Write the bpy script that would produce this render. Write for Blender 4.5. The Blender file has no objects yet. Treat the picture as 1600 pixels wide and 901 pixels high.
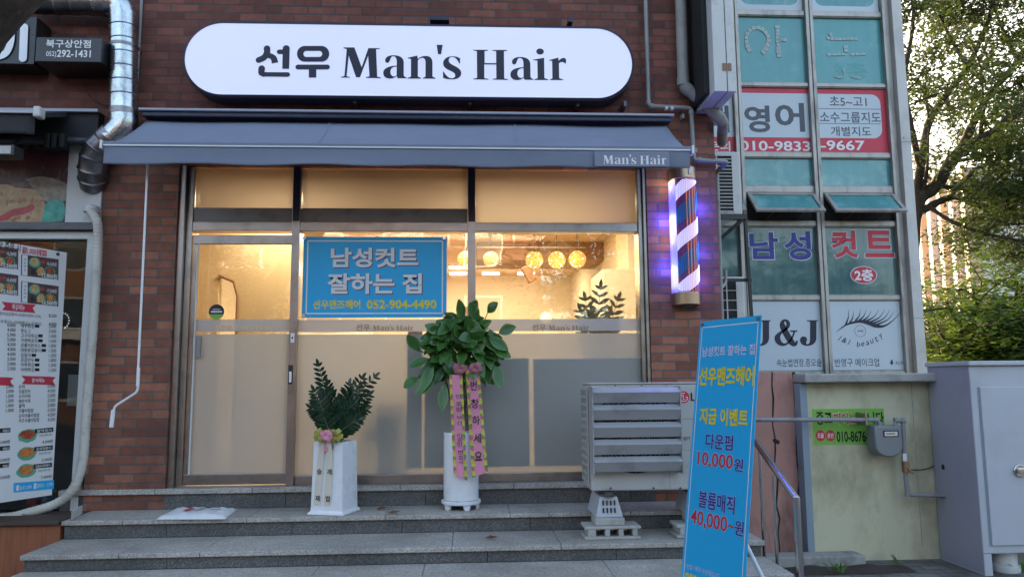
import bpy, bmesh, math, random
from mathutils import Vector, Matrix

scene = bpy.context.scene
V = Vector
R = math.radians

# ------------------------------------------------------------------ camera
PITCH = math.atan((595 - 450.5) / 1200.0)
YAW = R(3.2)
ROLL = 0.008
CAM = V((0.0, -6.3, 1.47))
_F = V((math.sin(YAW) * math.cos(PITCH), math.cos(YAW) * math.cos(PITCH), math.sin(PITCH)))
_R0 = V((math.cos(YAW), -math.sin(YAW), 0))
_U0 = _R0.cross(_F)
_R = _R0 * math.cos(ROLL) - _U0 * math.sin(ROLL)
_U = _U0 * math.cos(ROLL) + _R0 * math.sin(ROLL)
cam_data = bpy.data.cameras.new('camera')
cam = bpy.data.objects.new('camera', cam_data)
scene.collection.objects.link(cam)
cam_data.sensor_width = 36.0
cam_data.lens = 1200 / 1600 * 36.0
cam_data.clip_start = 0.05
cam_data.clip_end = 2000
m4 = Matrix((_R, _U, -_F)).transposed().to_4x4()
m4.translation = CAM
cam.matrix_world = m4
scene.camera = cam

# ------------------------------------------------------------------ sky and sun
SUN_AZ, SUN_EL = R(-10), R(9)
world = bpy.data.worlds.new("World")
scene.world = world
world.use_nodes = True
wn = world.node_tree.nodes
sky = wn.new('ShaderNodeTexSky')
sky.sky_type = 'NISHITA'
sky.sun_disc = False
sky.sun_elevation = SUN_EL
sky.sun_rotation = SUN_AZ
sky.dust_density = 7.0
sky.air_density = .8
sky.ozone_density = .5
world.node_tree.links.new(sky.outputs[0], wn['Background'].inputs[0])
wn['Background'].inputs[1].default_value = 0.15
sd = bpy.data.lights.new('sun', 'SUN')
sd.energy = 2.0
sd.angle = R(0.5)
sd.color = (1.0, 0.74, 0.46)
sun = bpy.data.objects.new('sun', sd)
scene.collection.objects.link(sun)
sdir = V((math.sin(SUN_AZ) * math.cos(SUN_EL), math.cos(SUN_AZ) * math.cos(SUN_EL), math.sin(SUN_EL)))
sun.rotation_euler = sdir.to_track_quat('Z', 'Y').to_euler()
scene.view_settings.view_transform = 'Standard'
scene.view_settings.look = 'None'
scene.view_settings.gamma = 1
scene.view_settings.exposure = 3.08
scene.cycles.use_denoising = True
scene.cycles.max_bounces = 8
scene.cycles.diffuse_bounces = 4
scene.cycles.glossy_bounces = 4
scene.cycles.transparent_max_bounces = 16
scene.cycles.sample_clamp_indirect = 6.0
scene.cycles.caustics_reflective = False
scene.cycles.caustics_refractive = False

# ------------------------------------------------------------------ helpers: photo pixels to points on real planes
def ray(u, v):
    return _F * 1200 + _R * (u - 800) - _U * (v - 450.5)

def HY(u, v, Y):
    d = ray(u, v)
    return CAM + d * ((Y - CAM.y) / d.y)

def HZ(u, v, Z):
    d = ray(u, v)
    return CAM + d * ((Z - CAM.z) / d.z)

ORIG = {}

class MB:
    """collects faces in world coordinates"""
    def __init__(s):
        s.v = []; s.f = []; s.m = []
        s.cur = 0
    def add(s, vs, fs):
        b = len(s.v)
        s.v += [V(p) for p in vs]
        s.f += [tuple(i + b for i in f) for f in fs]
        s.m += [s.cur] * len(fs)
        return s
    def box(s, x0, x1, y0, y1, z0, z1):
        return s.add([(x0, y0, z0), (x1, y0, z0), (x1, y1, z0), (x0, y1, z0), (x0, y0, z1), (x1, y0, z1), (x1, y1, z1), (x0, y1, z1)],
                     [(0, 3, 2, 1), (4, 5, 6, 7), (0, 1, 5, 4), (1, 2, 6, 5), (2, 3, 7, 6), (3, 0, 4, 7)])
    def obox(s, c, a, b, d):
        c, a, b, d = V(c), V(a), V(b), V(d)
        p = [c + a * i + b * j + d * k for k in (-1, 1) for (i, j) in ((-1, -1), (1, -1), (1, 1), (-1, 1))]
        return s.add(p, [(0, 3, 2, 1), (4, 5, 6, 7), (0, 1, 5, 4), (1, 2, 6, 5), (2, 3, 7, 6), (3, 0, 4, 7)])
    def prism(s, pts, ext):
        n = len(pts); e = V(ext)
        ps = [V(p) for p in pts]
        return s.add(ps + [p + e for p in ps], [tuple(range(n))[::-1], tuple(range(n, 2 * n))] + [(i, (i + 1) % n, n + (i + 1) % n, n + i) for i in range(n)])
    def face(s, pts):
        return s.add(pts, [tuple(range(len(pts)))])
    def tube(s, path, r, n=12, caps=True, closed=False):
        path = [V(p) for p in path]
        L = len(path)
        rs = r if isinstance(r, (list, tuple)) else [r] * L
        vs = []; fs = []
        t0 = (path[1] - path[0]).normalized()
        a = t0.orthogonal().normalized()
        for i, p in enumerate(path):
            if i == 0: t = path[1] - path[0]
            elif i == L - 1: t = path[-1] - path[-2]
            else: t = (path[i + 1] - p).normalized() + (p - path[i - 1]).normalized()
            t.normalize()
            a = (a - t * a.dot(t)).normalized()
            b = t.cross(a)
            for k in range(n):
                an = 2 * math.pi * k / n
                vs.append(p + (a * math.cos(an) + b * math.sin(an)) * rs[i])
        for i in range(L - 1):
            for k in range(n):
                fs.append((i * n + k, i * n + (k + 1) % n, (i + 1) * n + (k + 1) % n, (i + 1) * n + k))
        if caps:
            fs.append(tuple(range(n))[::-1]); fs.append(tuple(range((L - 1) * n, L * n)))
        return s.add(vs, fs)
    def lathe(s, prof, c, n=32, a0=0.0, a1=2 * math.pi):
        full = abs(a1 - a0 - 2 * math.pi) < 1e-6
        k = n if full else n + 1
        vs = []; fs = []
        for (r, z) in prof:
            for i in range(k):
                an = a0 + (a1 - a0) * i / n
                vs.append((c[0] + r * math.cos(an), c[1] + r * math.sin(an), c[2] + z))
        for j in range(len(prof) - 1):
            for i in range(n):
                i2 = (i + 1) % k
                fs.append((j * k + i, j * k + i2, (j + 1) * k + i2, (j + 1) * k + i))
        if full:
            if prof[0][0] > 1e-5: fs.append(tuple(range(k))[::-1])
            if prof[-1][0] > 1e-5: fs.append(tuple(range((len(prof) - 1) * k, len(prof) * k)))
        return s.add(vs, fs)
    def grid(s, fn, nu, nv):
        vs = [fn(i / nu, j / nv) for j in range(nv + 1) for i in range(nu + 1)]
        w = nu + 1
        return s.add(vs, [(j * w + i, j * w + i + 1, (j + 1) * w + i + 1, (j + 1) * w + i) for j in range(nv) for i in range(nu)])

def origin_of(o):
    while o is not None:
        if o.name in ORIG: return ORIG[o.name]
        o = o.parent
    return V((0, 0, 0))

def tag(o, label=None, cat=None, group=None, kind=None):
    if label: o['label'] = label
    if cat: o['category'] = cat
    if group: o['group'] = group
    if kind: o['kind'] = kind
    return o

def thing(name, label, cat, loc=(0, 0, 0), group=None):
    o = bpy.data.objects.new(name, None)
    o.empty_display_size = 0.1
    scene.collection.objects.link(o)
    o.location = loc
    ORIG[o.name] = V(loc)
    return tag(o, label, cat, group)

def link_mesh(name, me, mats, parent):
    o = bpy.data.objects.new(name, me)
    for m in (mats if isinstance(mats, (list, tuple)) else [mats]):
        me.materials.append(m)
    scene.collection.objects.link(o)
    if parent is not None: o.parent = parent
    return o

def obj(name, mb, mats, parent=None, bevel=0.0, smooth=None, fixn=True, seg=2):
    if parent is None:
        xs = [p.x for p in mb.v]; ys = [p.y for p in mb.v]; zs = [p.z for p in mb.v]
        off = V(((min(xs) + max(xs)) / 2, (min(ys) + max(ys)) / 2, min(zs)))
    else:
        off = origin_of(parent)
    me = bpy.data.meshes.new(name)
    me.from_pydata([tuple(p - off) for p in mb.v], [], mb.f)
    o = link_mesh(name, me, mats, parent)
    if len(me.materials) > 1:
        me.polygons.foreach_set('material_index', mb.m)
    if fixn:
        bm = bmesh.new(); bm.from_mesh(me)
        bmesh.ops.recalc_face_normals(bm, faces=bm.faces)
        bm.to_mesh(me); bm.free()
    if smooth is not None:
        me.polygons.foreach_set('use_smooth', [True] * len(me.polygons))
        me.set_sharp_from_angle(angle=R(smooth))
    if bevel > 0:
        b = o.modifiers.new('bevel', 'BEVEL')
        b.width = bevel; b.segments = seg; b.limit_method = 'ANGLE'; b.angle_limit = R(40)
    if parent is None:
        o.location = off
        ORIG[o.name] = off
    return o

def struct(name, mb, mats, **k):
    return tag(obj(name, mb, mats, **k), kind='structure')

def dup(root, loc, label):
    r = root.copy(); scene.collection.objects.link(r)
    r.location = loc; r['label'] = label
    for ch in list(root.children):
        c = ch.copy(); scene.collection.objects.link(c); c.parent = r
        for g in list(ch.children):
            d = g.copy(); scene.collection.objects.link(d); d.parent = c
    return r

# ---- flat printed work: a plane with its own right / up axes
class Plane:
    def __init__(s, O, X, Z=None):
        s.O = V(O); s.X = V(X).normalized()
        Z = V(Z) if Z is not None else V((0, 0, 1))
        s.Z = (Z - s.X * Z.dot(s.X)).normalized()
        s.N = s.X.cross(s.Z)
    def at(s, a, b, h=0.0):
        return s.O + s.X * a + s.Z * b + s.N * h
    def hit(s, u, v):
        d = ray(u, v)
        p = CAM + d * ((s.O - CAM).dot(s.N) / d.dot(s.N)) - s.O
        return p.dot(s.X), p.dot(s.Z)

def wallplane(Y):
    return Plane((0, Y, 0), (1, 0, 0))

_tc = bpy.data.curves.new('text_source', 'FONT')
_to = bpy.data.objects.new('text_source', _tc)
_ts = bpy.data.scenes.new('text_workshop')          # outlines are measured apart from the picture's scene
_ts.collection.objects.link(_to)
_cache = {}
def text_mesh(s, off=0.0, shear=0.0):
    k = (s, off, shear)
    if k not in _cache:
        _tc.body = s; _tc.size = 1.0; _tc.offset = off; _tc.resolution_u = 3; _tc.shear = shear
        dg = _ts.view_layers[0].depsgraph
        dg.update()
        me = _to.evaluated_get(dg).to_mesh()
        vs = [(p.co.x, p.co.y) for p in me.vertices]
        fs = [tuple(p.vertices) for p in me.polygons]
        _to.evaluated_get(dg).to_mesh_clear()
        _cache[k] = (vs, fs)
    return _cache[k]

def text(s, pl, ca, cb, w, h, mat, parent, off=0.02, lift=0.002, shear=0.0, name='lettering', rot=0.0, box_of=None):
    vs, fs = text_mesh(s, off, shear)
    if not vs: return None
    bx = text_mesh(s, box_of, shear)[0] if box_of is not None else vs
    x0 = min(p[0] for p in bx); x1 = max(p[0] for p in bx); y0 = min(p[1] for p in bx); y1 = max(p[1] for p in bx)
    sx = w / (x1 - x0) if w else None
    sy = h / (y1 - y0) if h else sx
    if sx is None: sx = sy
    c, sn = math.cos(rot), math.sin(rot)
    mb = MB()
    out = []
    for (x, y) in vs:
        a = (x - (x0 + x1) / 2) * sx; b = (y - (y0 + y1) / 2) * sy
        out.append(pl.at(ca + a * c - b * sn, cb + a * sn + b * c, lift))
    mb.add(out, fs)
    return obj(name, mb, mat, parent, fixn=False)

def ptext(s, pl, u0, v0, u1, v1, mat, parent, off=0.02, lift=0.002, **k):
    """text whose box fills the photo box u0 v0 u1 v1 measured on that plane"""
    um, vm = (u0 + u1) / 2, (v0 + v1) / 2
    a0, b0 = pl.hit(u0, vm); a1, b1 = pl.hit(u1, vm)
    a2, b2 = pl.hit(um, v0); a3, b3 = pl.hit(um, v1)
    return text(s, pl, (a0 + a1) / 2, (b2 + b3) / 2, abs(a1 - a0), abs(b2 - b3), mat, parent, off, lift, **k)

def fill_curve(polys):
    """closed 2D outlines (holes by even-odd) to verts and faces"""
    cu = bpy.data.curves.new('fill', 'CURVE'); cu.dimensions = '2D'; cu.fill_mode = 'BOTH'
    for p in polys:
        sp = cu.splines.new('POLY'); sp.points.add(len(p) - 1)
        for i, q in enumerate(p): sp.points[i].co = (q[0], q[1], 0, 1)
        sp.use_cyclic_u = True
    o = bpy.data.objects.new('fill', cu); _ts.collection.objects.link(o)
    _ts.view_layers[0].update(); dg = _ts.view_layers[0].depsgraph; dg.update()
    me = o.evaluated_get(dg).to_mesh()
    vs = [(p.co.x, p.co.y) for p in me.vertices]; fs = [tuple(p.vertices) for p in me.polygons]
    o.evaluated_get(dg).to_mesh_clear()
    bpy.data.objects.remove(o); bpy.data.curves.remove(cu)
    return vs, fs

def path(s):
    """tiny path reader: M/L x,y and C with three points"""
    out = []; mode = 'L'; buf = []
    for t in s.split():
        if t in 'MLC': mode = t; buf = []; continue
        p = tuple(float(q) for q in t.split(','))
        if mode in 'ML': out.append(p)
        else:
            buf.append(p)
            if len(buf) == 3:
                p0 = V(out[-1]); a, b, c = (V(q) for q in buf)
                for i in range(1, 9):
                    u = i / 8; w = 1 - u
                    q = p0 * w**3 + a * 3 * w * w * u + b * 3 * w * u * u + c * u**3
                    out.append((q.x, q.y))
                buf = []
    return out

def ell(cx, cy, rx, ry, n=28):
    return [(cx + rx * math.cos(2 * math.pi * i / n), cy + ry * math.sin(2 * math.pi * i / n)) for i in range(n)]

_A = ['M 1360,215 C 1355,180 1390,158 1440,158 1510,158 1537,190 1537,235 L 1537,345 C 1537,370 1548,376 1565,380 L 1565,388 1478,388 1472,366 C 1455,382 1430,392 1405,392 1365,392 1342,368 1342,335 1342,290 1390,265 1470,262 L 1470,225 C 1470,190 1460,168 1435,168 1418,168 1412,185 1402,215 1396,232 1385,237 1377,234 1366,232 1361,225 1360,215',
      'M 1470,272 C 1425,272 1410,295 1410,325 1410,352 1425,370 1445,370 1455,370 1465,364 1470,358']
_a = [path(q) for q in _A]
SERIF = [path('M 962,82 1065,82 1137,280 1198,88 1308,88 1308,95 1272,100 1285,372 1318,380 1318,388 1178,386 1178,378 1212,370 1197,165 1122,380 1085,380 1012,165 995,370 1028,378 1028,384 942,384 942,377 975,368 992,100 962,90')]
SERIF += _a
SERIF += [[(x + 1600, y) for (x, y) in path(q)] for q in (
    'M -25,182 65,160 72,195 C 95,170 120,163 150,163 195,163 212,195 212,235 L 212,370 243,385 243,391 120,391 120,384 145,372 145,230 C 145,200 135,183 115,183 95,183 80,195 72,210 L 72,370 102,383 102,391 -25,391 -25,384 6,372 6,195 -25,188',
    'M 252,50 310,50 295,145 265,145',
    'M 470,182 477,182 476,240 468,236 C 450,195 430,174 405,172 380,170 365,190 368,212 372,235 400,250 430,265 465,283 488,305 488,335 488,375 450,397 400,397 365,397 335,392 313,382 L 313,320 320,320 C 340,360 370,386 395,386 425,386 435,365 428,345 420,325 390,315 360,300 325,280 312,258 314,232 318,190 355,165 405,165 435,165 455,172 470,182',
    'M 605,98 748,98 748,105 714,112 714,232 826,232 826,112 790,105 790,98 935,98 935,105 902,112 902,385 938,393 938,400 792,398 792,391 826,384 826,246 710,246 710,384 750,391 750,398 605,396 605,389 640,382 640,112 605,105',
    'M 1185,195 1292,175 1292,380 1328,393 1328,400 1196,400 1196,393 1226,382 1226,205 1185,200',
    'M 1340,198 1432,172 1434,205 C 1450,185 1470,175 1485,175 1505,175 1512,195 1503,233 L 1497,233 C 1485,215 1455,208 1436,232 L 1436,380 1475,394 1475,400 1348,400 1348,393 1370,382 1370,207 1340,203')]
SERIF += [[(x + 1220, y + 10) for (x, y) in q] for q in _a]
SERIF.append([(x + 1600, y) for (x, y) in ell(1254, 112, 37, 31)])
SERIF = [[((x - 942) / 2170, -(y - 386 - (x - 942) * 0.0072) / 2170) for (x, y) in q] for q in SERIF]   # width 1, baseline 0
_serif = fill_curve(SERIF)
def serif_text(pl, a0, b0, w, mat, parent, lift=0.002, thick=0.0, k=1.0):
    mb = MB()
    mb.add([pl.at(a0 + x * w, b0 + y * w * k, lift) for (x, y) in _serif[0]], _serif[1])
    return obj('lettering', mb, mat, parent, fixn=False)

def stroke(mb, pl, pts, wd, lift=0.002, caps=(1, 1)):
    """flat brush stroke along plane points (a,b); wd one width or one per point"""
    n = len(pts); ws = wd if isinstance(wd, (list, tuple)) else [wd] * n
    P = [V(p) for p in pts]
    vs = []
    for i, p in enumerate(P):
        t = (P[min(i + 1, n - 1)] - P[max(i - 1, 0)]).normalized()
        q = V((-t.y, t.x)) * ws[i] / 2
        vs += [p + q, p - q]
    base = [pl.at(q.x, q.y, lift) for q in vs]
    mb.add(base, [(2 * i, 2 * i + 1, 2 * i + 3, 2 * i + 2) for i in range(n - 1)])
    for e, i in ((0, 0), (1, n - 1)):
        if caps[e]:
            t = (P[1] - P[0]) if e == 0 else (P[-1] - P[-2])
            an = math.atan2(t.y, t.x) + (math.pi if e == 0 else 0)
            mb.face([pl.at(P[i].x + ws[i] / 2 * math.cos(an + f), P[i].y + ws[i] / 2 * math.sin(an + f), lift) for f in [(-.5 + k / 8) * math.pi for k in range(9)]])

def smooth_pts(pts, n=6):
    out = []
    L = len(pts)
    for i in range(L - 1):
        p0 = pts[max(i - 1, 0)]; p1 = pts[i]; p2 = pts[i + 1]; p3 = pts[min(i + 2, L - 1)]
        for k in range(n):
            t = k / n
            out.append(tuple(0.5 * (2 * b + (c - a) * t + (2 * a - 5 * b + 4 * c - d) * t * t + (3 * b - a - 3 * c + d) * t**3) for a, b, c, d in zip(p0, p1, p2, p3)))
    out.append(tuple(pts[-1]))
    return out

def fillet(pts, r, n=5):
    pts = [V(p) for p in pts]
    out = [pts[0]]
    for i in range(1, len(pts) - 1):
        p = pts[i]; a = (pts[i - 1] - p); b = (pts[i + 1] - p)
        q = min(r, a.length * .45, b.length * .45)
        a = p + a.normalized() * q; b = p + b.normalized() * q
        for k in range(n + 1):
            t = k / n
            out.append(a * (1 - t)**2 + p * 2 * t * (1 - t) + b * t * t)
    out.append(pts[-1])
    return out

def rrect(a0, a1, b0, b1, r, n=8):
    out = []
    for (cx, cy, s) in ((a1 - r, b1 - r, 0), (a0 + r, b1 - r, 90), (a0 + r, b0 + r, 180), (a1 - r, b0 + r, 270)):
        for i in range(n + 1):
            an = R(s + 90 * i / n)
            out.append((cx + r * math.cos(an), cy + r * math.sin(an)))
    return out

def sheet(mb, pl, pts, h=0.001):
    return mb.face([pl.at(a, b, h) for (a, b) in pts])

def prect(mb, pl, u0, v0, u1, v1, h=0.001):
    """rectangle on the plane from a photo box"""
    a0, b0, a1, b1 = pbox(pl, u0, v0, u1, v1)
    return sheet(mb, pl, [(a0, b0), (a1, b0), (a1, b1), (a0, b1)], h)

def pbox(pl, u0, v0, u1, v1):
    um, vm = (u0 + u1) / 2, (v0 + v1) / 2
    return pl.hit(u0, vm)[0], pl.hit(um, v1)[1], pl.hit(u1, vm)[0], pl.hit(um, v0)[1]

# ------------------------------------------------------------------ materials
def new_mat(name):
    m = bpy.data.materials.new(name); m.use_nodes = True
    nt = m.node_tree; b = nt.nodes['Principled BSDF']
    return m, nt, b

def N(nt, typ, **k):
    n = nt.nodes.new(typ)
    for a, v in k.items():
        if a.startswith('i_'):
            n.inputs[a[2:].replace('_', ' ')].default_value = v
        else: setattr(n, a, v)
    return n

def mixc(nt, fac, a, b, mode='MIX'):
    n = nt.nodes.new('ShaderNodeMix'); n.data_type = 'RGBA'; n.blend_type = mode
    for sock, v in ((n.inputs[0], fac), (n.inputs[6], a), (n.inputs[7], b)):
        if hasattr(v, 'links') or hasattr(v, 'is_linked'): nt.links.new(v, sock)
        else: sock.default_value = v if not isinstance(v, tuple) else (*v[:3], 1)
    return n.outputs[2]

def coords(nt, scale=1.0):
    tc = N(nt, 'ShaderNodeTexCoord')
    mp = N(nt, 'ShaderNodeMapping')
    mp.inputs['Scale'].default_value = scale if isinstance(scale, tuple) else (scale,) * 3
    nt.links.new(tc.outputs['Object'], mp.inputs[0])
    return mp.outputs[0]

def noise(nt, vec, scale, detail=4, rough=.55):
    n = N(nt, 'ShaderNodeTexNoise'); n.inputs['Scale'].default_value = scale
    n.inputs['Detail'].default_value = detail; n.inputs['Roughness'].default_value = rough
    nt.links.new(vec, n.inputs['Vector'])
    return n.outputs['Fac']

def ramp(nt, fac, p0, p1, c0=(0, 0, 0), c1=(1, 1, 1)):
    r = N(nt, 'ShaderNodeValToRGB')
    r.color_ramp.elements[0].position = p0; r.color_ramp.elements[1].position = p1
    r.color_ramp.elements[0].color = (*c0, 1); r.color_ramp.elements[1].color = (*c1, 1)
    nt.links.new(fac, r.inputs[0])
    return r.outputs[0]

def mul(c, k): return tuple(min(1.0, x * k) for x in c[:3])

def M(name, col, rough=.5, metal=0.0, var=.12, scale=6.0, bump=0.0, bscale=80.0, dirt=None, dscale=3.0, damt=(.5, .75), aniso=None, spec=.5, emit=None, es=1.0):
    m, nt, b = new_mat(name)
    vec = coords(nt, aniso or 1.0)
    f = noise(nt, vec, scale)
    c = mixc(nt, f, mul(col, 1 - var), mul(col, 1 + var))
    if dirt:
        d = ramp(nt, noise(nt, vec, dscale, 7, .65), damt[0], damt[1])
        c = mixc(nt, d, c, dirt)
    nt.links.new(c, b.inputs['Base Color'])
    b.inputs['Metallic'].default_value = metal
    b.inputs['Specular IOR Level'].default_value = spec
    rr = N(nt, 'ShaderNodeMapRange')
    rr.inputs[3].default_value = max(.03, rough - .08); rr.inputs[4].default_value = min(1, rough + .08)
    nt.links.new(noise(nt, vec, scale * 2.3), rr.inputs[0]); nt.links.new(rr.outputs[0], b.inputs['Roughness'])
    if bump:
        bp = N(nt, 'ShaderNodeBump'); bp.inputs['Strength'].default_value = bump; bp.inputs['Distance'].default_value = .01
        nt.links.new(noise(nt, vec, bscale, 5), bp.inputs['Height']); nt.links.new(bp.outputs[0], b.inputs['Normal'])
    if emit:
        b.inputs['Emission Color'].default_value = (*emit, 1); b.inputs['Emission Strength'].default_value = es
    return m

def emis(name, col, s):
    m, nt, b = new_mat(name)
    b.inputs['Base Color'].default_value = (*mul(col, .8), 1)
    b.inputs['Emission Color'].default_value = (*col, 1); b.inputs['Emission Strength'].default_value = s * .42
    return m

def brick_mat(name, axis, c1, c2, mortar, w=.228, h=.0705, mw=.0145, stain_and_tone=True):
    m, nt, b = new_mat(name)
    tc = N(nt, 'ShaderNodeNewGeometry')
    sp = N(nt, 'ShaderNodeSeparateXYZ'); nt.links.new(tc.outputs['Position'], sp.inputs[0])
    cb = N(nt, 'ShaderNodeCombineXYZ')
    nt.links.new(sp.outputs['XYZ'.index(axis)], cb.inputs[0]); nt.links.new(sp.outputs[2], cb.inputs[1])
    # courses waver a little
    wob = N(nt, 'ShaderNodeTexNoise'); wob.inputs['Scale'].default_value = 9; nt.links.new(cb.outputs[0], wob.inputs['Vector'])
    va = N(nt, 'ShaderNodeVectorMath', operation='MULTIPLY_ADD')
    va.inputs[1].default_value = (.006, .006, 0); nt.links.new(wob.outputs['Color'], va.inputs[0]); nt.links.new(cb.outputs[0], va.inputs[2])
    br = N(nt, 'ShaderNodeTexBrick')
    br.inputs['Scale'].default_value = 1; br.inputs['Brick Width'].default_value = w; br.inputs['Row Height'].default_value = h
    br.inputs['Mortar Size'].default_value = mw * .5; br.inputs['Mortar Smooth'].default_value = .15
    br.inputs['Bias'].default_value = -.1
    br.inputs['Color1'].default_value = (*c1, 1); br.inputs['Color2'].default_value = (*c2, 1); br.inputs['Mortar'].default_value = (*mortar, 1)
    nt.links.new(va.outputs[0], br.inputs['Vector'])
    pos = tc.outputs['Position']
    n1 = noise(nt, pos, 14, 6, .6)
    b2 = N(nt, 'ShaderNodeTexBrick')
    for k_, v_ in (('Scale', 1), ('Brick Width', w), ('Row Height', h), ('Mortar Size', 0), ('Bias', .25), ('Color1', (.55, .52, .55, 1)), ('Color2', (1.25, 1.2, 1.12, 1)), ('Mortar', (1, 1, 1, 1))): b2.inputs[k_].default_value = v_
    sh_ = N(nt, 'ShaderNodeVectorMath', operation='ADD'); sh_.inputs[1].default_value = (w * 40, h * 26, 0); nt.links.new(va.outputs[0], sh_.inputs[0]); nt.links.new(sh_.outputs[0], b2.inputs['Vector'])
    c = mixc(nt, .75, br.outputs['Color'], mixc(nt, n1, (.25, .25, .25), (1.0, 1.0, 1.0)), 'MULTIPLY')
    c = mixc(nt, 1.0, c, (1.5, 1.5, 1.5), 'MULTIPLY')
    c = mixc(nt, .55, c, b2.outputs['Color'], 'MULTIPLY')
    if stain_and_tone:
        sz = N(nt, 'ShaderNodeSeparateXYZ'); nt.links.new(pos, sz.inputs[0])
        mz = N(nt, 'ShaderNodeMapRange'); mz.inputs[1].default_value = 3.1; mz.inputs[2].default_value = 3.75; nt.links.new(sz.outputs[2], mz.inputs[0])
        c = mixc(nt, mz.outputs[0], c, mixc(nt, 1.0, c, (.66, .60, .68), 'MULTIPLY'))      # upper wall multiplied darker and slightly purple
        st = ramp(nt, noise(nt, pos, 1.1, 6, .6), .42, .72)
        c = mixc(nt, st, c, mixc(nt, .55, c, (.05, .035, .035)))
        wh = ramp(nt, noise(nt, pos, 5.5, 8, .7), .70, .78)
        c = mixc(nt, wh, c, (.30, .26, .24))
    nt.links.new(c, b.inputs['Base Color'])
    b.inputs['Roughness'].default_value = .8
    b.inputs['Specular IOR Level'].default_value = .3
    hgt = N(nt, 'ShaderNodeMath', operation='MULTIPLY_ADD'); hgt.inputs[1].default_value = -1.0
    nt.links.new(br.outputs['Fac'], hgt.inputs[0])
    n2 = N(nt, 'ShaderNodeMath', operation='MULTIPLY'); n2.inputs[1].default_value = .5
    nt.links.new(noise(nt, pos, 70, 4), n2.inputs[0]); nt.links.new(n2.outputs[0], hgt.inputs[2])
    bp = N(nt, 'ShaderNodeBump'); bp.inputs['Strength'].default_value = .8; bp.inputs['Distance'].default_value = .008
    nt.links.new(hgt.outputs[0], bp.inputs['Height']); nt.links.new(bp.outputs[0], b.inputs['Normal'])
    return m

def granite(name, col, speck, dark):
    m, nt, b = new_mat(name)
    g = N(nt, 'ShaderNodeNewGeometry'); pos = g.outputs['Position']
    vo = N(nt, 'ShaderNodeTexVoronoi'); vo.inputs['Scale'].default_value = 130; nt.links.new(pos, vo.inputs['Vector'])
    s = N(nt, 'ShaderNodeSeparateColor'); nt.links.new(vo.outputs['Color'], s.inputs[0])
    c = mixc(nt, s.outputs[0], mul(col, .62), mul(col, 1.35))
    c = mixc(nt, ramp(nt, s.outputs[1], .88, .9), c, speck)
    c = mixc(nt, ramp(nt, noise(nt, pos, 1.7, 7, .65), .42, .72), c, mixc(nt, .7, c, dark))
    c = mixc(nt, ramp(nt, noise(nt, pos, 6, 6, .7), .62, .75), c, mixc(nt, .5, c, mul(dark, .6)))
    nt.links.new(c, b.inputs['Base Color']); b.inputs['Roughness'].default_value = .62
    bp = N(nt, 'ShaderNodeBump'); bp.inputs['Strength'].default_value = .25; bp.inputs['Distance'].default_value = .004
    nt.links.new(noise(nt, pos, 160, 3), bp.inputs['Height']); nt.links.new(bp.outputs[0], b.inputs['Normal'])
    return m

def glass_mat(name, tint=(.95, .97, .96), ior=1.65, gain=3.0):
    m, nt, b = new_mat(name)
    nt.nodes.remove(b)
    fr = N(nt, 'ShaderNodeFresnel'); fr.inputs['IOR'].default_value = ior
    mu = N(nt, 'ShaderNodeMath', operation='MULTIPLY', use_clamp=True); mu.inputs[1].default_value = gain
    nt.links.new(fr.outputs[0], mu.inputs[0])
    t = N(nt, 'ShaderNodeBsdfTransparent'); t.inputs[0].default_value = (*tint, 1)
    g = N(nt, 'ShaderNodeBsdfGlossy'); g.inputs['Roughness'].default_value = .0
    # float glass is never quite flat
    bp = N(nt, 'ShaderNodeBump'); bp.inputs['Strength'].default_value = .04; bp.inputs['Distance'].default_value = .05
    nt.links.new(noise(nt, coords(nt), 1.6, 2), bp.inputs['Height']); nt.links.new(bp.outputs[0], g.inputs['Normal'])
    mx = N(nt, 'ShaderNodeMixShader')
    nt.links.new(mu.outputs[0], mx.inputs[0]); nt.links.new(t.outputs[0], mx.inputs[1]); nt.links.new(g.outputs[0], mx.inputs[2])
    nt.links.new(mx.outputs[0], nt.nodes['Material Output'].inputs[0])
    return m

def film_mat(name, col=(.88, .86, .78), tr=.60, clear=.06):
    m, nt, b = new_mat(name)
    nt.nodes.remove(b)
    vec = coords(nt)
    c = mixc(nt, noise(nt, vec, 2.2, 5), mul(col, .9), col)
    di = N(nt, 'ShaderNodeBsdfDiffuse'); tl = N(nt, 'ShaderNodeBsdfTranslucent'); tp = N(nt, 'ShaderNodeBsdfTransparent')
    nt.links.new(c, di.inputs[0]); nt.links.new(c, tl.inputs[0])
    a = N(nt, 'ShaderNodeMixShader'); a.inputs[0].default_value = tr
    nt.links.new(di.outputs[0], a.inputs[1]); nt.links.new(tl.outputs[0], a.inputs[2])
    z = N(nt, 'ShaderNodeMixShader'); z.inputs[0].default_value = clear
    nt.links.new(a.outputs[0], z.inputs[1]); nt.links.new(tp.outputs[0], z.inputs[2])
    nt.links.new(z.outputs[0], nt.nodes['Material Output'].inputs[0])
    return m

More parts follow.
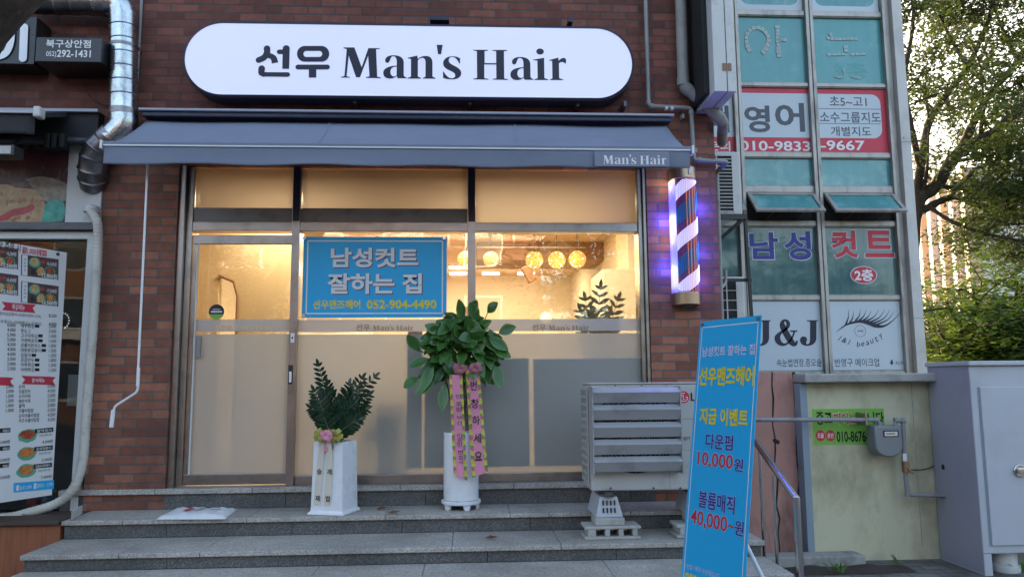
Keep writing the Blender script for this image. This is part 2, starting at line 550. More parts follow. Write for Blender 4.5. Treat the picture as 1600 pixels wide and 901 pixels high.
def leaf_mat(name, c0, c1, trans=.35, rough=.45, gscale=2.0):
    m, nt, b = new_mat(name)
    g = N(nt, 'ShaderNodeNewGeometry')
    f = N(nt, 'ShaderNodeMath', operation='MULTIPLY_ADD'); f.inputs[1].default_value = .6
    nt.links.new(g.outputs['Random Per Island'], f.inputs[0])
    h = N(nt, 'ShaderNodeMath', operation='MULTIPLY'); h.inputs[1].default_value = .4
    nt.links.new(noise(nt, g.outputs['Position'], gscale, 3), h.inputs[0]); nt.links.new(h.outputs[0], f.inputs[2])
    c = mixc(nt, f.outputs[0], c0, c1)
    nt.links.new(c, b.inputs['Base Color']); b.inputs['Roughness'].default_value = rough
    tl = N(nt, 'ShaderNodeBsdfTranslucent')
    nt.links.new(mixc(nt, .5, c, (.30, .42, .05)), tl.inputs[0])
    mx = N(nt, 'ShaderNodeMixShader'); mx.inputs[0].default_value = trans
    nt.links.new(b.outputs[0], mx.inputs[1]); nt.links.new(tl.outputs[0], mx.inputs[2])
    nt.links.new(mx.outputs[0], nt.nodes['Material Output'].inputs[0])
    return m

def bark_mat(name, c0, c1, scale=7, patch=None):
    m, nt, b = new_mat(name)
    vec = coords(nt, (1, 1, .35))
    n1 = noise(nt, vec, scale, 8, .7)
    c = mixc(nt, ramp(nt, n1, .35, .65), c0, c1)
    if patch:
        c = mixc(nt, ramp(nt, noise(nt, coords(nt), 9, 3), .66, .7), c, patch)
    nt.links.new(c, b.inputs['Base Color']); b.inputs['Roughness'].default_value = .9
    bp = N(nt, 'ShaderNodeBump'); bp.inputs['Strength'].default_value = .9; bp.inputs['Distance'].default_value = .03
    nt.links.new(n1, bp.inputs['Height']); nt.links.new(bp.outputs[0], b.inputs['Normal'])
    return m

MT = {}
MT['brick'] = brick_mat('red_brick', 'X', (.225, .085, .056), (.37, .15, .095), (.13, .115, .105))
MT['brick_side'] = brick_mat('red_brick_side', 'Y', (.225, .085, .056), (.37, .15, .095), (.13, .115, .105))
MT['brick_far'] = brick_mat('brown_brick', 'X', (.22, .10, .06), (.30, .14, .08), (.2, .18, .16), stain_and_tone=False)
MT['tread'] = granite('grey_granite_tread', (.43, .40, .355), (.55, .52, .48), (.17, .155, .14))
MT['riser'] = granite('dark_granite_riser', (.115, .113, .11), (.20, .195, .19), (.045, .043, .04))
MT['steel'] = M('stainless_steel', (.36, .335, .315), .32, 1.0, .18, 3, .05, 40, dirt=(.18, .16, .15), dscale=4, damt=(.5, .8))
MT['steel_dark'] = M('dull_dark_metal', (.10, .10, .11), .45, .7, .25, 5, .05, 40, dirt=(.04, .035, .03))
MT['rail'] = M('polished_steel', (.62, .61, .6), .16, 1.0, .06, 5)
MT['galv'] = M('galvanised_sheet', (.55, .58, .6), .26, 1.0, .25, 12, .15, 14, dirt=(.30, .30, .31), dscale=7, damt=(.45, .7))
MT['galv_dull'] = M('dull_foil_duct', (.25, .24, .25), .38, 1.0, .3, 10, .3, 16, dirt=(.12, .11, .11), dscale=6)
MT['pipe_grey'] = M('grey_painted_pipe', (.27, .27, .27), .5, .1, .15, 6, .05, 60, dirt=(.14, .12, .1), dscale=5, damt=(.55, .8))
MT['pipe_beige'] = M('weathered_beige_pipe', (.30, .29, .27), .55, 0, .15, 4, .05, 60, dirt=(.15, .13, .11), dscale=4, damt=(.5, .8))
MT['white'] = M('white_paint', (.78, .78, .78), .4, 0, .04, 4)
MT['white_dirty'] = M('dirty_white_paint', (.60, .60, .58), .5, 0, .08, 5, .04, 40, dirt=(.3, .28, .25), dscale=5, damt=(.55, .85))
MT['white_gloss'] = M('white_plastic', (.80, .81, .83), .28, 0, .03, 3)
MT['ac'] = M('grey_beige_enamel', (.46, .45, .43), .42, 0, .05, 4, .02, 60, dirt=(.27, .25, .23), dscale=4, damt=(.58, .9))
MT['louvre'] = M('grey_plastic_louvre', (.40, .40, .41), .38, .15, .06, 3, dirt=(.2, .2, .2))
MT['black'] = M('black_paint', (.02, .02, .022), .45, 0, .3, 5)
MT['void'] = M('dark_recess', (.012, .012, .013), .7, 0, .3, 5)
MT['sign_black'] = M('black_acrylic', (.018, .018, .02), .3, 0, .3, 3)
MT['navy_rim'] = M('dark_navy_trim', (.022, .025, .05), .4, .2, .2, 5)
MT['ink'] = M('dark_navy_vinyl', (.012, .012, .035), .5, 0, .1, 5)
MT['ink_black'] = M('black_ink', (.012, .012, .012), .6, 0, .1, 5)
MT['fabric'] = M('blue_grey_awning_cloth', (.21, .235, .31), .85, 0, .10, 3, .25, 500, dirt=(.17, .19, .25), dscale=1.5)
MT['fabric_dark'] = M('charcoal_awning_cloth', (.03, .03, .033), .85, 0, .2, 3, .25, 400)
MT['valance_patch'] = M('grey_valance_patch', (.225, .25, .325), .85, 0, .08, 3)
MT['glass'] = glass_mat('clear_glass')
MT['glass_dim'] = glass_mat('dim_clear_glass', (.8, .82, .82), gain=.7)
MT['film'] = film_mat('frosted_film')
MT['film_grey'] = film_mat('frosted_band', (.66, .65, .64), .35, .12)
MT['film_amber'] = film_mat('frosted_transom_film', (.70, .57, .47), .68, .03)
MT['room_wall'] = M('warm_cream_wall', (.80, .70, .56), .8, 0, .04, 2)
MT['room_floor'] = M('beige_floor', (.45, .38, .30), .5, 0, .1, 2)
MT['room_ceiling'] = M('ochre_ceiling', (.60, .42, .25), .8, 0, .05, 2)
MT['soffit'] = M('brown_soffit', (.30, .17, .09), .7, 0, .1, 2)
MT['grey_panel'] = M('grey_cabinet', (.55, .56, .57), .6, 0, .05, 2)
MT['lav'] = M('office_window_film', (.5, .5, .5), .5)
MT['blue'] = M('cyan_banner_vinyl', (.010, .42, .80), .42, 0, .05, 2)
MT['blue_poster'] = M('blue_poster_vinyl', (.025, .25, .52), .4, 0, .05, 2)
MT['yellow'] = M('yellow_ink', (.80, .62, .02), .5, 0, .04, 5)
MT['white_ink'] = M('white_ink', (.78, .78, .78), .5, 0, .03, 5)
MT['lilac_ink'] = M('lilac_ink', (.66, .63, .78), .5, 0, .03, 5)
MT['cream_ink'] = M('cream_ink', (.72, .66, .60), .5, 0, .03, 5)
MT['maroon_ink'] = M('maroon_ink', (.16, .05, .10), .5, 0, .03, 5)
MT['navy_ink'] = M('navy_ink', (.035, .03, .25), .5, 0, .05, 5)
MT['red_ink'] = M('red_ink', (.55, .025, .045), .5, 0, .05, 5)
MT['crimson'] = M('crimson_vinyl', (.58, .035, .065), .5, 0, .06, 2)
MT['brass'] = M('bronze_cap', (.42, .30, .20), .35, .85, .12, 6)
MT['alu'] = M('weathered_aluminium', (.41, .38, .345), .5, .5, .15, 5, .05, 60, dirt=(.15, .13, .12), dscale=6, damt=(.5, .75), aniso=(1, 1, .3))
MT['column'] = M('grey_white_cladding', (.58, .555, .52), .55, 0, .06, 2, dirt=(.36, .34, .32), dscale=1.5, damt=(.5, .85))
MT['concrete'] = M('concrete', (.36, .35, .32), .85, 0, .15, 6, .4, 50, dirt=(.15, .14, .12), dscale=5, damt=(.5, .75))
MT['concrete_light'] = M('pale_concrete_block', (.42, .41, .38), .9, 0, .12, 9, .5, 90, dirt=(.25, .24, .22), dscale=8)
MT['cream_wall'] = M('stained_cream_render', (.60, .56, .38), .75, 0, .08, 1.5, .12, 30, dirt=(.22, .18, .10), dscale=2.2, damt=(.46, .78), aniso=(1, 1, .5))
MT['pink_wall'] = M('faded_pink_render', (.48, .25, .20), .85, 0, .15, 2.5, .3, 25, dirt=(.14, .075, .06), dscale=3.0, damt=(.48, .72), aniso=(1, 1, .4))
MT['trim_blue'] = M('blue_grey_trim', (.25, .31, .36), .6, 0, .1, 4, dirt=(.2, .13, .1), dscale=6, damt=(.6, .8))
MT['lilac_steel'] = M('lilac_grey_cabinet_paint', (.345, .345, .415), .42, 0, .05, 1.2, .02, 80, dirt=(.30, .29, .36), dscale=2, damt=(.5, .85))
MT['pale_steel'] = M('pale_grey_cabinet_paint', (.47, .49, .53), .4, 0, .05, 1.2, .02, 80, dirt=(.38, .39, .42), dscale=2, damt=(.5, .85))
MT['wood'] = M('orange_brown_boards', (.30, .10, .045), .55, 0, .2, 5, .15, 30, aniso=(8, 1, .6), dirt=(.14, .05, .03), dscale=3)
MT['hose'] = M('cream_wrapped_hose', (.60, .57, .50), .6, 0, .1, 8, .2, 30, dirt=(.35, .30, .25), dscale=8)
MT['meter'] = M('grey_meter_casing', (.22, .23, .24), .5, .2, .08, 5, .05, 60)
MT['lime'] = M('lime_green_vinyl', (.20, .45, .06), .5, 0, .06, 3)
MT['soil'] = M('dark_soil', (.05, .04, .03), .95, 0, .3, 20, .8, 60)
MT['dry_leaf'] = M('dry_leaf', (.20, .09, .04), .7, 0, .3, 20)
MT['bag'] = M('white_plastic_bag', (.82, .83, .84), .38, 0, .05, 6, .25, 14)
MT['rubber_leaf'] = M('glossy_dark_green_leaf', (.05, .135, .03), .24, 0, .5, 7, .05, 30)
MT['rubber_edge'] = M('yellow_green_leaf_margin', (.10, .20, .035), .3, 0, .25, 5)
MT['zz_leaf'] = M('deep_green_leaflet', (.014, .042, .020), .25, 0, .4, 14)
MT['stem'] = M('plant_stem', (.10, .10, .05), .6, 0, .2, 10)
MT['pink'] = M('pink_satin', (.72, .26, .38), .45, 0, .08, 6)
MT['pink_dark'] = M('dusky_pink_satin', (.36, .12, .15), .5, 0, .15, 9)
MT['gold_satin'] = M('olive_gold_satin', (.36, .33, .07), .35, 0, .15, 9)
MT['cream_satin'] = M('cream_satin', (.70, .63, .52), .5, 0, .05, 6)
MT['mirror'] = M('mirror', (.9, .9, .9), .02, 1.0, .01, 3)
MT['asphalt'] = M('asphalt', (.05, .05, .052), .9, 0, .2, 30, .3, 200)

# ================================================================== SETTING
ZL, Z1, Z2, Z3, Z4 = .656, .497, .367, .258, .13       # stone landing and treads
g = MB(); g.box(-300, 300, -300, 500, -.3, 0)
m_pav, nt, b_ = new_mat('grey_pavers')
ge = N(nt, 'ShaderNodeNewGeometry'); br = N(nt, 'ShaderNodeTexBrick')
for k_, v_ in (('Scale', 1), ('Brick Width', .22), ('Row Height', .11), ('Mortar Size', .005), ('Color1', (.13, .12, .11, 1)), ('Color2', (.21, .195, .18, 1)), ('Mortar', (.035, .03, .025, 1))): br.inputs[k_].default_value = v_
nt.links.new(ge.outputs['Position'], br.inputs['Vector'])
c_ = mixc(nt, ramp(nt, noise(nt, ge.outputs['Position'], 2.2, 7, .65), .45, .7), br.outputs['Color'], (.05, .042, .035))
nt.links.new(c_, b_.inputs['Base Color']); b_.inputs['Roughness'].default_value = .85
bp = N(nt, 'ShaderNodeBump'); bp.inputs['Strength'].default_value = .6; bp.inputs['Distance'].default_value = .01; bp.invert = True
nt.links.new(br.outputs['Fac'], bp.inputs['Height']); nt.links.new(bp.outputs[0], b_.inputs['Normal'])
struct('ground', g, m_pav)
g = MB(); g.box(-300, 300, -24, -12, .0, .004)
struct('road', g, MT['asphalt'])

SX0, SX1 = -2.93, 2.03
def slabs(mb, x0, x1, y0, y1, z0, z1, cuts):
    xs = [x0] + [c for c in cuts if x0 < c < x1] + [x1]
    for a, b in zip(xs, xs[1:]):
        mb.box(a + .0015, b - .0015, y0, y1, z0, z1)
g = MB()
slabs(g, SX0 - .25, 1.5, -.03, .24, ZL - .04, ZL, [-2.45, -1.7, -.55, .35, 1.1])
slabs(g, 1.5, SX1, -.03, -.002, ZL - .04, ZL, [])
slabs(g, SX0, SX1, -.455, .002, Z1 - .032, Z1, [-2.5, -1.62, -.62, .30, 1.2])
slabs(g, SX0, SX1, -.955, -.427, Z2 - .032, Z2, [-2.3, -1.78, -.12, .62, 1.5])
slabs(g, SX0, SX1, -1.42, -.927, Z3 - .032, Z3, [-2.1, -1.0, -.3, .9])
slabs(g, SX0, SX1, -1.85, -1.392, Z4 - .032, Z4, [-1.9, -.7, .5])
struct('stone_treads', g, MT['tread'], bevel=.005)
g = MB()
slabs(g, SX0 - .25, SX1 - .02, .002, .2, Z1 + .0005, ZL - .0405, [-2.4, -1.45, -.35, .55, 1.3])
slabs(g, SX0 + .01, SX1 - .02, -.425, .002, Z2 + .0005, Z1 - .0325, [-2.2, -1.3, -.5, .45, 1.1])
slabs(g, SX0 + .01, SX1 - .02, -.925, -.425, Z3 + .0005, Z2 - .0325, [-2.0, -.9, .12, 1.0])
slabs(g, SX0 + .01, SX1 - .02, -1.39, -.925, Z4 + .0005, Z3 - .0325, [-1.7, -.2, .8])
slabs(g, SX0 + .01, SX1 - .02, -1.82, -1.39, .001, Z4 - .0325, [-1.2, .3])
struct('stone_risers', g, MT['riser'], bevel=.002)

# ---- the brick building
XL, XR = -2.385, 1.502          # shop opening
XP = HY(143, 560, 0).x          # outer edge of the left pier
XC = 2.105                      # street corner of the building
ZN = HY(100, 205, 0).z          # head of the neighbour's opening
bld = thing('brick_building', 'red brown brick building with the barber shopfront on its ground floor', 'building', (0, .15, 0))
g = MB()
g.prism([(-60, 0, 12), (XC, 0, 12), (XC, 0, .0), (XR, 0, .0), (XR, 0, 3.27), (XL, 0, 3.27), (XL, 0, .0), (XP, 0, .0), (XP, 0, ZN), (-60, 0, ZN)], (0, .28, 0))  # stretched far left and up, out of view, to block the low sun
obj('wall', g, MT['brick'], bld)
g = MB(); g.box(1.87, XC, .281, 9, 0, 12)
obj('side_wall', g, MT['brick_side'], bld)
g = MB(); g.box(-60, XC + .05, -.05, 9.05, 12.001, 12.3); g.box(-60, XC, 8.8, 9, 0, 12); g.box(-60.2, -60.001, 0, 9, 0, 12)  # unseen roof, back and end walls, added to keep the sun out
obj('roof', g, MT['concrete'], bld)

# ---- shop room behind the glass
g = MB(); g.box(-3.0, 1.868, .282, 6.9, ZL - .1, ZL)
struct('room_floor', g, MT['room_floor'])
ZC = 3.26
g = MB(); g.box(-3.0, 1.868, .282, 6.9, ZC, ZC + .1)
struct('room_ceiling', g, MT['room_ceiling'])
g = MB()
g.box(-3.0, 1.868, 6.75, 6.9, ZL, ZC); g.box(-3.0, -2.92, .285, 6.75, ZL, ZC); g.box(1.75, 1.867, .285, 6.75, ZL, ZC)
struct('room_wall', g, MT['room_wall'])
# side wall of the door bay with an opening into the back room
YW = 1.3
def wp(u, v): return HY(u, v, YW)
a, b = wp(342, 430), wp(372, 462)
c = wp(366, 440)
zb = ZL + .1
g = MB()
xw = wp(470, 430).x
g.box(-2.918, a.x, YW, YW + .1, ZL, ZC); g.box(b.x, xw, YW, YW + .1, ZL, ZC)
g.prism([(a.x, YW, a.z), (c.x, YW, c.z), (b.x, YW, b.z), (b.x, YW, ZC), (a.x, YW, ZC)], (0, .1, 0))
struct('inner_wall', g, M('ochre_inner_wall', (.66, .50, .30), .8, 0, .04, 2))
mir = thing('arched_opening_trim', 'thin dark trim around the arched opening seen through the glass door', 'trim', (a.x, YW, ZL))
g = MB(); g.tube([(a.x, YW - .01, a.z), (c.x, YW - .01, c.z), (b.x, YW - .01, b.z), (b.x, YW - .01, ZL + .3)], .016, 8)
obj('trim_rail', g, MT['soffit'], mir)
g = MB(); p0 = HY(745, 380, 3.5); p1 = HY(925, 380, 3.5)
g.box(p0.x, p1.x + .2, 3.5, 4.3, 3.02, ZC)
struct('soffit', g, MT['soffit'], bevel=.01)
g = MB(); p0 = HY(942, 420, 1.6)
g.box(p0.x, 1.75, 1.6, 2.4, ZL, p0.z); g.box(HY(974, 400, 1.9).x, 1.75, 1.65, 2.3, p0.z + .002, ZC)
struct('partition', g, MT['room_wall'], bevel=.006)
# grey cabinet backs that stand right behind the frosted panes
def inner_box(name, u0, v0, u1, y0, y1, label, cat, mat):
    p = HY(u0, v0, y0); q = HY(u1, v0, y0)
    g = MB(); g.box(p.x, q.x, y0, y1, ZL + .12, p.z)
    return tag(obj(name, g, mat, bevel=.006), label, cat)
inner_box('privacy_board', 664, 560, 826, .1095, .142, 'wide grey privacy board behind the frosted glass between rubber plant and outdoor unit', 'board', MT['grey_panel'])
inner_box('privacy_board', 833, 560, 1008, .1095, .142, 'wide grey privacy board behind the frosted glass, partly behind the outdoor unit', 'board', MT['grey_panel'])
inner_box('privacy_board', 637, 517, 660, .1095, .142, 'narrow tall grey privacy board behind the frosted glass left of the rubber plant', 'board', MT['grey_panel'])
ch = thing('salon_chair', 'dark blurred salon chair behind the frosted pane right of the white square planter', 'chair', HZ(600, 740, ZL) if False else (HY(600, 738, .5).x, .5, ZL))
p = HY(588, 632, .3); q = HY(633, 740, .3)
g = MB(); g.box(p.x, q.x, .3, .42, ZL + .25, p.z); obj('backrest', g, MT['steel_dark'], ch, bevel=.03)
g = MB(); g.box(HY(562, 668, .3).x, q.x, .3, .75, ZL + .32, ZL + .42); obj('seat', g, MT['steel_dark'], ch, bevel=.03)
g = MB(); g.box(p.x, q.x, .42, .6, ZL + .001, ZL + .32); obj('base', g, MT['steel_dark'], ch)

# lamps of the room
lamp_warm = (1.0, .80, .53)
def area(loc, sx, sy, w, col=lamp_warm, rot=(0, 0, 0)):
    l = bpy.data.lights.new('room_lamp', 'AREA'); l.shape = 'RECTANGLE'; l.size = sx; l.size_y = sy; l.energy = w; l.color = col
    o = bpy.data.objects.new('room_lamp', l); scene.collection.objects.link(o); o.location = loc; o.rotation_euler = rot
    o['kind'] = 'helper'
    return o
LK = .42
area((-1.5, .95, ZC - .06), 1.2, .4, 16 * LK)
area((.4, 1.0, ZC - .06), 1.6, .4, 26 * LK)
area((-.3, 2.8, ZC - .06), 2.4, .4, 26 * LK)
area((-.3, 5.4, ZC - .06), 3.4, .8, 36 * LK, (1, .78, .48))
m_tube = emis('lit_tube_lamp', (1.0, .86, .62), 3.0)
k = 0
wherel = [('leftmost', 716), ('second from left', 767), ('rightmost', 822)]
for (nm, u) in wherel:
    for (row, Y) in (('front', 5.5), ('rear', 6.2)):
        p = HY(u, 420, Y)
        t = thing('tube_light', f'{nm} lit tube light in the {row} row on the shop ceiling', 'light', (p.x, Y, ZC), 'tube lights on the shop ceiling')
        g = MB(); g.box(p.x - .15, p.x + .15, Y - .03, Y + .03, ZC - .02, ZC - .001); obj('housing', g, MT['white'], t)
        g = MB(); g.tube([(p.x - .14, Y, ZC - .04), (p.x + .14, Y, ZC - .04)], .02, 8); obj('tube', g, m_tube, t)

# woven ball pendants
m_ball = emis('glowing_rattan', (1.0, .42, .06), .42)
m_bulb = emis('warm_bulb', (1.0, .78, .42), 5.0)
m_str = M('rattan_strip', (.45, .25, .08), .6, 0, .2, 10, emit=(1, .55, .15), es=.10)
def pendant(u, v, r, Y, label):
    p = HY(u, v, Y)
    t = thing('pendant_lamp', label, 'lamp', (p.x, Y, p.z), 'woven ball pendants in the shop')
    rnd = random.Random(u)
    g = MB()
    for i in range(20):                      # woven bands at random tilts
        ax = V((rnd.gauss(0, 1), rnd.gauss(0, 1), rnd.gauss(0, 1))).normalized()
        a = ax.orthogonal().normalized(); b = ax.cross(a); off = rnd.uniform(-.6, .6) * r
        rr = math.sqrt(r * r - off * off)
        pts = [V((p.x, Y, p.z)) + ax * off + (a * math.cos(k * math.pi / 10) + b * math.sin(k * math.pi / 10)) * rr for k in range(21)]
        g.tube(pts, .0045, 4, caps=False)
    obj('woven_shade', g, m_str, t)
    g = MB(); g.lathe([(0.001, -r * .8), (r * .55, -r * .6), (r * .82, 0), (r * .55, r * .6), (.001, r * .8)], (p.x, Y, p.z), 14); obj('glow', g, m_ball, t, smooth=60)
    g = MB()
    for i in range(46):
        d = V((rnd.gauss(0, 1), rnd.gauss(0, 1), rnd.gauss(0, 1))).normalized() * r * .9
        c = V((p.x, Y, p.z)) + d; s = .006
        g.add([c + V((s, 0, 0)), c + V((-s, 0, 0)), c + V((0, s, 0)), c + V((0, -s, 0)), c + V((0, 0, s)), c + V((0, 0, -s))],
              [(0, 2, 4), (2, 1, 4), (1, 3, 4), (3, 0, 4), (2, 0, 5), (1, 2, 5), (3, 1, 5), (0, 3, 5)])
    obj('bulbs', g, m_bulb, t)
    g = MB(); g.tube([(p.x, Y, p.z + r), (p.x, Y, ZC)], .004, 6); obj('cord', g, MT['black'], t)
    g = MB(); g.lathe([(.03, 0), (.03, .02), (.012, .03)], (p.x, Y, ZC - .03), 12); obj('ceiling_rose', g, MT['black'], t)
for (u, v, pr, Y, l) in ((728, 405, 13, 3.0, 'woven ball pendant half hidden behind the right mullion'), (767, 405, 12, 3.0, 'small woven ball pendant just right of the mullion'),
                      (835, 406, 13.5, 2.6, 'woven ball pendant, left one of the close trio'), (870, 406, 13.5, 2.6, 'woven ball pendant, middle one of the close trio'), (902, 405, 13.5, 2.6, 'woven ball pendant, right one of the close trio')):
    pendant(u, v, pr / 1200 * (Y + 6.3), Y, l)
l = bpy.data.lights.new('pendant_glow', 'POINT'); l.energy = 3; l.color = (1, .6, .25); l.shadow_soft_size = .3
o = bpy.data.objects.new('pendant_glow', l); scene.collection.objects.link(o); o.location = (HY(868, 405, 2.6).x, 2.3, 2.75); o['kind'] = 'helper'

g = MB(); p0, p1 = HY(690, 386, 2.6), HY(915, 386, 2.6)
tr_ = thing('lamp_track', 'thin metal track bar running level just above the woven ball pendants', 'track', (p0.x, 2.6, p0.z))
g.box(p0.x, p1.x, 2.59, 2.61, p0.z - .008, p0.z + .008); obj('bar', g, MT['steel'], tr_)
for f in (.05, .5, .95): g = MB(); g.tube([(p0.x + (p1.x - p0.x) * f, 2.6, p0.z + .008), (p0.x + (p1.x - p0.x) * f, 2.6, ZC)], .004, 6); obj('drop_rod', g, MT['steel'], tr_)
p = HY(826, 428, 3.0); g = MB(); g.obox(p, (.05, 0, -.09), (0, .07, 0), (.045, 0, .025))
tag(obj('wall_speaker', g, MT['soffit'], bevel=.01), 'small tilted brown speaker box hanging under the soffit inside the shop', 'speaker')
p = HY(727, 488, 4.2); g = MB(); g.tube([p, p + V((0, .03, 0))], .085, 28)
tag(obj('round_mirror', g, MT['soffit'], smooth=40), 'dark round disc inside the shop just above the rubber plant', 'mirror')
p = HY(853, 496, 4.0); g = MB(); g.lathe([(.001, -.08), (.06, -.05), (.08, 0), (.06, .05), (.001, .08)], p, 20)
tag(obj('globe_lamp', g, emis('globe_glow', (1, .72, .3), .9), smooth=60), 'small warm glowing globe low behind the right shop pane', 'lamp')
p0, p1 = HY(836, 366, 2.0), HY(876, 373, 2.0); g = MB(); g.box(p0.x, p1.x, 2.0, 2.5, ZC - .10, ZC - .001)
tag(obj('ceiling_vent', g, MT['steel_dark'], bevel=.006), 'dark ceiling vent box above the trio of woven pendants', 'vent')
# ---- shopfront joinery, doors and panes (parts of the building)
YF = .10
frame = MB()
def fbox(u0, v0, u1, v1, y0, y1):
    p = HY((u0 + u0) / 2, (v0 + v1) / 2, y0); q = HY(u1, (v0 + v1) / 2, y0)
    t = HY((u0 + u1) / 2, v0, y0); bb = HY((u0 + u1) / 2, v1, y0)
    return p.x, q.x, y0, y1, bb.z, t.z
JL = HY(291, 600, .08).x
frame.box(XL + .002, XL + .05, .03, .24, ZL + .001, 3.268)
frame.box(XL + .052, JL - .002, .075, .24, ZL + .001, 3.267)
JR = HY(1003, 600, .08).x
frame.box(JR, JR + .035, .05, .24, ZL + .001, 3.266)
frame.box(JR + .037, XR - .002, .02, .24, ZL + .001, 3.267)
zr1, zr0 = HY(600, 347, .07).z, HY(600, 361, .07).z
frame.box(JL, JR - .001, .07, .2, zr0, zr1)                    # transom rail
m1, m2 = HY(459, 480, .055).x, HY(737, 480, .055).x
for mx in (m1, m2):
    frame.box(mx - .033, mx + .033, .055, .22, ZL + .001, 3.265)
zs1 = HY(600, 741, .08).z
frame.box(m1 + .034, m2 - .034, .08, .2, ZL + .001, zs1)
frame.box(m2 + .034, JR - .001, .081, .2, ZL + .001, zs1)
wf = obj('window_frame', frame, MT['steel'], bld, bevel=.004)
# the dark upper half of mullions is a cover strip
for mx in (m1, m2):
    g = MB(); g.box(mx - .026, mx + .030, .048, .054, zr1 + .004, 3.26); obj('cover_strip', g, MT['navy_rim'], bld)

def pane(name, x0, x1, z0, z1, y, parent):
    g = MB(); g.box(x0, x1, y, y + .008, z0, z1)
    return obj(name, g, MT['glass'], parent)
zfilm = HY(600, 499, YF).z
bays = [(m1 + .034, m2 - .034), (m2 + .034, JR - .001)]
FILMS = []
def band_film(par, x0, x1, z0, y, pl, tx0, tx1):
    """frosted film below eye height, its grey band, and the thin clear slit between"""
    zb1 = HY(600, 499, y).z; zb0 = HY(600, 518, y).z; zs = HY(600, 522, y).z
    g = MB(); g.face([(x0, y, z0), (x1, y, z0), (x1, y, zs), (x0, y, zs)]); obj('frosted_film', g, MT['film'], par, fixn=False)
    g = MB(); g.face([(x0, y, zb0), (x1, y, zb0), (x1, y, zb1), (x0, y, zb1)]); obj('band_film', g, MT['film_grey'], par, fixn=False)
for i, (x0, x1) in enumerate(bays):
    pn = pane('window_pane', x0, x1, zs1, zr0, YF, bld)
    band_film(pn, x0, x1, zs1, YF - .0015, None, 0, 0)
ztop = 3.262
zdk = HY(600, 326, .1).z
for i, (x0, x1) in enumerate([(JL, m1 - .034), (m1 + .034, m2 - .034), (m2 + .034, JR - .001)]):
    pn = pane('transom_pane', x0, x1, zr1, ztop, .115, bld)
    g = MB(); g.face([(x0, .1135, zr1), (x1, .1135, zr1), (x1, .1135, ztop), (x0, .1135, ztop)]); obj('frosted_film', g, MT['film_amber'], pn, fixn=False)
    if i < 2:
        g = MB(); g.box(x0 + .001, x1 - .001, .09, .113, zr1 + .001, zdk); obj('lower_strip', g, MT['pipe_grey'], pn)
# door
dx0, dx1 = JL + .004, m1 - .037
g = MB()
zd1, zd0 = HY(370, 367, .09).z, HY(370, 381, .09).z
zk1 = HY(370, 740, .09).z
g.box(dx0, dx1, .09, .135, zd0, zd1); g.box(dx0, dx1, .088, .137, ZL + .012, zk1)
g.box(dx0, dx0 + .03, .092, .133, zk1, zd0)
door = obj('door', g, MT['steel'], bld, bevel=.003)
pn = pane('door_pane', dx0 + .031, dx1, zk1, zd0, .106, door)
xA, xB = dx0 + .031, dx1
for nm, za, zb_, mt in (('frosted_film', zk1, HY(370, 522, .12).z, 'film'), ('band_film', HY(370, 518, .12).z, HY(370, 499, .12).z, 'film_grey')):
    g = MB(); g.face([(xA, .1045, za), (xB, .1045, za), (xB, .1045, zb_), (xA, .1045, zb_)]); obj(nm, g, MT[mt], door, fixn=False)
g = MB(); g.box(*fbox(306, 525, 313, 559, .075, .104)); obj('handle', g, MT['pipe_grey'], door, bevel=.004)
g = MB(); g.box(HY(300, 600, .09).x - .002, HY(300, 600, .09).x + .012, .086, .0915, zk1, zd0); obj('edge_seal', g, MT['white_dirty'], door)
pl_g = wallplane(.096)
g = MB(); a_, b_ = pl_g.hit(338.5, 487); r_ = .062
sheet(g, pl_g, ell(a_, b_, r_, r_), .003); st = obj('round_sticker', g, MT['ink'], door)
g = MB(); sheet(g, pl_g, [(a_ + r_ * .98 * math.cos(t), b_ + r_ * .98 * math.sin(t)) for t in [R(200 + i * 10) for i in range(15)]], .0035); obj('sticker_base', g, MT['lime'], door)
g = MB(); sheet(g, pl_g, [(a_ - .03, b_ + .018), (a_ + .03, b_ + .018), (a_ + .03, b_ + .024), (a_ - .03, b_ + .024)], .004); sheet(g, pl_g, [(a_ - .045, b_ - .006), (a_ + .045, b_ - .006), (a_ + .045, b_ + .008), (a_ - .045, b_ + .008)], .004); obj('sticker_print', g, MT['cream_ink'], door)
# lock plate and sticker on the mullion
pl_m = wallplane(.052)
g = MB(); g.box(*fbox(450, 570, 457, 600, .045, .054)); lk = obj('lock_plate', g, MT['black'], bld, bevel=.002)
ptext('PUSH', wallplane(.044), 452, 580, 455.5, 596, MT['white_ink'], lk, off=.01) if False else None
g = MB(); g.box(*fbox(451.5, 580, 455.5, 597, .0435, .0448)); obj('lock_label', g, MT['white_ink'], lk)
g = MB(); g.box(*fbox(454, 520, 460, 535, .0525, .0545)); obj('mullion_sticker', g, MT['white_ink'], bld)
g = MB(); g.tube([HY(457, 527.5, .0522), HY(457, 527.5, .0515)], .009, 12); obj('sticker_mark', g, MT['ink'], bld)
# band lettering
pl_b = wallplane(.095)
m_band = M('band_lettering', (.30, .24, .18), .5, 0, .1, 4)
m_band2 = M('band_lettering_pale', (.75, .60, .38), .5, 0, .1, 4)
for (u0, u1, par, mt) in ((335, 427, door, m_band2), (556, 646, bld, m_band), (831, 920, bld, m_band)):
    w = u1 - u0
    ptext('선우', pl_b, u0, 506, u0 + w * .25, 517, mt, par, off=.02, lift=.004)
    a0, b0 = pl_b.hit(u0 + w * .29, 516); a1, _ = pl_b.hit(u1, 516)
    serif_text(pl_b, a0, b0, a1 - a0, mt, par, .004, k=.9)

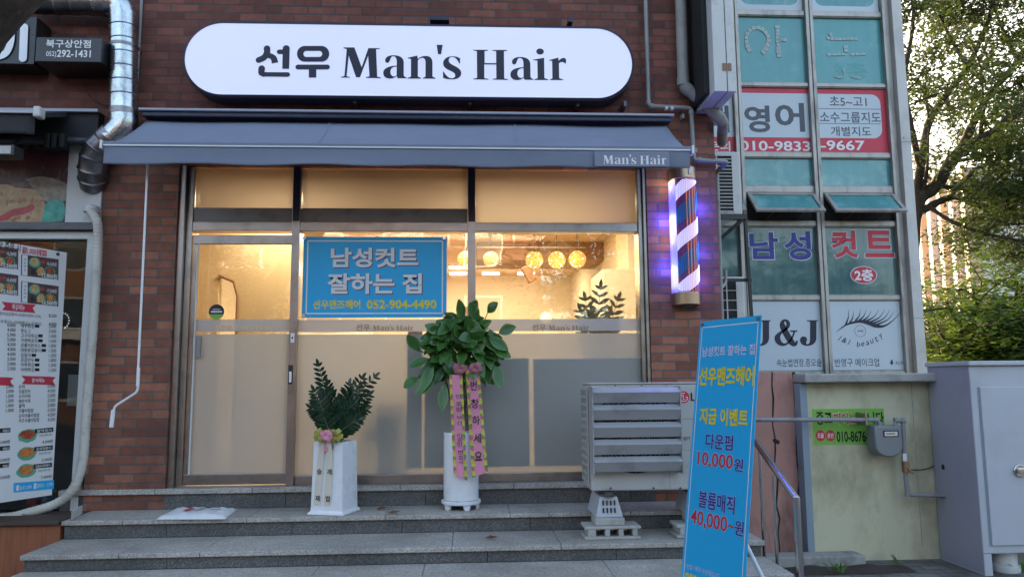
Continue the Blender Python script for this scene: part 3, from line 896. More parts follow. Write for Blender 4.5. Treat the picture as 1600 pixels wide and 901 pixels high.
# ---- poster hung behind the middle pane
YP = .0945
pp = wallplane(YP)
a0, b0, a1, b1 = pbox(pp, 473, 370, 698, 496)
post = thing('window_poster', 'blue poster with large Korean haircut lettering on the middle window pane', 'poster', (( a0 + a1) / 2, YP, b0))
g = MB(); g.box(a0, a1, YP, YP + .003, b0, b1); obj('sheet', g, MT['blue'], post)
def outline(pl, a0, a1, b0, b1, r, w, mat, parent, lift=.001, name='border_line'):
    o1 = rrect(a0, a1, b0, b1, r); o2 = rrect(a0 + w, a1 - w, b0 + w, b1 - w, max(.001, r - w))
    n = len(o1); g = MB()
    g.add([pl.at(x, y, lift) for (x, y) in o1 + o2], [(i, (i + 1) % n, n + (i + 1) % n, n + i) for i in range(n)])
    return obj(name, g, mat, parent)
outline(pp, a0 + .03, a1 - .03, b0 + .03, b1 - .03, .015, .011, MT['white_ink'], post)
for (s, u0, v0, u1, v1) in (('남성컷트', 517, 387, 654, 418), ('잘하는 집', 512, 427, 659, 459)):
    ptext(s, pp, u0 + 1, v0 + 1.2, u1 + 1.6, v1 + 1.6, MT['maroon_ink'], post, off=.036, lift=.0012)
    ptext(s, pp, u0, v0, u1, v1, MT['white_ink'], post, off=.03, lift=.0022)
for (s, u0, u1) in (('선우맨즈헤어', 489, 563), ('052-904-4490', 573, 682)):
    ptext(s, pp, u0, 468.5, u1, 482.5, MT['yellow'], post, off=.028, lift=.0015)
for (u, v) in ((476, 372), (694, 372), (475, 493), (694, 492)):
    p = HY(u, v, YP); g = MB(); g.tube([p, p - V((0, .006, 0))], .014, 14); obj('suction_cup', g, MT['galv'], post, smooth=40)

# ---- leafy plants
def add_leaf(mb, base, d, up, L, W, droop=.25, fold=.18, slots=(0, 0), nu=4, nv=6, wave=0.0, ph=0.0):
    """one blade: base point, direction, surface normal; slot 1 is the pale margin"""
    d = V(d).normalized(); side = d.cross(V(up)).normalized(); n = side.cross(d).normalized()
    w = nu + 1
    vs = []
    for j in range(nv + 1):
        t = j / nv
        wd = W * .5 * math.sin(math.pi * min(1, t * .94 + .03)) ** .8 * (1 - .15 * t)
        c = V(base) + d * L * t - V((0, 0, 1)) * droop * L * t * t
        for i in range(w):
            s_ = (i / nu - .5) * 2
            vs.append(c + side * wd * s_ + n * (abs(s_) * fold * wd + wave * wd * math.sin(t * 9 + ph) * s_))
    b = len(mb.v); mb.v += vs
    for j in range(nv):
        for i in range(nu):
            mb.f.append((b + j * w + i, b + j * w + i + 1, b + (j + 1) * w + i + 1, b + (j + 1) * w + i))
            mb.m.append(slots[1] if i in (0, nu - 1) else slots[0])

def zz_stems(parent, base, tips, leaf_mat_, rnd, LL=.07, WW=.028, rad=.05):
    sm = MB(); lf = MB()
    for tip in tips:
        tip = V(tip)
        b = V(base) + V((rnd.uniform(-rad, rad), rnd.uniform(-rad, rad), 0))
        mid = b.lerp(tip, .5) + V(((b.x - tip.x) * .18, 0, .04))
        pts = [b * (1 - t)**2 + mid * 2 * t * (1 - t) + tip * t * t for t in [i / 14 for i in range(15)]]
        sm.tube(pts, [.008 - .006 * i / 14 for i in range(15)], 6)
        pr = V((rnd.uniform(-.5, .5), -1, 0)).normalized()
        for i in range(3, 15):
            t = (pts[i] - pts[i - 1]).normalized()
            sd = t.cross(pr).normalized()
            k = .55 + .6 * math.sin(math.pi * min(1, (i - 1) / 13.5))
            for sgn in (-1, 1):
                d = sd * sgn * .95 + t * .75 + V((rnd.gauss(0, .1), rnd.gauss(0, .15), 0))
                add_leaf(lf, pts[i], d, pr * -1 + V((rnd.gauss(0, .25), 0, .2)), LL * k * rnd.uniform(.9, 1.1), WW * k, .1, .3, (0, 0), 2, 5)
        add_leaf(lf, pts[-1], pts[-1] - pts[-2], (0, -1, .3), LL * .8, WW * .8, .05, .3, (0, 0), 2, 5)
    obj('stems', sm, MT['stem'], parent, smooth=60)
    obj('foliage', lf, leaf_mat_, parent, smooth=70, fixn=False)

rnd = random.Random(4)
pb = HY(930, 560, .75)
t = thing('indoor_plant', 'haze-greyed zamioculcas plant standing inside the shop behind the right pane', 'plant', (pb.x, .75, ZL))
g = MB(); g.lathe([(.09, 0), (.12, .3), (.12, .62), (.1, .62), (.09, .3)], (pb.x, .75, ZL), 24); obj('planter', g, MT['white'], t, smooth=40)
zz_stems(t, (pb.x, .75, ZL + .6), [HY(u, v, .75) for (u, v) in ((938, 452), (965, 470), (915, 470), (925, 490), (952, 492), (908, 488))], M('hazed_indoor_leaflet', (.24, .29, .25), .4, 0, .2, 9), rnd, .13, .05)  # leaflet colour paled to carry the haze of the glass in front

# ================================================================== SHOP SIGN
pl = None
q0, q1 = HY(286, 92.5, -.2), HY(991, 101, -.2)
pl = Plane(q0, q1 - q0)
half = (pl.hit(640, 96.5)[1] - pl.hit(640, 155)[1] + pl.hit(640, 38)[1] - pl.hit(640, 96.5)[1]) / 2 if False else abs(pl.hit(640, 38)[1] - pl.hit(640, 155)[1]) / 2
cb = (pl.hit(640, 38)[1] + pl.hit(640, 155)[1]) / 2
Lw = (q1 - q0).length
sign = thing('shop_sign', 'long lit pill shaped white lightbox sign above the grey awning', 'sign', (0, -.04, HY(640, 155, -.2).z))
out = rrect(0, Lw, cb - half, cb + half, half * .999, 20)
g = MB(); g.prism([pl.at(x, y, 0) for (x, y) in out], pl.N * -.16)
obj('casing', g, MT['navy_rim'], sign, smooth=40)
n = len(out); inn = rrect(.016, Lw - .016, cb - half + .02, cb + half - .02, (half - .02) * .999, 20)
g = MB(); g.add([pl.at(x, y, .001) for (x, y) in out] + [pl.at(x, y, .012) for (x, y) in [(x * .998 + .002, y) for (x, y) in inn]], [(i, (i + 1) % n, n + (i + 1) % n, n + i) for i in range(n)])
obj('rim', g, MT['navy_rim'], sign)
m_face, nt, b_ = new_mat('lit_sign_face')
b_.inputs['Base Color'].default_value = (.7, .7, .75, 1)
b_.inputs['Emission Color'].default_value = (.62, .64, 1.0, 1); b_.inputs['Emission Strength'].default_value = .054
b_.inputs['Roughness'].default_value = .45
g = MB(); sheet(g, pl, inn, .009); obj('lit_face', g, m_face, sign)
def SP(x, y): return pl.hit(380 + x / 6.154, 60 + y / 6.154)
m_let = MT['ink']
g = MB()
k = 1 / 6.154 * (pl.hit(700, 96)[0] - pl.hit(600, 96)[0]) / 100
h_ = .0115
for pts, w_, cp in (([(232, 105), (232, 145), (205, 190), (153, 216)], [62, 60, 58, 58], (1, 1)), ([(238, 170), (278, 182), (300, 205), (309, 243)], [50, 54, 58, 62], (1, 0)),
                   ([(350, 137), (405, 137)], 46, (1, 0)), ([(417, 105), (412, 300)], [66, 64], (1, 0)),
                   ([(182, 297), (180, 335), (196, 352), (230, 353), (430, 355)], [62, 60, 48, 44, 46], (1, 1)),
                   ([(530, 283), (812, 283)], 48, (1, 1)), ([(670, 290), (670, 384)], 70, (0, 0))):
    stroke(g, pl, [SP(*p) for p in (smooth_pts(pts, 5) if len(pts) > 3 else pts)], [w * k for w in (lambda L, ws: [ws[min(len(ws) - 1, int(i / L * (len(ws) - 1) + .5))] for i in range(L)])((len(pts) - 1) * 5 + 1 if len(pts) > 3 else len(pts), w_ if isinstance(w_, list) else [w_, w_])], h_, cp)
    h_ += .0003
ring_o = rrect(520, 830, 80, 232, 75, 10); ring_i = rrect(582, 762, 128, 186, 29, 10); n = len(ring_o)
g.add([pl.at(*SP(*q), .0115) for q in ring_o + ring_i], [(i, (i + 1) % n, n + (i + 1) % n, n + i) for i in range(n)])
obj('korean_lettering', g, m_let, sign)
a0, b0 = SP(942, 386); a1, b1 = SP(3112, 400)
serif_text(pl, a0, b0, a1 - a0, m_let, sign, .0115)
for (u, v) in ((687, 33), (890, 36)):
    p = HY(u, v, -.1); g = MB(); g.box(p.x - .08 if u < 700 else p.x - .02, p.x + .08 if u < 700 else p.x + .02, -.16, -.001, p.z - .02, p.z + .012); obj('bracket', g, MT['navy_rim'], sign)
p = HY(800, 158, -.12)
for du in (-1.3, -.35, .55, .95):
    g = MB(); g.box(p.x + du - .012, p.x + du + .012, -.15, -.001, p.z - .045, p.z - .0); obj('hanger', g, MT['steel_dark'], sign)
p = HY(640, 165, -.03)

# ================================================================== AWNING
aw = thing('awning', 'blue grey fabric awning with a white lettered valance over the shopfront', 'awning', (-.45, 0, 3.05))
AX0, AX1, AY, AZ = -2.629, 1.659, -.75, 3.184
RX0, RX1, RY, RZ = -2.60, 1.652, -.14, 3.585
rr_ = random.Random(3)
g = MB()
def canopy(u, v):
    x = (RX0 * (1 - v) + AX0 * v) * (1 - u) + (RX1 * (1 - v) + AX1 * v) * u
    sag = .022 * math.sin(math.pi * v) + .004 * math.sin(u * 23) * (1 - v) + (.008 * abs(math.sin(u * 9.4)) * (1 - v) ** 3)
    return V((x, RY + (AY - RY) * v, RZ + (AZ - RZ) * v - sag))
g.grid(canopy, 60, 12)
o = obj('canopy', g, MT['fabric'], aw, smooth=60)
sm_ = o.modifiers.new('cloth', 'SOLIDIFY'); sm_.thickness = .003
for u0 in (.345, .70):
    g = MB(); g.grid(lambda u, v: canopy(u0 + (u - .5) * .004, .01 + v * .98) + V((0, -.002, .004)), 2, 12); obj('canopy_seam', g, MT['fabric'], aw, smooth=60, fixn=False)
g = MB()
g.grid(lambda u, v: V((AX0 + (AX1 - AX0) * u, AY - .018 - .006 * math.sin(u * 17 + v) * v - .012 * math.sin(u * 5.3) * v * v, AZ - .012 - (.128 + .006 * math.sin(u * 31)) * v)), 80, 8)
o = obj('valance', g, MT['fabric'], aw, smooth=60); sm_ = o.modifiers.new('cloth', 'SOLIDIFY'); sm_.thickness = .003
g = MB(); g.box(AX0 - .012, AX1 + .012, AY - .022, AY + .04, AZ - .012, AZ + .03); obj('front_bar', g, MT['fabric'], aw, bevel=.01)
g = MB(); g.box(AX0 - .004, AX1 + .004, AY - .027, AY - .0225, AZ - .008, AZ + .002); obj('white_piping', g, MT['white_ink'], aw)
g = MB(); g.box(AX0 - .03, AX0 - .0125, AY - .03, AY + .045, AZ - .03, AZ + .035); obj('end_cap', g, MT['white'], aw, bevel=.004); g = MB(); g.box(AX1 + .0125, AX1 + .03, AY - .03, AY + .045, AZ - .03, AZ + .035); obj('end_cap', g, MT['white'], aw, bevel=.004)
g = MB(); g.box(RX0 - .02, RX1 + .03, -.20, -.002, 3.60, 3.640); obj('cassette', g, MT['navy_rim'], aw, bevel=.008)
g = MB(); g.box(RX0 - .04, RX1 + .05, -.225, -.001, 3.642, 3.662); obj('cassette_lid', g, MT['lilac_steel'], aw, bevel=.004)
for sx in (-1.9, .9):
    g = MB(); g.tube(fillet([(sx, -.1, 3.5), (sx + .5, -.35, 3.3), (sx + .1, AY + .05, AZ - .0)], .03), .018, 8); obj('folding_arm', g, MT['white_dirty'], aw, smooth=50)
# valance lettering: white serif words on a slightly darker patch
pv = wallplane(AY - .037)
g = MB(); prect(g, pv, 929, 236, 1046, 260, 0); obj('valance_patch', g, MT['valance_patch'], aw)
a0, b0 = pv.hit(942, 256.5); a1, _ = pv.hit(1041, 257)
serif_text(pv, a0, b0, a1 - a0, MT['white_ink'], aw, .002)

# awning crank
cr = thing('awning_crank', 'thin white awning crank rod hanging down the left brick pier', 'crank rod', HY(178, 666, -.55))
yc = -.6
g = MB(); g.tube([HY(231, 250, yc), HY(216, 574, yc), HY(216, 600, yc)], .0085, 10); obj('rod', g, MT['white_gloss'], cr, smooth=50)
g = MB(); g.tube(fillet([HY(216, 600, yc), HY(214.5, 612, yc), HY(180, 634, yc), HY(177, 642, yc)], .05), .0085, 10); obj('bend', g, MT['white_gloss'], cr, smooth=50)
g = MB(); g.tube([HY(216.5, 574, yc), HY(215, 603, yc)], .012, 10); g.tube([HY(177, 640, yc), HY(174, 667, yc)], .0145, 12); obj('grip', g, MT['white_gloss'], cr, smooth=50)

# ================================================================== BARBER POLE
cx = HY(1067, 370, -.02).x
zt0, zt1 = HY(1067, 263, -.1).z, HY(1067, 281, -.1).z
zb1, zb0 = HY(1072, 457, -.1).z, HY(1072, 476, -.1).z
bp = thing('barber_pole', 'glowing barber pole light with white, blue and red spiral on the right brick pier', 'barber pole', (cx, -.02, zb0))
HW = .105
def cap(z0, z1, name, grow):
    pr = [(cx + (HW + .006) * math.cos(a), -.05 - (HW + .03) * max(0, math.sin(a))) for a in [math.pi * i / 18 for i in range(19)]]
    pr = [(cx + HW + .006, -.002)] + pr + [(cx - HW - .006, -.002)]
    g = MB(); g.prism([(x, y, z0) for (x, y) in pr], (0, 0, z1 - z0)); return obj(name, g, MT['brass'], bp, bevel=.003, smooth=40)
cap(zt1, zt0, 'top_cap', 1); cap(zb0, zb1, 'bottom_cap', 1)
g = MB(); g.box(cx + .02, cx + .05, -.192, -.186, zt1 + .03, zt1 + .075); obj('cap_label', g, MT['white_ink'], bp)
g = MB(); p = (cx, -.06, zb0); g.lathe([(.05, 0), (.045, -.02), (.001, -.022)], (cx, -.07, zb0), 20); obj('drip_foot', g, MT['steel_dark'], bp)
H_ = zt1 - zb1
RP = HW - .016
def onpole(a, z, r=RP): return V((cx + .016 + r * math.cos(a), -.055 - (r + .02) * math.sin(a), z))
m_red = emis('dim_red_spiral', (.13, .03, .13), .07)
g = MB(); g.grid(lambda u, v: onpole(math.pi * (1 - u), zb1 + H_ * v), 24, 20); obj('spiral_drum', g, m_red, bp, smooth=60)
# ribs down the drum, their orange reflection put in as emission
g = MB()
for a in (50, 66, 84, 100):
    g.tube([onpole(R(a), zb1, RP + .002), onpole(R(a), zt1, RP + .002)], .003, 6)
obj('drum_ribs', g, emis('painted_orange_reflex', (.6, .16, .06), .25), bp)
m_wled = emis('white_leds', (.90, .90, 1.0), .42)
m_wband = emis('white_led_band', (.34, .28, .75), .10)
m_bled = emis('cyan_leds', (.02, .28, .50), .2)
m_bband = emis('blue_led_band', (.015, .02, .16), .05)
pitch = H_ / 1.55
def spiral_band(z_c, hh, name, matb, matl):
    band = MB(); leds = MB()
    zz = lambda u, w: z_c - .115 + .21 * u + w
    nn = 26
    rows = []
    for j in range(2):
        rows.append([(math.pi * (1 - u / nn), min(zt1 - .001, max(zb1 + .001, zz(u / nn, (j - .5) * hh)))) for u in range(nn + 1)])
    vs = [onpole(a, z, RP + .003) for r in rows for (a, z) in r]
    w = nn + 1
    band.add(vs, [(i, i + 1, w + i + 1, w + i) for i in range(nn)])
    for i in range(1, 20):
        for j in range(7):
            u = i / 20; z = zz(u, (j / 6 - .5) * hh * .86)
            if not zb1 + .012 < z < zt1 - .012: continue
            c = onpole(math.pi * (1 - u), z, RP + .006); s = .0055
            leds.add([c + V((s, 0, 0)), c + V((-s, 0, 0)), c + V((0, s, 0)), c + V((0, -s, 0)), c + V((0, 0, s)), c + V((0, 0, -s))],
                     [(0, 2, 4), (2, 1, 4), (1, 3, 4), (3, 0, 4), (2, 0, 5), (1, 2, 5), (3, 1, 5), (0, 3, 5)])
    o = obj(name, band, matb, bp)
    obj('leds', leds, matl, o)
for v, hh, nm, mb_, ml in ((284, .13, 'white_spiral', m_wband, m_wled), (323, .15, 'blue_spiral', m_bband, m_bled), (362, .13, 'white_spiral', m_wband, m_wled), (402, .15, 'blue_spiral', m_bband, m_bled), (438, .13, 'white_spiral', m_wband, m_wled)):
    spiral_band(HY(1072, v, -.15).z, hh, nm, mb_, ml)
# side light strips (they give off the blue and cream glow on the bricks)
m_side, nt, b_ = new_mat('side_light_strip')
gn = N(nt, 'ShaderNodeNewGeometry'); sp_ = N(nt, 'ShaderNodeSeparateXYZ'); nt.links.new(gn.outputs['Position'], sp_.inputs[0])
wv = N(nt, 'ShaderNodeMath', operation='SINE'); ml_ = N(nt, 'ShaderNodeMath', operation='MULTIPLY'); ml_.inputs[1].default_value = 2 * math.pi / (.44)
nt.links.new(sp_.outputs[2], ml_.inputs[0]); nt.links.new(ml_.outputs[0], wv.inputs[0])
cr_ = ramp(nt, wv.outputs[0], .0, .6, (.16, .12, .85), (1.0, .88, .68))
nt.links.new(cr_, b_.inputs['Emission Color']); b_.inputs['Emission Strength'].default_value = .085
b_.inputs['Base Color'].default_value = (.6, .6, .6, 1)
g = MB(); g.box(cx - HW - .002, cx - HW + .018, -.085, -.003, zb1, zt1); g.prism([(cx - HW + .0185, -.06, zb1), (cx - HW + .026, -.12, zb1), (cx - HW + .002, -.088, zb1)], (0, 0, H_)); obj('side_strip', g, m_side, bp)
g = MB(); g.box(cx + HW - .006, cx + HW + .004, -.075, -.003, zb1, zt1); obj('side_strip', g, emis('violet_side_strip', (.12, .10, .95), .2), bp)
for (dx, zz_, w, col) in ((-.16, .22, 3.0, (.05, .06, 1.0)), (-.16, .62, 3.2, (.05, .06, 1.0)), (-.15, .45, .3, (1, .85, .65)), (-.15, .9, .3, (1, .85, .65)), (.16, .72, 2.4, (.05, .05, 1.0)), (.16, .35, 1.7, (.06, .06, 1.0)), (.15, .1, .8, (.2, .1, 1))):
    l = bpy.data.lights.new('pole_glow', 'POINT'); l.energy = w * .15; l.color = col; l.shadow_soft_size = .03
    o = bpy.data.objects.new('pole_glow', l); scene.collection.objects.link(o); o.location = (cx + dx, -.075, zb1 + zz_); o['kind'] = 'helper'

# ================================================================== PIPES ON THE WALL
def pipe(name, label, cat, pts, r, mat, n=12, collars=(), fr=.06, cmat=None):
    t = thing(name, label, cat, (pts[0][0], pts[0][1], min(p[2] for p in pts)))
    g = MB(); g.tube(fillet(pts, fr), r, n); obj('run', g, mat, t, smooth=50)
    for (p, d) in collars:
        d = V(d).normalized(); g = MB(); g.tube([V(p) - d * r * .8, V(p) + d * r * .8], r * 1.28, n); obj('collar', g, cmat or mat, t, smooth=40)
    return t
yp = -.07
P = [HY(1008, -30, yp), HY(1013.5, 166, yp), HY(1080, 169, yp), HY(1083.5, 250, yp), HY(1137, 253, yp), HY(1120, 268, .12), HY(1130, 560, .12)]
gp = pipe('gas_pipe', 'thin grey gas pipe stepping along and round the building corner beside the barber pole', 'pipe', P, .0185, MT['pipe_grey'], collars=[(P[1] + V((.03, 0, 0)), (1, 0, 0)), (P[1] + V((0, 0, .03)), (0, 0, 1)), (P[2] + V((0, 0, -.04)), (0, 0, 1)), (P[3] + V((0, 0, .04)), (0, 0, 1)), (P[3] + V((.05, 0, 0)), (1, 0, 0))], fr=.035)
for (u, v) in ((1042, 168), (1050.5, 168)):
    p = HY(u, v, yp - .02); g = MB(); g.tube([p - V((.012, .0, 0)), p + V((.012, .0, 0))], .0195, 12); g.v = [q + V((0, .02, 0)) for q in g.v]; obj('white_tag', g, MT['white_ink'], gp)
for (u, v) in ((1066, 183), (1086, 236)):
    p = HY(u, v, -.03); g = MB(); g.box(p.x - .012, p.x + .012, -.06, -.002, p.z - .02, p.z + .02); obj('clip', g, MT['pipe_grey'], gp, bevel=.003)
yp = -.11
P = [HY(1062, -40, yp), HY(1067.5, 134, yp), HY(1130, 190, yp), HY(1128, 222, .35)]
dp = pipe('drain_pipe', 'thick weathered beige drain pipe bending round the upper right brick corner', 'pipe', P, .0465, MT['pipe_beige'], 18, fr=.05)
for (p, d) in ((P[1] + V((0, 0, .035)), (0, 0, 1)), (P[1] + (P[2] - P[1]) * .08, P[2] - P[1]), (P[2] + (P[1] - P[2]) * .12, P[2] - P[1])):
    d = V(d).normalized(); g = MB(); g.tube([p - d * .035, p + d * .035], .052, 18); obj('collar', g, MT['pipe_beige'], dp, smooth=40)
d = (P[2] - P[1]).normalized(); p = P[1] + (P[2] - P[1]) * .42
g = MB(); g.tube([p - d * .014, p + d * .014], .0505, 18); obj('clamp', g, MT['soffit'], dp, smooth=40)
pipe('conduit', 'slim pale conduit running down beside the big silver duct', 'conduit', [HY(223, -30, -.03), HY(211, 178, -.03), HY(210, 196, -.03)], .0115, MT['pipe_beige'], 10)
# silver duct
yd = -.17
P = [HY(40, 3, yd), HY(150, 5, yd), HY(193, 12, yd), HY(193, 172, yd), HY(196, 183, yd), HY(150, 236, yd + .02), HY(144, 262, yd + .06), HY(147, 290, .02)]
du = thing('ventilation_duct', 'fat silver sheet metal duct bending down into the neighbouring shop front', 'duct', (P[3].x, yd, P[-1].z))
def ribbed(mb, pts, r, step, amp=.006):
    pts = [V(p) for p in pts]
    L = sum((b - a).length for a, b in zip(pts, pts[1:]))
    n = max(2, int(L / step)); out = []; rs = []
    acc = 0; seg = 0
    d = [0]
    for a, b in zip(pts, pts[1:]): d.append(d[-1] + (b - a).length)
    for i in range(n + 1):
        s = L * i / n
        while seg < len(pts) - 2 and d[seg + 1] < s: seg += 1
        t = (s - d[seg]) / max(1e-6, d[seg + 1] - d[seg]); p = pts[seg].lerp(pts[seg + 1], t)
        dr = (pts[seg + 1] - pts[seg]).normalized()
        if 0 < i < n:
            out += [p - dr * .006, p, p + dr * .006]; rs += [r, r + amp, r]
        else: out.append(p); rs.append(r)
    mb.tube(out, rs, 28)
g = MB(); ribbed(g, [P[0], P[1], P[1].lerp(P[2], .4)], .098, .11); obj('upper_run', g, MT['galv_dull'], du, smooth=35)
g = MB(); g.tube(fillet([P[1], HY(191, 4, yd), HY(193, 40, yd)], .16, 8), .104, 28); obj('elbow', g, MT['galv'], du, smooth=25)
g = MB(); ribbed(g, [HY(193, 22, yd), P[3]], .105, .115); obj('vertical_run', g, MT['galv'], du, smooth=35)
g = MB(); p = HY(193, 76, yd); g.tube([p, p + V((0, 0, .025))], .109, 28); obj('strap', g, MT['galv_dull'], du, smooth=35); g = MB(); p = HY(193, 181, yd); g.tube([p, p + V((0, 0, .05))], .109, 28); obj('strap', g, MT['galv_dull'], du, smooth=35)
g = MB(); g.tube(fillet([P[3], HY(195, 196, yd), HY(172, 218, yd)], .1, 4), .106, 28); obj('bend', g, MT['galv'], du, smooth=25)
g = MB(); ribbed(g, fillet([HY(178, 210, yd), P[5], P[6], P[7]], .12, 5), .108, .075, .009); obj('foil_run', g, MT['galv_dull'], du, smooth=35)
for u in (169, 214):
    p = HY(u, 76, -.06); g = MB(); g.box(p.x - .012, p.x + .012, -.12, -.002, p.z - .015, p.z + .015); obj('strap_lug', g, MT['steel'], du)
pipe('loose_wire', 'thin loose black wire dangling on the bricks under the small black sign', 'wire', [HY(88, 22, -.05), HY(104, 56, -.05), HY(122, 110, -.02), HY(135, 145, -.02), HY(150, 160, -.02), HY(168, 166, -.02)], .004, MT['black'], 6, fr=.08)

# projecting steel sign box on the corner, seen edge-on
p0 = HY(1112, 60, -.5); p1 = HY(1146, 60, -.5); zb_ = HY(1130, 143, -.52).z
bx = thing('projecting_sign', 'beige hinged steel projecting sign box seen edge on at the upper right corner', 'sign', ((p0.x + p1.x) / 2, 0, zb_))
g = MB(); g.box(p0.x, p1.x, -.52, -.001, zb_, zb_ + 1.6); obj('casing', g, MT['white_dirty'], bx, bevel=.004)
g = MB(); xm = p0.x + (p1.x - p0.x) * .58; g.box(xm, xm + .005, -.523, -.5, zb_ + .002, zb_ + 1.6); g.box(xm, xm + .005, -.518, -.01, zb_ - .002, zb_ + .01); obj('seam', g, MT['black'], bx)
g = MB(); zz_ = HY(1133, 105, -.52).z
for s in (-1, 1): g.box(xm + .003 + s * .022 - .014, xm + .003 + s * .022 + .014, -.527, -.521, zz_ - .03, zz_ + .03)
obj('hinge', g, MT['soffit'], bx)
g = MB(); g.box(p0.x - .045, p0.x - .004, -.40, -.002, zb_ + .03, zb_ + 1.6); obj('back_panel', g, MT['void'], bx)

# ================================================================== NEIGHBOUR ON THE LEFT
zt = HY(60, 361, -.01).z
wx1 = HY(146, 420, -.01).x; wx0 = HY(131, 500, -.01).x
zbw = HY(60, 812, -.05).z
ns = thing('neighbour_window', 'white framed dark window of the neighbouring snack bar behind the menu banner', 'window', (-4.5, 0, zbw))
g = MB()
zfi = HY(60, 373, -.01).z
g.prism([(-9, -.01, zt), (wx1, -.01, zt), (wx1 - .02, -.01, zbw), (wx1 - .075, -.01, zbw), (wx1 - .062, -.01, zfi), (-9, -.01, zfi)], (0, .1, 0))
obj('frame', g, MT['white_dirty'], ns, bevel=.004)
g = MB(); g.box(-9, wx1 - .05, .05, .058, zbw, zfi); obj('pane', g, MT['glass_dim'], ns)
g = MB(); p = HY(99, 585, .12); g.box(p.x, wx1 - .09, .2, .24, p.z - .25, p.z); obj('inner_board', g, MT['white_dirty'], ns)
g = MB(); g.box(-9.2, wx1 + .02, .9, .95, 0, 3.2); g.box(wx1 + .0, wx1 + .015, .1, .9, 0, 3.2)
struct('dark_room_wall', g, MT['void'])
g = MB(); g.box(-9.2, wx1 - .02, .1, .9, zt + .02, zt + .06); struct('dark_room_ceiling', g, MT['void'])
g = MB(); p = HY(60, 348, -.03); q = HY(60, 360, -.03); g.box(-9, HY(153, 352, -.03).x, -.06, .1, q.z + .002, p.z)
tag(obj('steel_strip', g, MT['steel_dark'], bevel=.004), 'long grey metal strip between the food picture panel and the white window frame', 'trim')
# food picture panel
yy = -.02
pf = wallplane(yy)
def noise_mat(name, c0, c1, sc, c2=None):
    m, nt, b = new_mat(name); v = coords(nt)
    c = mixc(nt, ramp(nt, noise(nt, v, sc, 6, .65), .38, .62), c0, c1)
    if c2: c = mixc(nt, ramp(nt, noise(nt, v, sc * 1.7, 4), .55, .62), c, c2)
    nt.links.new(c, b.inputs['Base Color']); b.inputs['Roughness'].default_value = .35
    return m
a0, b0, a1, b1 = pbox(pf, -90, 215, 105, 347)
fp = thing('food_panel', 'dark printed food picture panel with a red streak above the neighbouring window', 'panel', (a1 - .5, yy, b0))
g = MB(); g.box(a0 - 4, a1, yy, .28, b0, b1 + .1); obj('board', g, noise_mat('maroon_food_print', (.035, .018, .022), (.10, .03, .04), 5, (.14, .10, .09)), fp)
def blob(pts, mat, h, name):
    g = MB(); q = [pf.hit(*p) for p in smooth_pts(pts + [pts[0]], 5)[:-1]]; sheet(g, pf, q, h); return obj(name, g, mat, fp)
blob([(-80, 300), (0, 288), (25, 293), (58, 298), (70, 318), (72, 338), (66, 346.5), (-80, 346.5)], noise_mat('cream_food_print', (.34, .20, .09), (.46, .32, .17), 9, (.28, .11, .05)), .001, 'cream_print')
blob([(40, 280), (68, 276), (104, 288), (104, 312), (75, 316), (58, 300)], noise_mat('grey_food_print', (.16, .13, .10), (.30, .26, .21), 14), .0012, 'grey_print')
blob([(-60, 330), (-20, 340), (0, 337), (20, 327), (38, 324), (50, 318), (54, 326), (40, 334), (20, 338), (5, 345), (-60, 346)], noise_mat('red_food_print', (.30, .02, .03), (.45, .05, .05), 9), .002, 'red_streak')
blob([(70, 320), (84, 312), (98, 315), (102, 330), (98, 344), (84, 346.5), (66, 346.5), (68, 334)], noise_mat('teal_food_print', (.02, .20, .17), (.05, .38, .30), 9), .0022, 'teal_print')
a0, b0, a1, b1 = pbox(pf, 105.5, 215, 160, 348)
g = MB(); g.box(a0, a1, yy - .004, .28, b0, b1 + .08)
tag(obj('duct_panel', g, MT['white_dirty'], bevel=.003), 'plain off white panel where the silver duct ends beside the food picture', 'panel')
# neighbour sign board and boxes
nb = thing('neighbour_sign', 'black sign board with big rounded white letters at the upper left edge', 'sign', (HY(20, 100, -.2).x, 0, HY(20, 100, -.2).z))
p = HY(53, 101, -.22); q = HY(53, 30, -.22)
g = MB(); g.box(p.x - 5, p.x, -.22, -.002, p.z, q.z + .02); obj('board', g, MT['sign_black'], nb, bevel=.006)
pn_ = wallplane(-.221)
g = MB(); stroke(g, pn_, [pn_.hit(39, 44), pn_.hit(37, 92)], .062, .012); stroke(g, pn_, smooth_pts([pn_.hit(-8, 91), pn_.hit(8, 86), pn_.hit(16, 74), pn_.hit(19, 55), pn_.hit(18, 30)], 5), .055, .0125)
obj('lettering', g, MT['white_gloss'], nb)
q0 = HY(57, 58, -.34); q1 = HY(158, 98, -.34)
br = thing('branch_sign', 'small black box sign with a white Korean branch name and phone number', 'sign', ((q0.x + q1.x) / 2, 0, q1.z))
g = MB(); g.box(q0.x, q1.x, -.34, -.002, q1.z, q0.z); obj('box', g, MT['sign_black'], br, bevel=.006)
pb_ = wallplane(-.341)
ptext('북구상안점', pb_, 72, 62.5, 142, 75, MT['white_ink'], br, off=.02, lift=.001)
ptext('052)', pb_, 72, 80.5, 88, 90.5, MT['white_ink'], br, off=.01, lift=.001)
ptext('292-1431', pb_, 89, 78.5, 142, 90, MT['white_ink'], br, off=.02, lift=.001)
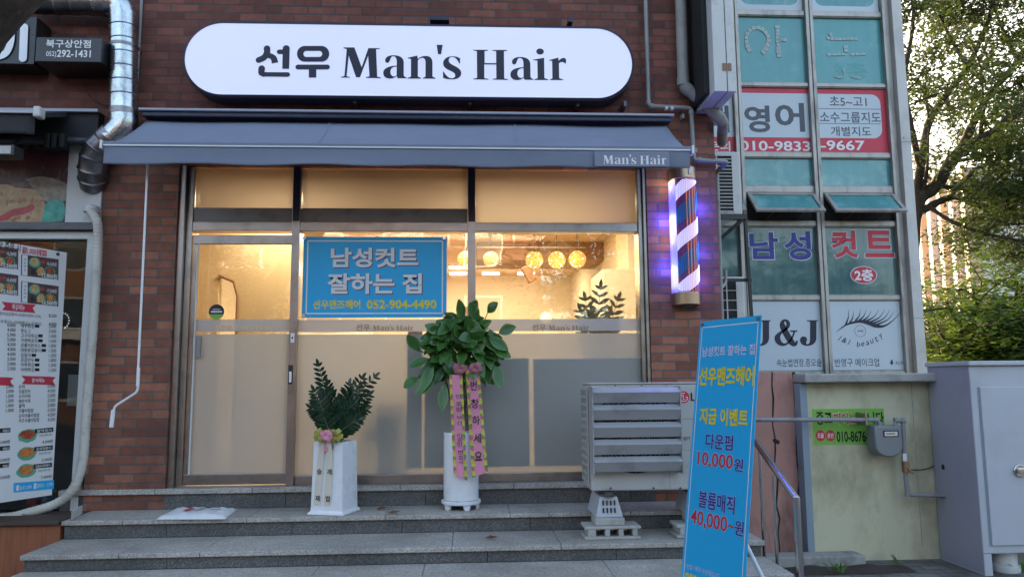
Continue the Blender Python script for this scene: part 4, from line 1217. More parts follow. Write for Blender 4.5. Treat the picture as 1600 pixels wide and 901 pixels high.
# neighbour awning, rolled in, with its lamp
na = thing('neighbour_awning', 'dark half rolled awning with a pale bar over the neighbouring snack bar', 'awning', (HY(60, 200, -.4).x, 0, HY(60, 240, -.3).z))
p = HY(165, 176, -.05); zt_ = HY(100, 173, -.12).z
g = MB(); g.box(-9, p.x - .02, -.14, -.101, zt_ - .012, zt_ + .012); obj('pale_bar', g, MT['lilac_steel'], na)
g = MB(); g.box(-9, p.x - .03, -.10, -.002, zt_ - .25, zt_ + .005); obj('back_box', g, MT['void'], na)
e = HY(58, 180, -.55)
g = MB(); g.prism([(-9, -.14, zt_ - .015), (-9, -.56, e.z + .01), (-9, -.56, e.z - .02), (-9, -.14, zt_ - .06)], (e.x + 9, 0, 0)); obj('canopy', g, MT['fabric_dark'], na)
vz = HY(40, 210, -.57).z
g = MB(); g.grid(lambda u, v: V((-9 + (e.x + 9) * u, -.575 - .02 * math.sin(u * 60) * v, e.z + (vz - e.z) * v)), 90, 5); o = obj('valance', g, MT['fabric_dark'], na, smooth=60); o.modifiers.new('cloth', 'SOLIDIFY').thickness = .003
g = MB(); g.box(-9, e.x, -.60, -.565, e.z, e.z + .02); obj('front_bar', g, MT['louvre'], na)
g = MB(); g.box(e.x + .001, e.x + .055, -.62, -.53, e.z - .035, e.z + .05); obj('end_cap', g, MT['white_dirty'], na, bevel=.015)
g = MB(); zz_ = HY(80, 222, -.15).z; g.tube([(-9, -.15, zz_), (HY(150, 218, -.15).x, -.15, zz_ + .01)], .032, 12); obj('roller_tube', g, MT['steel_dark'], na, smooth=50)
p = HY(88, 222, -.18)
for dx in (-.05, .0, .06): g = MB(); g.box(p.x + dx - .02, p.x + dx + .02, -.23, -.12, p.z - .06, p.z + .06); obj('arm_joint', g, MT['void'], na, bevel=.01)
fl = thing('flood_lamp', 'unlit square floodlight hanging under the dark neighbouring awning', 'lamp', HY(10, 250, -.4))
p = HY(10, 240, -.4); g = MB(); g.box(p.x - .2, p.x + .11, -.5, -.36, p.z - .045, p.z + .045); obj('housing', g, MT['steel_dark'], fl, bevel=.01)
g = MB(); g.box(p.x - .18, p.x + .09, -.503, -.5005, p.z - .03, p.z + .03); obj('lens', g, MT['white_dirty'], fl)
g = MB(); g.tube([(p.x, -.38, p.z + .04), (p.x, -.2, p.z + .2)], .012, 8); obj('bracket', g, MT['black'], fl)
# wrapped hose
yh = -.10
P = [HY(142, 330, yh), HY(152, 348, yh - .03), HY(153, 380, yh), HY(151, 420, yh), HY(146, 500, yh), HY(140, 580, yh), HY(134, 660, yh), HY(129, 720, yh), HY(115, 762, yh), HY(88, 786, yh), HY(45, 800, yh - .03), HY(10, 808, yh - .05), HY(-60, 812, yh)]
hs = thing('wrapped_hose', 'cream tape wrapped drain hose curling down the neighbouring window frame', 'hose', P[-1])
pts = [V(q) for q in smooth_pts([tuple(q) for q in P], 22)]
g = MB(); g.tube(pts, [.034 + (.0025 if i % 4 == 0 else 0) for i in range(len(pts))], 14); obj('wrap', g, MT['hose'], hs, smooth=30)
g = MB(); g.lathe([(.06, -.02), (.055, .03), (.03, .04)], HY(143, 328, -.07), 18); obj('wall_flange', g, MT['white_dirty'], hs, smooth=40)
for s in (.4, 1.1):
    g = MB(); g.tube([V(q) for q in smooth_pts([tuple(HY(38, 802, -.16) + V((0, 0, .0))), tuple(HY(18, 812 + 6 * s, -.18)), tuple(HY(-50, 815 + 9 * s, -.2))], 6)], .012, 8); obj('cable', g, MT['pipe_grey'], hs, smooth=50)
# orange boarded plinth and black sill
p = HY(87, 813, -.44)
XW = SX0 - .012
g = MB(); g.box(-9, XW - .0, -.44, -.0, .0, p.z - .03)
wd = thing('wooden_plinth', 'orange brown boarded plinth under the neighbouring window, left of the stone steps', 'plinth', (-4, -.2, 0))
obj('boards', g, MT['wood'], wd, bevel=.004)
g = MB(); g.box(-9, XW + .0, -.47, .0, p.z - .028, p.z); obj('top_board', g, M('dark_sill_board', (.07, .045, .035), .7, 0, .3, 6), wd, bevel=.006)
# jars on the sill behind the banner
for (u, mat, lb) in ((53, M('red_jar', (.35, .03, .05), .3, 0, .2, 8), 'red plastic bottle on the sill below the menu banner'), (75, M('blue_jar', (.06, .14, .30), .3, 0, .2, 8), 'blue plastic bottle on the sill below the menu banner')):
    q = HY(u, 795, .12); t = thing('bottle', lb, 'bottle', (q.x, .12, q.z - .04))
    g = MB(); g.lathe([(.05, 0), (.052, .12), (.04, .16), (.018, .19), (.018, .215)], (q.x, .12, q.z - .04), 16); obj('body', g, mat, t, smooth=40)
    g = MB(); g.lathe([(.021, .2155), (.021, .24)], (q.x, .12, q.z - .04), 12); obj('cap', g, MT['white_dirty'], t)
# menu banner hung at an angle
TR = HY(96, 393, -.12); BR = HY(90, 770, -.12)
ang = R(66)
pm = Plane(((TR.x + BR.x) / 2, -.12, 0), (math.cos(ang), math.sin(ang), 0))
WB = .8
zt_, zb_2 = pm.hit(95, 393)[1], pm.hit(91, 771)[1]
mbn = thing('menu_banner', 'tall white food menu banner with pictures, red ribbons and price lists at the left edge', 'banner', pm.at(-WB / 2, zb_2))
g = MB(); a_ = [pm.at(-WB, zb_2), pm.at(0, zb_2), pm.at(0, zt_), pm.at(-WB, zt_)]; g.prism(a_, pm.N * -.012); obj('sheet', g, MT['white'], mbn)
for (u, v) in ((90, 397), (85, 766)):
    a, b = pm.hit(u, v); g = MB(); g.tube([pm.at(a, b, 0), pm.at(a, b, .008)], .013, 14); obj('eyelet', g, MT['steel_dark'], mbn, smooth=40)
def mt_(s, u0, v0, u1, v1, mat='ink_black', off=.0, lift=.002, **k): return ptext(s, pm, u0, v0, u1, v1, MT[mat], mbn, off, lift, **k)
mt_('포장 주문 시', -12, 378, 32, 391, 'ink_black', .012)
mt_('1,000원', 42, 388, 62, 399, 'red_ink', .015)
g = MB(); prect(g, pm, 62.5, 391, 73, 400, .001); obj('red_block', g, MT['crimson'], mbn); mt_('할인', 63.5, 392.5, 72, 398.5, 'white_ink', .01, .002)
g = MB(); prect(g, pm, 35, 386, 41.5, 396, .001); obj('red_block', g, MT['red_ink'], mbn)
mt_('배달', 36, 387, 41, 391, 'white_ink', .0, .002); mt_('가능', 36, 391.5, 41, 395.5, 'white_ink', .0, .002)
def mblob(mat, cu, cv, ru, rv, h, nm='print_shape', rough_=.08, seed=1):
    a, b = pm.hit(cu, cv); a2, _ = pm.hit(cu + ru, cv); _, b2 = pm.hit(cu, cv + rv); r1, r2 = a2 - a, abs(b2 - b)
    rn = random.Random(seed + int(cu * 7 + cv)); pts = [(a + r1 * math.cos(t) * (1 + rn.uniform(-rough_, rough_)), b + r2 * math.sin(t) * (1 + rn.uniform(-rough_, rough_))) for t in [2 * math.pi * i / 20 for i in range(20)]]
    g = MB(); sheet(g, pm, pts, h); return obj(nm, g, mat, mbn)
m_tbl = noise_mat('table_print', (.07, .04, .035), (.12, .06, .05), 14)
m_dish = M('mint_dish_print', (.08, .42, .28), .5); m_red = noise_mat('stew_print', (.30, .04, .02), (.50, .12, .04), 40); m_fry = noise_mat('fried_print', (.50, .28, .08), (.62, .48, .22), 40)
m_orange = noise_mat('spicy_print', (.50, .12, .03), (.65, .28, .08), 45); m_dk = M('dark_print', (.02, .02, .025), .5)
for (dx, dy, p1, p2, mm) in ((0, 0, '15,800원', '16,500원', m_red), (0, 42, '16,500원', '17,500원', m_orange), (-63, -16, '15,500원', '16,500원', m_red), (-63, 25, '15,500원', '16,500원', m_orange)):
    q = [(33, 397), (91.5, 405), (91, 437), (32.5, 430)]
    g = MB(); sheet(g, pm, [pm.hit(u + dx, v + dy) for (u, v) in q], .001); obj('photo_print', g, m_tbl, mbn)
    g = MB(); sheet(g, pm, [pm.hit(u + dx, v + dy) for (u, v) in ((34.5, 397.8), (43, 399), (42.5, 430.5), (34, 429.5))], .0016); obj('side_tag', g, MT['white_ink'], mbn)
    mblob(m_dish, 54 + dx, 410 + dy, 9, 8, .0016); mblob(m_fry, 54 + dx, 409 + dy, 6, 6, .0022, rough_=.2); mblob(m_red, 66 + dx, 409 + dy, 5, 2.5, .0024, rough_=.25)
    mblob(m_fry, 63 + dx, 424 + dy, 6, 7, .002, rough_=.2); mblob(m_dish, 78 + dx, 424.5 + dy, 8.5, 8.5, .0016); mblob(m_dk, 78 + dx, 424 + dy, 7, 7, .002); mblob(mm, 78 + dx, 423.5 + dy, 6, 5.5, .0024, rough_=.15); mblob(m_dk, 51 + dx, 425 + dy, 4, 4, .002, rough_=.3)
    mt_(p1, 65 + dx, 427 + dy, 89 + dx, 435.5 + dy, 'white_ink', .02, .003); mt_(p2, 73 + dx, 409 + dy, 88 + dx, 416 + dy, 'white_ink', .012, .003)
    for i, s in enumerate('세트메뉴'): mt_(s, 37 + dx, 403 + dy + 5.6 * i, 40.5 + dx, 407 + dy + 5.6 * i, 'ink_black', 0, .002)
def ribbon(u0, u1, vc, s, dv=0):
    g = MB(); h = 7
    sheet(g, pm, [pm.hit(*q) for q in ((u0, vc - h - 1), (u0 + 6, vc - 1), (u0 + 1, vc + h - 2), (u0 + 8, vc + h - 1), (u1 - 8, vc + h + dv), (u1, vc + h + 1 + dv), (u1 - 4, vc + dv), (u1 + 1, vc - h + 2 + dv), (u1 - 8, vc - h + 1 + dv), (u0 + 8, vc - h))], .0015)
    obj('red_ribbon', g, MT['crimson'], mbn)
    if s: um = (u0 + u1) / 2; mt_(s, um - 10, vc - 3.8, um + 10, vc + 3.2 + dv, 'white_ink', .015, .003)
ribbon(2, 55, 479, '튀김메뉴', 2); ribbon(33, 86, 594, '분식메뉴', 0); ribbon(-40, 20, 595, '', 0)
for i, (s, pr) in enumerate((('모둠튀김(김말이+오징어+만두+고추)', '8,500'), ('새우튀김+야채튀김+김말이', '4,000'))):
    v = 488 + i * 12
    mt_(s, -6, v + 1, 64, v + 7, 'ink_black', 0); mt_(pr, 76, v + 2.5 + i, 88, v + 8.5 + i, 'ink_black', .005)
rows = (('새우튀김', '2,000'), ('핫도그', '2,000'), ('고구마튀김', '1,500'), ('가래떡꼬치', '1,500'), ('공룡이돈까스', '1,800'), ('대왕왕김말이', '1,500'), ('김말이', '1,500'), ('공갈만두', '1,800'), ('어묵튀김', '1,200'), ('야채튀김', '1,200'))
for i, (s, pr) in enumerate(rows):
    v = 506 + i * 7.55
    w = 5.2 * len(s)
    mt_(s, 32, v, 32 + w, v + 6.4, 'ink_black', .006); mt_(pr, 76, v + 1.2, 87.5, v + 7, 'ink_black', .004)
    mt_(('6,000', '4,000', '5,900', '5,000', '4,500', '4,000', '4,000', '3,500', '3,000', '2,500')[i], 11, v - 1, 24, v + 5, 'ink_black', .004)
    if i not in (1,):
        g = MB(); prect(g, pm, 33.5 + w, v + 1, 40.5 + w, v + 5.6, .0015); obj('black_tag', g, MT['ink_black'], mbn)
rows = (('순대', '5,000'), ('모둠만두', '4,500'), ('꼬치어묵', '2,000'), ('매운어묵', '2,500'), ('물떡', '3,000'), ('국물비빔밥', '3,500'), ('김치국물비빔밥', '4,500'), ('치즈국물비빔밥', '4,500'))
for i, (s, pr) in enumerate(rows):
    v = 600.5 + i * 7.5
    mt_(s, 29, v, 29 + 4.6 * len(s), v + 6.2, 'ink_black', .006); mt_(pr, 74, v - .6, 86, v + 5.2, 'ink_black', .004)
    if i < 6: mt_(('2,000', '2,000', '1,500', '1,500', '1,000', '1,000')[i], 9, v, 21, v + 6, 'ink_black', .004)
for i, (v, s, pr, mm) in enumerate(((678, '쌀떡볶이', '4,500원', m_red), (706, '로제떡볶이', '5,500원', m_orange), (733, '차돌로제떡볶이', '7,500원', m_orange))):
    mblob(m_dish, 43 - i, v + 2, 15, 10.5, .0016); mblob(mm, 43 - i, v + .5, 12, 7.5, .0022, rough_=.1)
    g = MB(); q = [(54 - i, v - 8), (83 - i, v - 11), (83 - i, v - 4), (54 - i, v - 1.5)]; sheet(g, pm, [pm.hit(*p) for p in q], .0025); obj('black_tag', g, MT['ink_black'], mbn)
    mt_(s, 57 - i, v - 8.2, 80 - i, v - 3.6, 'white_ink', .01, .0035); mt_(pr, 66 - i, v + 8.5, 82 - i, v + 14, 'ink_black', .006)
    mt_('국내산 쌀떡 사용', 61 - i, v - .5, 80 - i, v + 3, 'ink_black', 0)
    g = MB(); prect(g, pm, -20, v - 9 , 16 - i, v - 2, .0015); obj('black_tag', g, MT['ink_black'], mbn); mt_('떡볶이', 4, v - 8, 14, v - 3, 'white_ink', .01, .003); mt_('4,500원', -2, v + 9, 15, v + 15, 'ink_black', .006)
g = MB(); q = [(21, 754), (84, 749), (84, 763), (21, 769)]; sheet(g, pm, [pm.hit(*p) for p in q], .0015); obj('blue_block', g, MT['blue'], mbn)
mt_('음료 2,000', 31, 757.5, 49, 764, 'white_ink', .006, .0025); mt_('쿨피스', 58, 754.5, 69, 761, 'white_ink', .006, .0025); mt_('1,500', 73, 753.5, 82, 759, 'white_ink', .0, .0025)
g = MB(); prect(g, pm, 25, 757.5, 29.5, 766, .0025); prect(g, pm, 52.5, 754, 56.5, 763, .0025); obj('cup_print', g, MT['white_ink'], mbn)
# faint round lit mark inside the dark window
pk = wallplane(.12); g = MB(); a, b = pk.hit(98, 501)
for i in range(9): 
    t = R(-70 + i * 22); g.face([pk.at(a + .055 * math.cos(t + d) * s, b + .07 * math.sin(t + d) * s, 0) for (d, s) in ((0, .8), (0, 1), (.22, 1), (.22, .8))])
tag(obj('inner_mark', g, emis('dim_window_light', (.9, .92, 1), .16)), 'small pale ring shaped lit mark inside the dark neighbouring window', 'light')

# ================================================================== OUTDOOR UNIT ON THE STEPS
AXL, AXR, AYF, AYB = HY(922, 680, -.76).x, HY(922, 680, -.76).x + .94, -.76, -.42
AZ0, AZ1 = HY(922, 767, -.76).z, HY(922, 598, -.76).z
ac = thing('outdoor_unit', 'large beige outdoor air conditioner with five grey louvre slats on concrete blocks', 'air conditioner', ((AXL + AXR) / 2, (AYF + AYB) / 2, AZ0))
g = MB(); g.box(AXL, AXR, AYF, AYB, AZ0, AZ1 - .012); obj('casing', g, MT['ac'], ac, bevel=.012)
g = MB(); g.box(AXL - .006, AXR + .006, AYF - .006, AYB + .006, AZ1 - .0115, AZ1); obj('lid', g, MT['ac'], ac, bevel=.005)
g = MB(); g.box(AXL - .004, AXL - .001, AYF + .045, AYB - .02, AZ0 + .06, AZ1 - .05); obj('coil', g, MT['void'], ac)
g = MB()
for i in range(13):
    z = AZ0 + .06 + (AZ1 - AZ0 - .11) * i / 12; g.box(AXL - .016, AXL - .0045, AYF + .04, AYB - .015, z - .009, z + .009)
for i in range(4):
    y = AYF + .045 + (AYB - AYF - .07) * i / 3; g.box(AXL - .015, AXL - .005, y - .009, y + .009, AZ0 + .05, AZ1 - .04)
obj('side_grille', g, MT['ac'], ac)
fc = HY(992, 672, AYF - .002); fr = .30
g = MB(); g.tube([(fc.x, AYF - .0015, fc.z), (fc.x, AYF + .0, fc.z)], fr, 48); obj('fan_well', g, MT['void'], ac)
g = MB()
for i in range(1, 17):
    r = fr * i / 16; g.tube([(fc.x + r * math.cos(2 * math.pi * k / 48), AYF - .012, fc.z + r * math.sin(2 * math.pi * k / 48)) for k in range(49)], .003, 5, caps=False)
for k in range(12):
    a = math.pi * k / 12; g.tube([(fc.x + fr * math.cos(a), AYF - .010, fc.z + fr * math.sin(a)), (fc.x - fr * math.cos(a), AYF - .010, fc.z - fr * math.sin(a))], .003, 5)
obj('fan_guard', g, MT['pipe_grey'], ac)
xs_ = HY(1044, 680, AYF).x
g = MB(); g.box(xs_, xs_ + .004, AYF - .0015, AYF + .001, AZ0 + .002, AZ1 - .014)
for v in (655, 703): z = HY(1060, v, AYF).z; g.box(xs_ + .004, AXR - .01, AYF - .0013, AYF + .001, z, z + .004)
obj('panel_seam', g, MT['pipe_grey'], ac)
for (u, v) in ((954, 762), (1021, 762), (1063, 762), (1002, 602), (961, 602)):
    q = HY(u, v, AYF); g = MB(); g.tube([q, q - V((0, .004, 0))], .008 if v > 700 else .005, 10); obj('screw', g, MT['steel_dark'], ac)
lx0, lx1 = HY(927, 670, -.88).x, HY(1065.5, 670, -.88).x
for x in (lx0, lx1):
    g = MB(); g.box(x - .004, x + .004, -.88, AYF - .001, HY(990, 741, -.88).z, HY(990, 603, -.88).z); obj('louvre_bracket', g, MT['louvre'], ac)
for v0 in (605, 632, 659.5, 686.5, 713.5):
    zt_ = HY(990, v0, -.9).z; zb_3 = HY(990, v0 + 24, -.9).z
    g = MB(); pr = [(-.845, zt_), (-.898, zt_ - .034), (-.850, zb_3), (-.845, zb_3 + .003), (-.888, zt_ - .040), (-.845, zt_ - .012)]
    g.prism([(lx0 + .005, y, z) for (y, z) in pr], (lx1 - lx0 - .01, 0, 0)); obj('louvre_slat', g, MT['louvre'], ac)
pa = wallplane(AYF)
a, b = pa.hit(1068, 620); g = MB(); sheet(g, pa, ell(a, b, .043, .043), .002); lg = obj('round_logo', g, MT['crimson'], ac)
g = MB(); stroke(g, pa, [(a - .003, b + .02), (a - .003, b - .016), (a + .012, b - .016)], .005, .003, (0, 0)); stroke(g, pa, [(a + .03 * math.cos(R(t)), b + .03 * math.sin(R(t))) for t in range(70, 361, 15)], .005, .0035, (0, 0)); stroke(g, pa, [(a + .03, b), (a + .012, b)], .005, .004, (0, 0)); sheet(g, pa, ell(a - .014, b + .010, .005, .005, 10), .003); obj('logo_mark', g, MT['white_ink'], ac)
ptext('LG', pa, 1079, 613, 1101, 626, MT['ink_black'], ac, off=.02)
ptext('Smart Inverter', pa, 1060, 679.5, 1106, 687, MT['ink_black'], ac, off=0)
# feet: tapered grey plastic stands, shim bricks, hollow blocks
for i, (u0, lab) in enumerate(((951, 'left'), (1088, 'right'))):
    xc = HY(u0, 800, -.76).x if i == 0 else HY(1096, 800, -.76).x
    zb3 = HY(951, 807, -.77).z; ztp = AZ0 - .002
    st = thing('rubber_stand', f'tapered grey plastic foot with slots under the {lab} end of the big outdoor unit', 'stand', (xc, -.6, zb3), 'plastic feet under the outdoor unit')
    g = MB(); h = ztp - .035 - zb3
    for (w0, y0, w1, y1, za, zc) in ((.098, -.79, .062, -.765, zb3, zb3 + h),):
        vs = [(xc - w0, y0, za), (xc + w0, y0, za), (xc + w0, -.40, za), (xc - w0, -.40, za), (xc - w1, y1, zc), (xc + w1, y1, zc), (xc + w1, -.42, zc), (xc - w1, -.42, zc)]
        g.add(vs, [(0, 3, 2, 1), (4, 5, 6, 7), (0, 1, 5, 4), (1, 2, 6, 5), (2, 3, 7, 6), (3, 0, 4, 7)])
    obj('body', g, MT['pale_steel'], st, bevel=.006)
    g = MB()
    for r_ in (0, 1):
        for c_ in (-1.5, -.5, .5, 1.5):
            z = zb3 + h * (.22 + .36 * r_); g.box(xc + c_ * .027 - .005, xc + c_ * .027 + .005, -.7935 + .02 * (z - zb3) / h, -.775, z, z + h * .24)
    obj('slot', g, MT['void'], st)
    g = MB(); g.box(xc - .03, xc + .03, -.80, -.45, ztp - .034, ztp - .001); g.box(xc - .045, xc + .045, -.795, -.75, ztp - .022, ztp - .012); obj('rail_bolt', g, MT['steel_dark'], st)
    z0_ = HY(951, 820, -.79).z
    g = MB(); g.box(xc - .105, xc + .105, -.81, -.62, z0_, zb3 - .001)
    tag(obj('shim_brick', g, MT['concrete_light'], bevel=.008), f'small pale brick between the {lab} plastic foot and its hollow block', 'brick', 'shim bricks')
    zz0 = Z2 + .001; x0, x1 = HY(914, 830, -.83).x - xc, HY(1002, 830, -.83).x - xc
    if i: x0, x1 = -.2, .2
    hb = thing('hollow_block', f'three hole concrete block on the step under the {lab} plastic foot', 'block', (xc + (x0 + x1) / 2, -.73, zz0), 'hollow concrete blocks')
    g = MB(); y0, y1 = -.83, -.62; zh0, zh1 = zz0 + (z0_ - zz0) * .24, zz0 + (z0_ - zz0) * .76
    g.box(xc + x0, xc + x1, y0, y1, zz0, zh0); g.box(xc + x0, xc + x1, y0, y1, zh1, z0_ - .001)
    W_ = x1 - x0
    for (f0, f1) in ((.06, .20), (.36, .45), (.60, .69), (.85, .94)):
        g.box(xc + x0 + W_ * f0, xc + x0 + W_ * f1, y0 + .002, y1 - .002, zh0 - .002, zh1 + .002)
    obj('block_body', g, MT['concrete_light'], hb, bevel=.007)
    g = MB(); g.box(xc + x0 + .05, xc + x1 - .05, y1 - .03, y1 - .01, zh0 + .001, zh1 - .001); obj('core_shadow', g, MT['void'], hb) if False else None

# ================================================================== STANDING BANNER
ang = R(68); lean = R(8)
TRb = HY(1190, 492, -2.1)
Xb = V((math.cos(ang), -math.sin(ang), 0)); nb_ = V((math.sin(ang), math.cos(ang), 0)); Zb = V((0, 0, 1)) * math.cos(lean) + nb_ * math.sin(lean)
BW, BH = .53, 1.59
pv = Plane(TRb - Xb * BW - Zb * BH, Xb, Zb)
ba = thing('standing_banner', 'tall leaning bright blue banner stand with yellow and red Korean price lettering', 'banner', (pv.at(BW / 2, 0).x, pv.at(BW / 2, 0).y, 0))
g = MB(); g.prism([pv.at(0, 0), pv.at(BW, 0), pv.at(BW, BH), pv.at(0, BH)], pv.N * -.004); obj('sheet', g, MT['blue'], ba)
outline(pv, .02, BW - .02, .02, BH - .035, .004, .006, MT['white_ink'], ba, .001)
for (a, b) in ((.022, BH - .02), (BW - .022, BH - .02)):
    g = MB(); g.tube([pv.at(a, b, -.006), pv.at(a, b, .006)], .012, 14); obj('eyelet', g, MT['steel'], ba, smooth=40)
def bt(s, u0, v0, u1, v1, mat, off, halo=None, ho=.0):
    if halo: ptext(s, pv, u0, v0, u1, v1, MT[halo], ba, off=ho, lift=.0012)
    return ptext(s, pv, u0, v0, u1, v1, MT[mat], ba, off=off, lift=.0022, box_of=ho if halo else None)
def tilt_text(s, ul, vl, ur, vr, h, mat, off, halo=None, ho=0):
    """left-middle and right-middle photo points, letter height in photo pixels"""
    a0, b0 = pv.hit(ul, vl); a1, b1 = pv.hit(ur, vr)
    _, ba_ = pv.hit((ul + ur) / 2, (vl + vr) / 2 - h / 2); _, bb_ = pv.hit((ul + ur) / 2, (vl + vr) / 2 + h / 2)
    cb_ = (b0 + b1) / 2; hh = ba_ - bb_
    if halo: text(s, pv, (a0 + a1) / 2, cb_, a1 - a0, hh, MT[halo], ba, ho, .0012)
    text(s, pv, (a0 + a1) / 2, cb_, a1 - a0, hh, MT[mat], ba, off, .0024, box_of=ho if halo else None)
tilt_text('남성컷트 잘하는 집', 1098, 549, 1180, 546, 16, 'lilac_ink', .022)
tilt_text('선우맨즈헤어', 1093, 588, 1179, 587, 30, 'yellow', .032)
tilt_text('지금 이벤트', 1094, 648, 1169, 654, 27, 'yellow', .032)
tilt_text('다운펌', 1103, 688, 1146, 692, 25, 'navy_ink', .02, 'lilac_ink', .036)
tilt_text('10,000', 1090, 716, 1146, 724, 27, 'red_ink', .016, 'lilac_ink', .036)
tilt_text('원', 1147, 725, 1162, 727, 21, 'navy_ink', .02, 'lilac_ink', .036)
tilt_text('볼륨매직', 1092, 777, 1149, 791, 29, 'navy_ink', .02, 'lilac_ink', .036)
tilt_text('40,000', 1079, 808, 1137, 820, 29, 'red_ink', .016, 'lilac_ink', .036)
tilt_text('~', 1138, 820, 1147, 823, 5, 'red_ink', .016)
tilt_text('원', 1148, 823, 1163, 826, 25, 'navy_ink', .02, 'lilac_ink', .036)
tilt_text('1인샵 / 예약 우선제입니다', 1072, 884, 1126, 899, 9, 'lilac_ink', .0)
tilt_text('052-904-4490', 1070, 903, 1150, 926, 17, 'yellow', .03)
g = MB(); c0 = pv.at(BW / 2, BH, -.03)
for (a, b) in ((.02, BH - .02), (BW - .02, BH - .02)): g.tube([pv.at(BW / 2, BH * .45, -.05), pv.at(a, b, -.008)], .006, 8)
for (a, b) in ((.02, .02), (BW - .02, .02)): g.tube([pv.at(BW / 2, BH * .45, -.05), pv.at(a, b, -.008)], .006, 8)
obj('cross_rods', g, MT['pipe_grey'], ba, smooth=50)
foot = pv.at(BW / 2, BH * .45, -.05)
back_ = V((nb_.x, nb_.y, 0)); zb4 = .005
for s in (-1, 1):
    g = MB(); e = V((foot.x, foot.y, 0)) + back_ * .26 + Xb * s * .22; e.z = zb4; g.tube([pv.at(BW / 2 + s * .1, BH * .3, -.03), e], .012, 10); obj('stand_leg', g, MT['white_gloss'], ba, smooth=50)
    g = MB(); e2 = pv.at(BW / 2 + s * .2, .0, -.02); e2.z = .005; g.tube([pv.at(BW / 2 + s * .2, .03, -.012), e2], .010, 10); obj('stand_leg', g, MT['white_gloss'], ba, smooth=50)
# water filled white base visible right of the sheet
g = MB(); q = HY(1131, 860, -1.75)
ww = [HY(1120, 800, -1.75), HY(1131, 802, -1.75), HY(1138, 840, -1.75), HY(1138, 905, -1.75)]
g.tube(fillet(ww, .05), .012, 10); obj('stand_arm', g, MT['white_gloss'], ba, smooth=50)

# ================================================================== HANDRAIL
f1 = HZ(1192, 886, Z4 + .002); zr_a = 1.0
hr = thing('handrail', 'polished steel handrail sloping down at the right end of the steps', 'handrail', (2.15, -1, 0))
A_ = HY(1178, 686, -.52); B_ = HY(1244, 776, -1.3)
C_ = HY(1254, 935, -1.3); C_.z = .01; C_.x = B_.x
g = MB(); g.tube([A_ + (A_ - B_) * .12, A_, B_ + V((0, 0, -.01))], .025, 14); obj('top_rail', g, MT['rail'], hr, smooth=50)
for (p, q, r) in ((B_, V((B_.x, -1.3, .004)), .025), (HY(1208, 742, -.9), None, .011), (HY(1187, 700, -.56), None, .013)):
    q = q or V((p.x, p.y, .01 if p.y < -.7 else .01)); g = MB(); g.tube([p, q], r, 14); obj('post', g, MT['rail'], hr, smooth=50)
    g = MB(); g.lathe([(r * 2.2, 0), (r * 2.0, .006), (r * 1.1, .014)], (q.x, q.y, .0045), 18); obj('flange', g, MT['rail'], hr, smooth=40)

# ================================================================== WALLS, METER AND CABINET ON THE RIGHT
YC = .0
cx0, cx1 = HY(1254, 720, YC).x, 4.9
ztc = HY(1350, 597, YC).z
cw = thing('cream_wall', 'stained cream rendered low wall with a concrete ledge behind the gas meter', 'wall', (3.6, .5, 0))
g = MB(); g.box(cx0 + .06, cx1, YC, 2.9, 0, ztc); obj('render', g, MT['cream_wall'], cw)
g = MB(); g.box(cx0, cx0 + .058, YC - .02, 2.85, 0, ztc - .002); obj('blue_trim', g, MT['trim_blue'], cw, bevel=.004)
zl1 = HY(1350, 583, YC - .14).z
g = MB(); g.box(HY(1258, 590, YC - .14).x, cx1, YC - .14, 2.96, ztc + .002, zl1); obj('ledge', g, MT['concrete'], cw, bevel=.012)
g = MB(); x_ = HY(1430, 700, YC).x; g.box(x_, x_ + .004, YC - .0025, YC + .001, .1, ztc - .003); obj('render_joint', g, MT['concrete'], cw)
px0 = HY(1180, 700, .10).x
pw = thing('pink_wall', 'faded pink rust stained wall between the brick corner and the cream wall', 'wall', ((px0 + cx0) / 2, .3, 0))
zp = HY(1215, 581, .1).z
g = MB(); g.box(px0 - .12, cx0 - .004, .10, 1.4, 0, zp); obj('render', g, MT['pink_wall'], pw)
g = MB()
rn = random.Random(9)
for (u, j) in ((1211, .012), (1249, .02)):
    x = HY(u, 700, .1).x
    pts = [(x + rn.uniform(-j, j), .0975, z) for z in [zp * i / 14 for i in range(15)]]
    w = .008 if u < 1220 else .022
    g.add([(p[0] - w * rn.uniform(.5, 1.2), p[1], p[2]) for p in pts] + [(p[0] + w * rn.uniform(.5, 1.2), p[1], p[2]) for p in pts], [(i, i + 1, 16 + i, 15 + i) for i in range(14)])
obj('crack', g, MT['void'], pw)
g = MB(); q = HY(1214, 688, .1); pq = wallplane(.1)
a, b = pq.hit(1213, 688); sheet(g, pq, [(a - .035, b + .01), (a - .01, b + .02), (a + .03, b - .005), (a + .02, b - .03), (a - .02, b - .02)], .003); obj('spall', g, MT['void'], pw)
# ad sticker
pc = wallplane(YC)
a0, b0, a1, b1 = pbox(pc, 1270, 638, 1382, 694)
ad = thing('piano_poster', 'lime green used piano poster with black and red Korean lettering behind the gas meter', 'poster', ((a0 + a1) / 2, YC, b0))
g = MB(); g.box(a0, a1, YC - .003, YC - .0005, b0, b1); obj('sheet', g, MT['lime'], ad)
pc2 = wallplane(YC - .0032)
g = MB(); prect(g, pc2, 1301, 644, 1341, 662.5, .0008); obj('white_patch', g, MT['white_ink'], ad) if False else None
ptext('중고', pc2, 1275, 643, 1300, 663, MT['ink_black'], ad, off=.028, lift=.001)
ptext('피아노', pc2, 1301, 643, 1340, 664, MT['white_ink'], ad, off=.036, lift=.001); ptext('피아노', pc2, 1301.5, 644, 1339.5, 663, MT['red_ink'], ad, off=.022, lift=.002)
ptext('삽니다', pc2, 1341, 643, 1381, 663, MT['ink_black'], ad, off=.028, lift=.001)
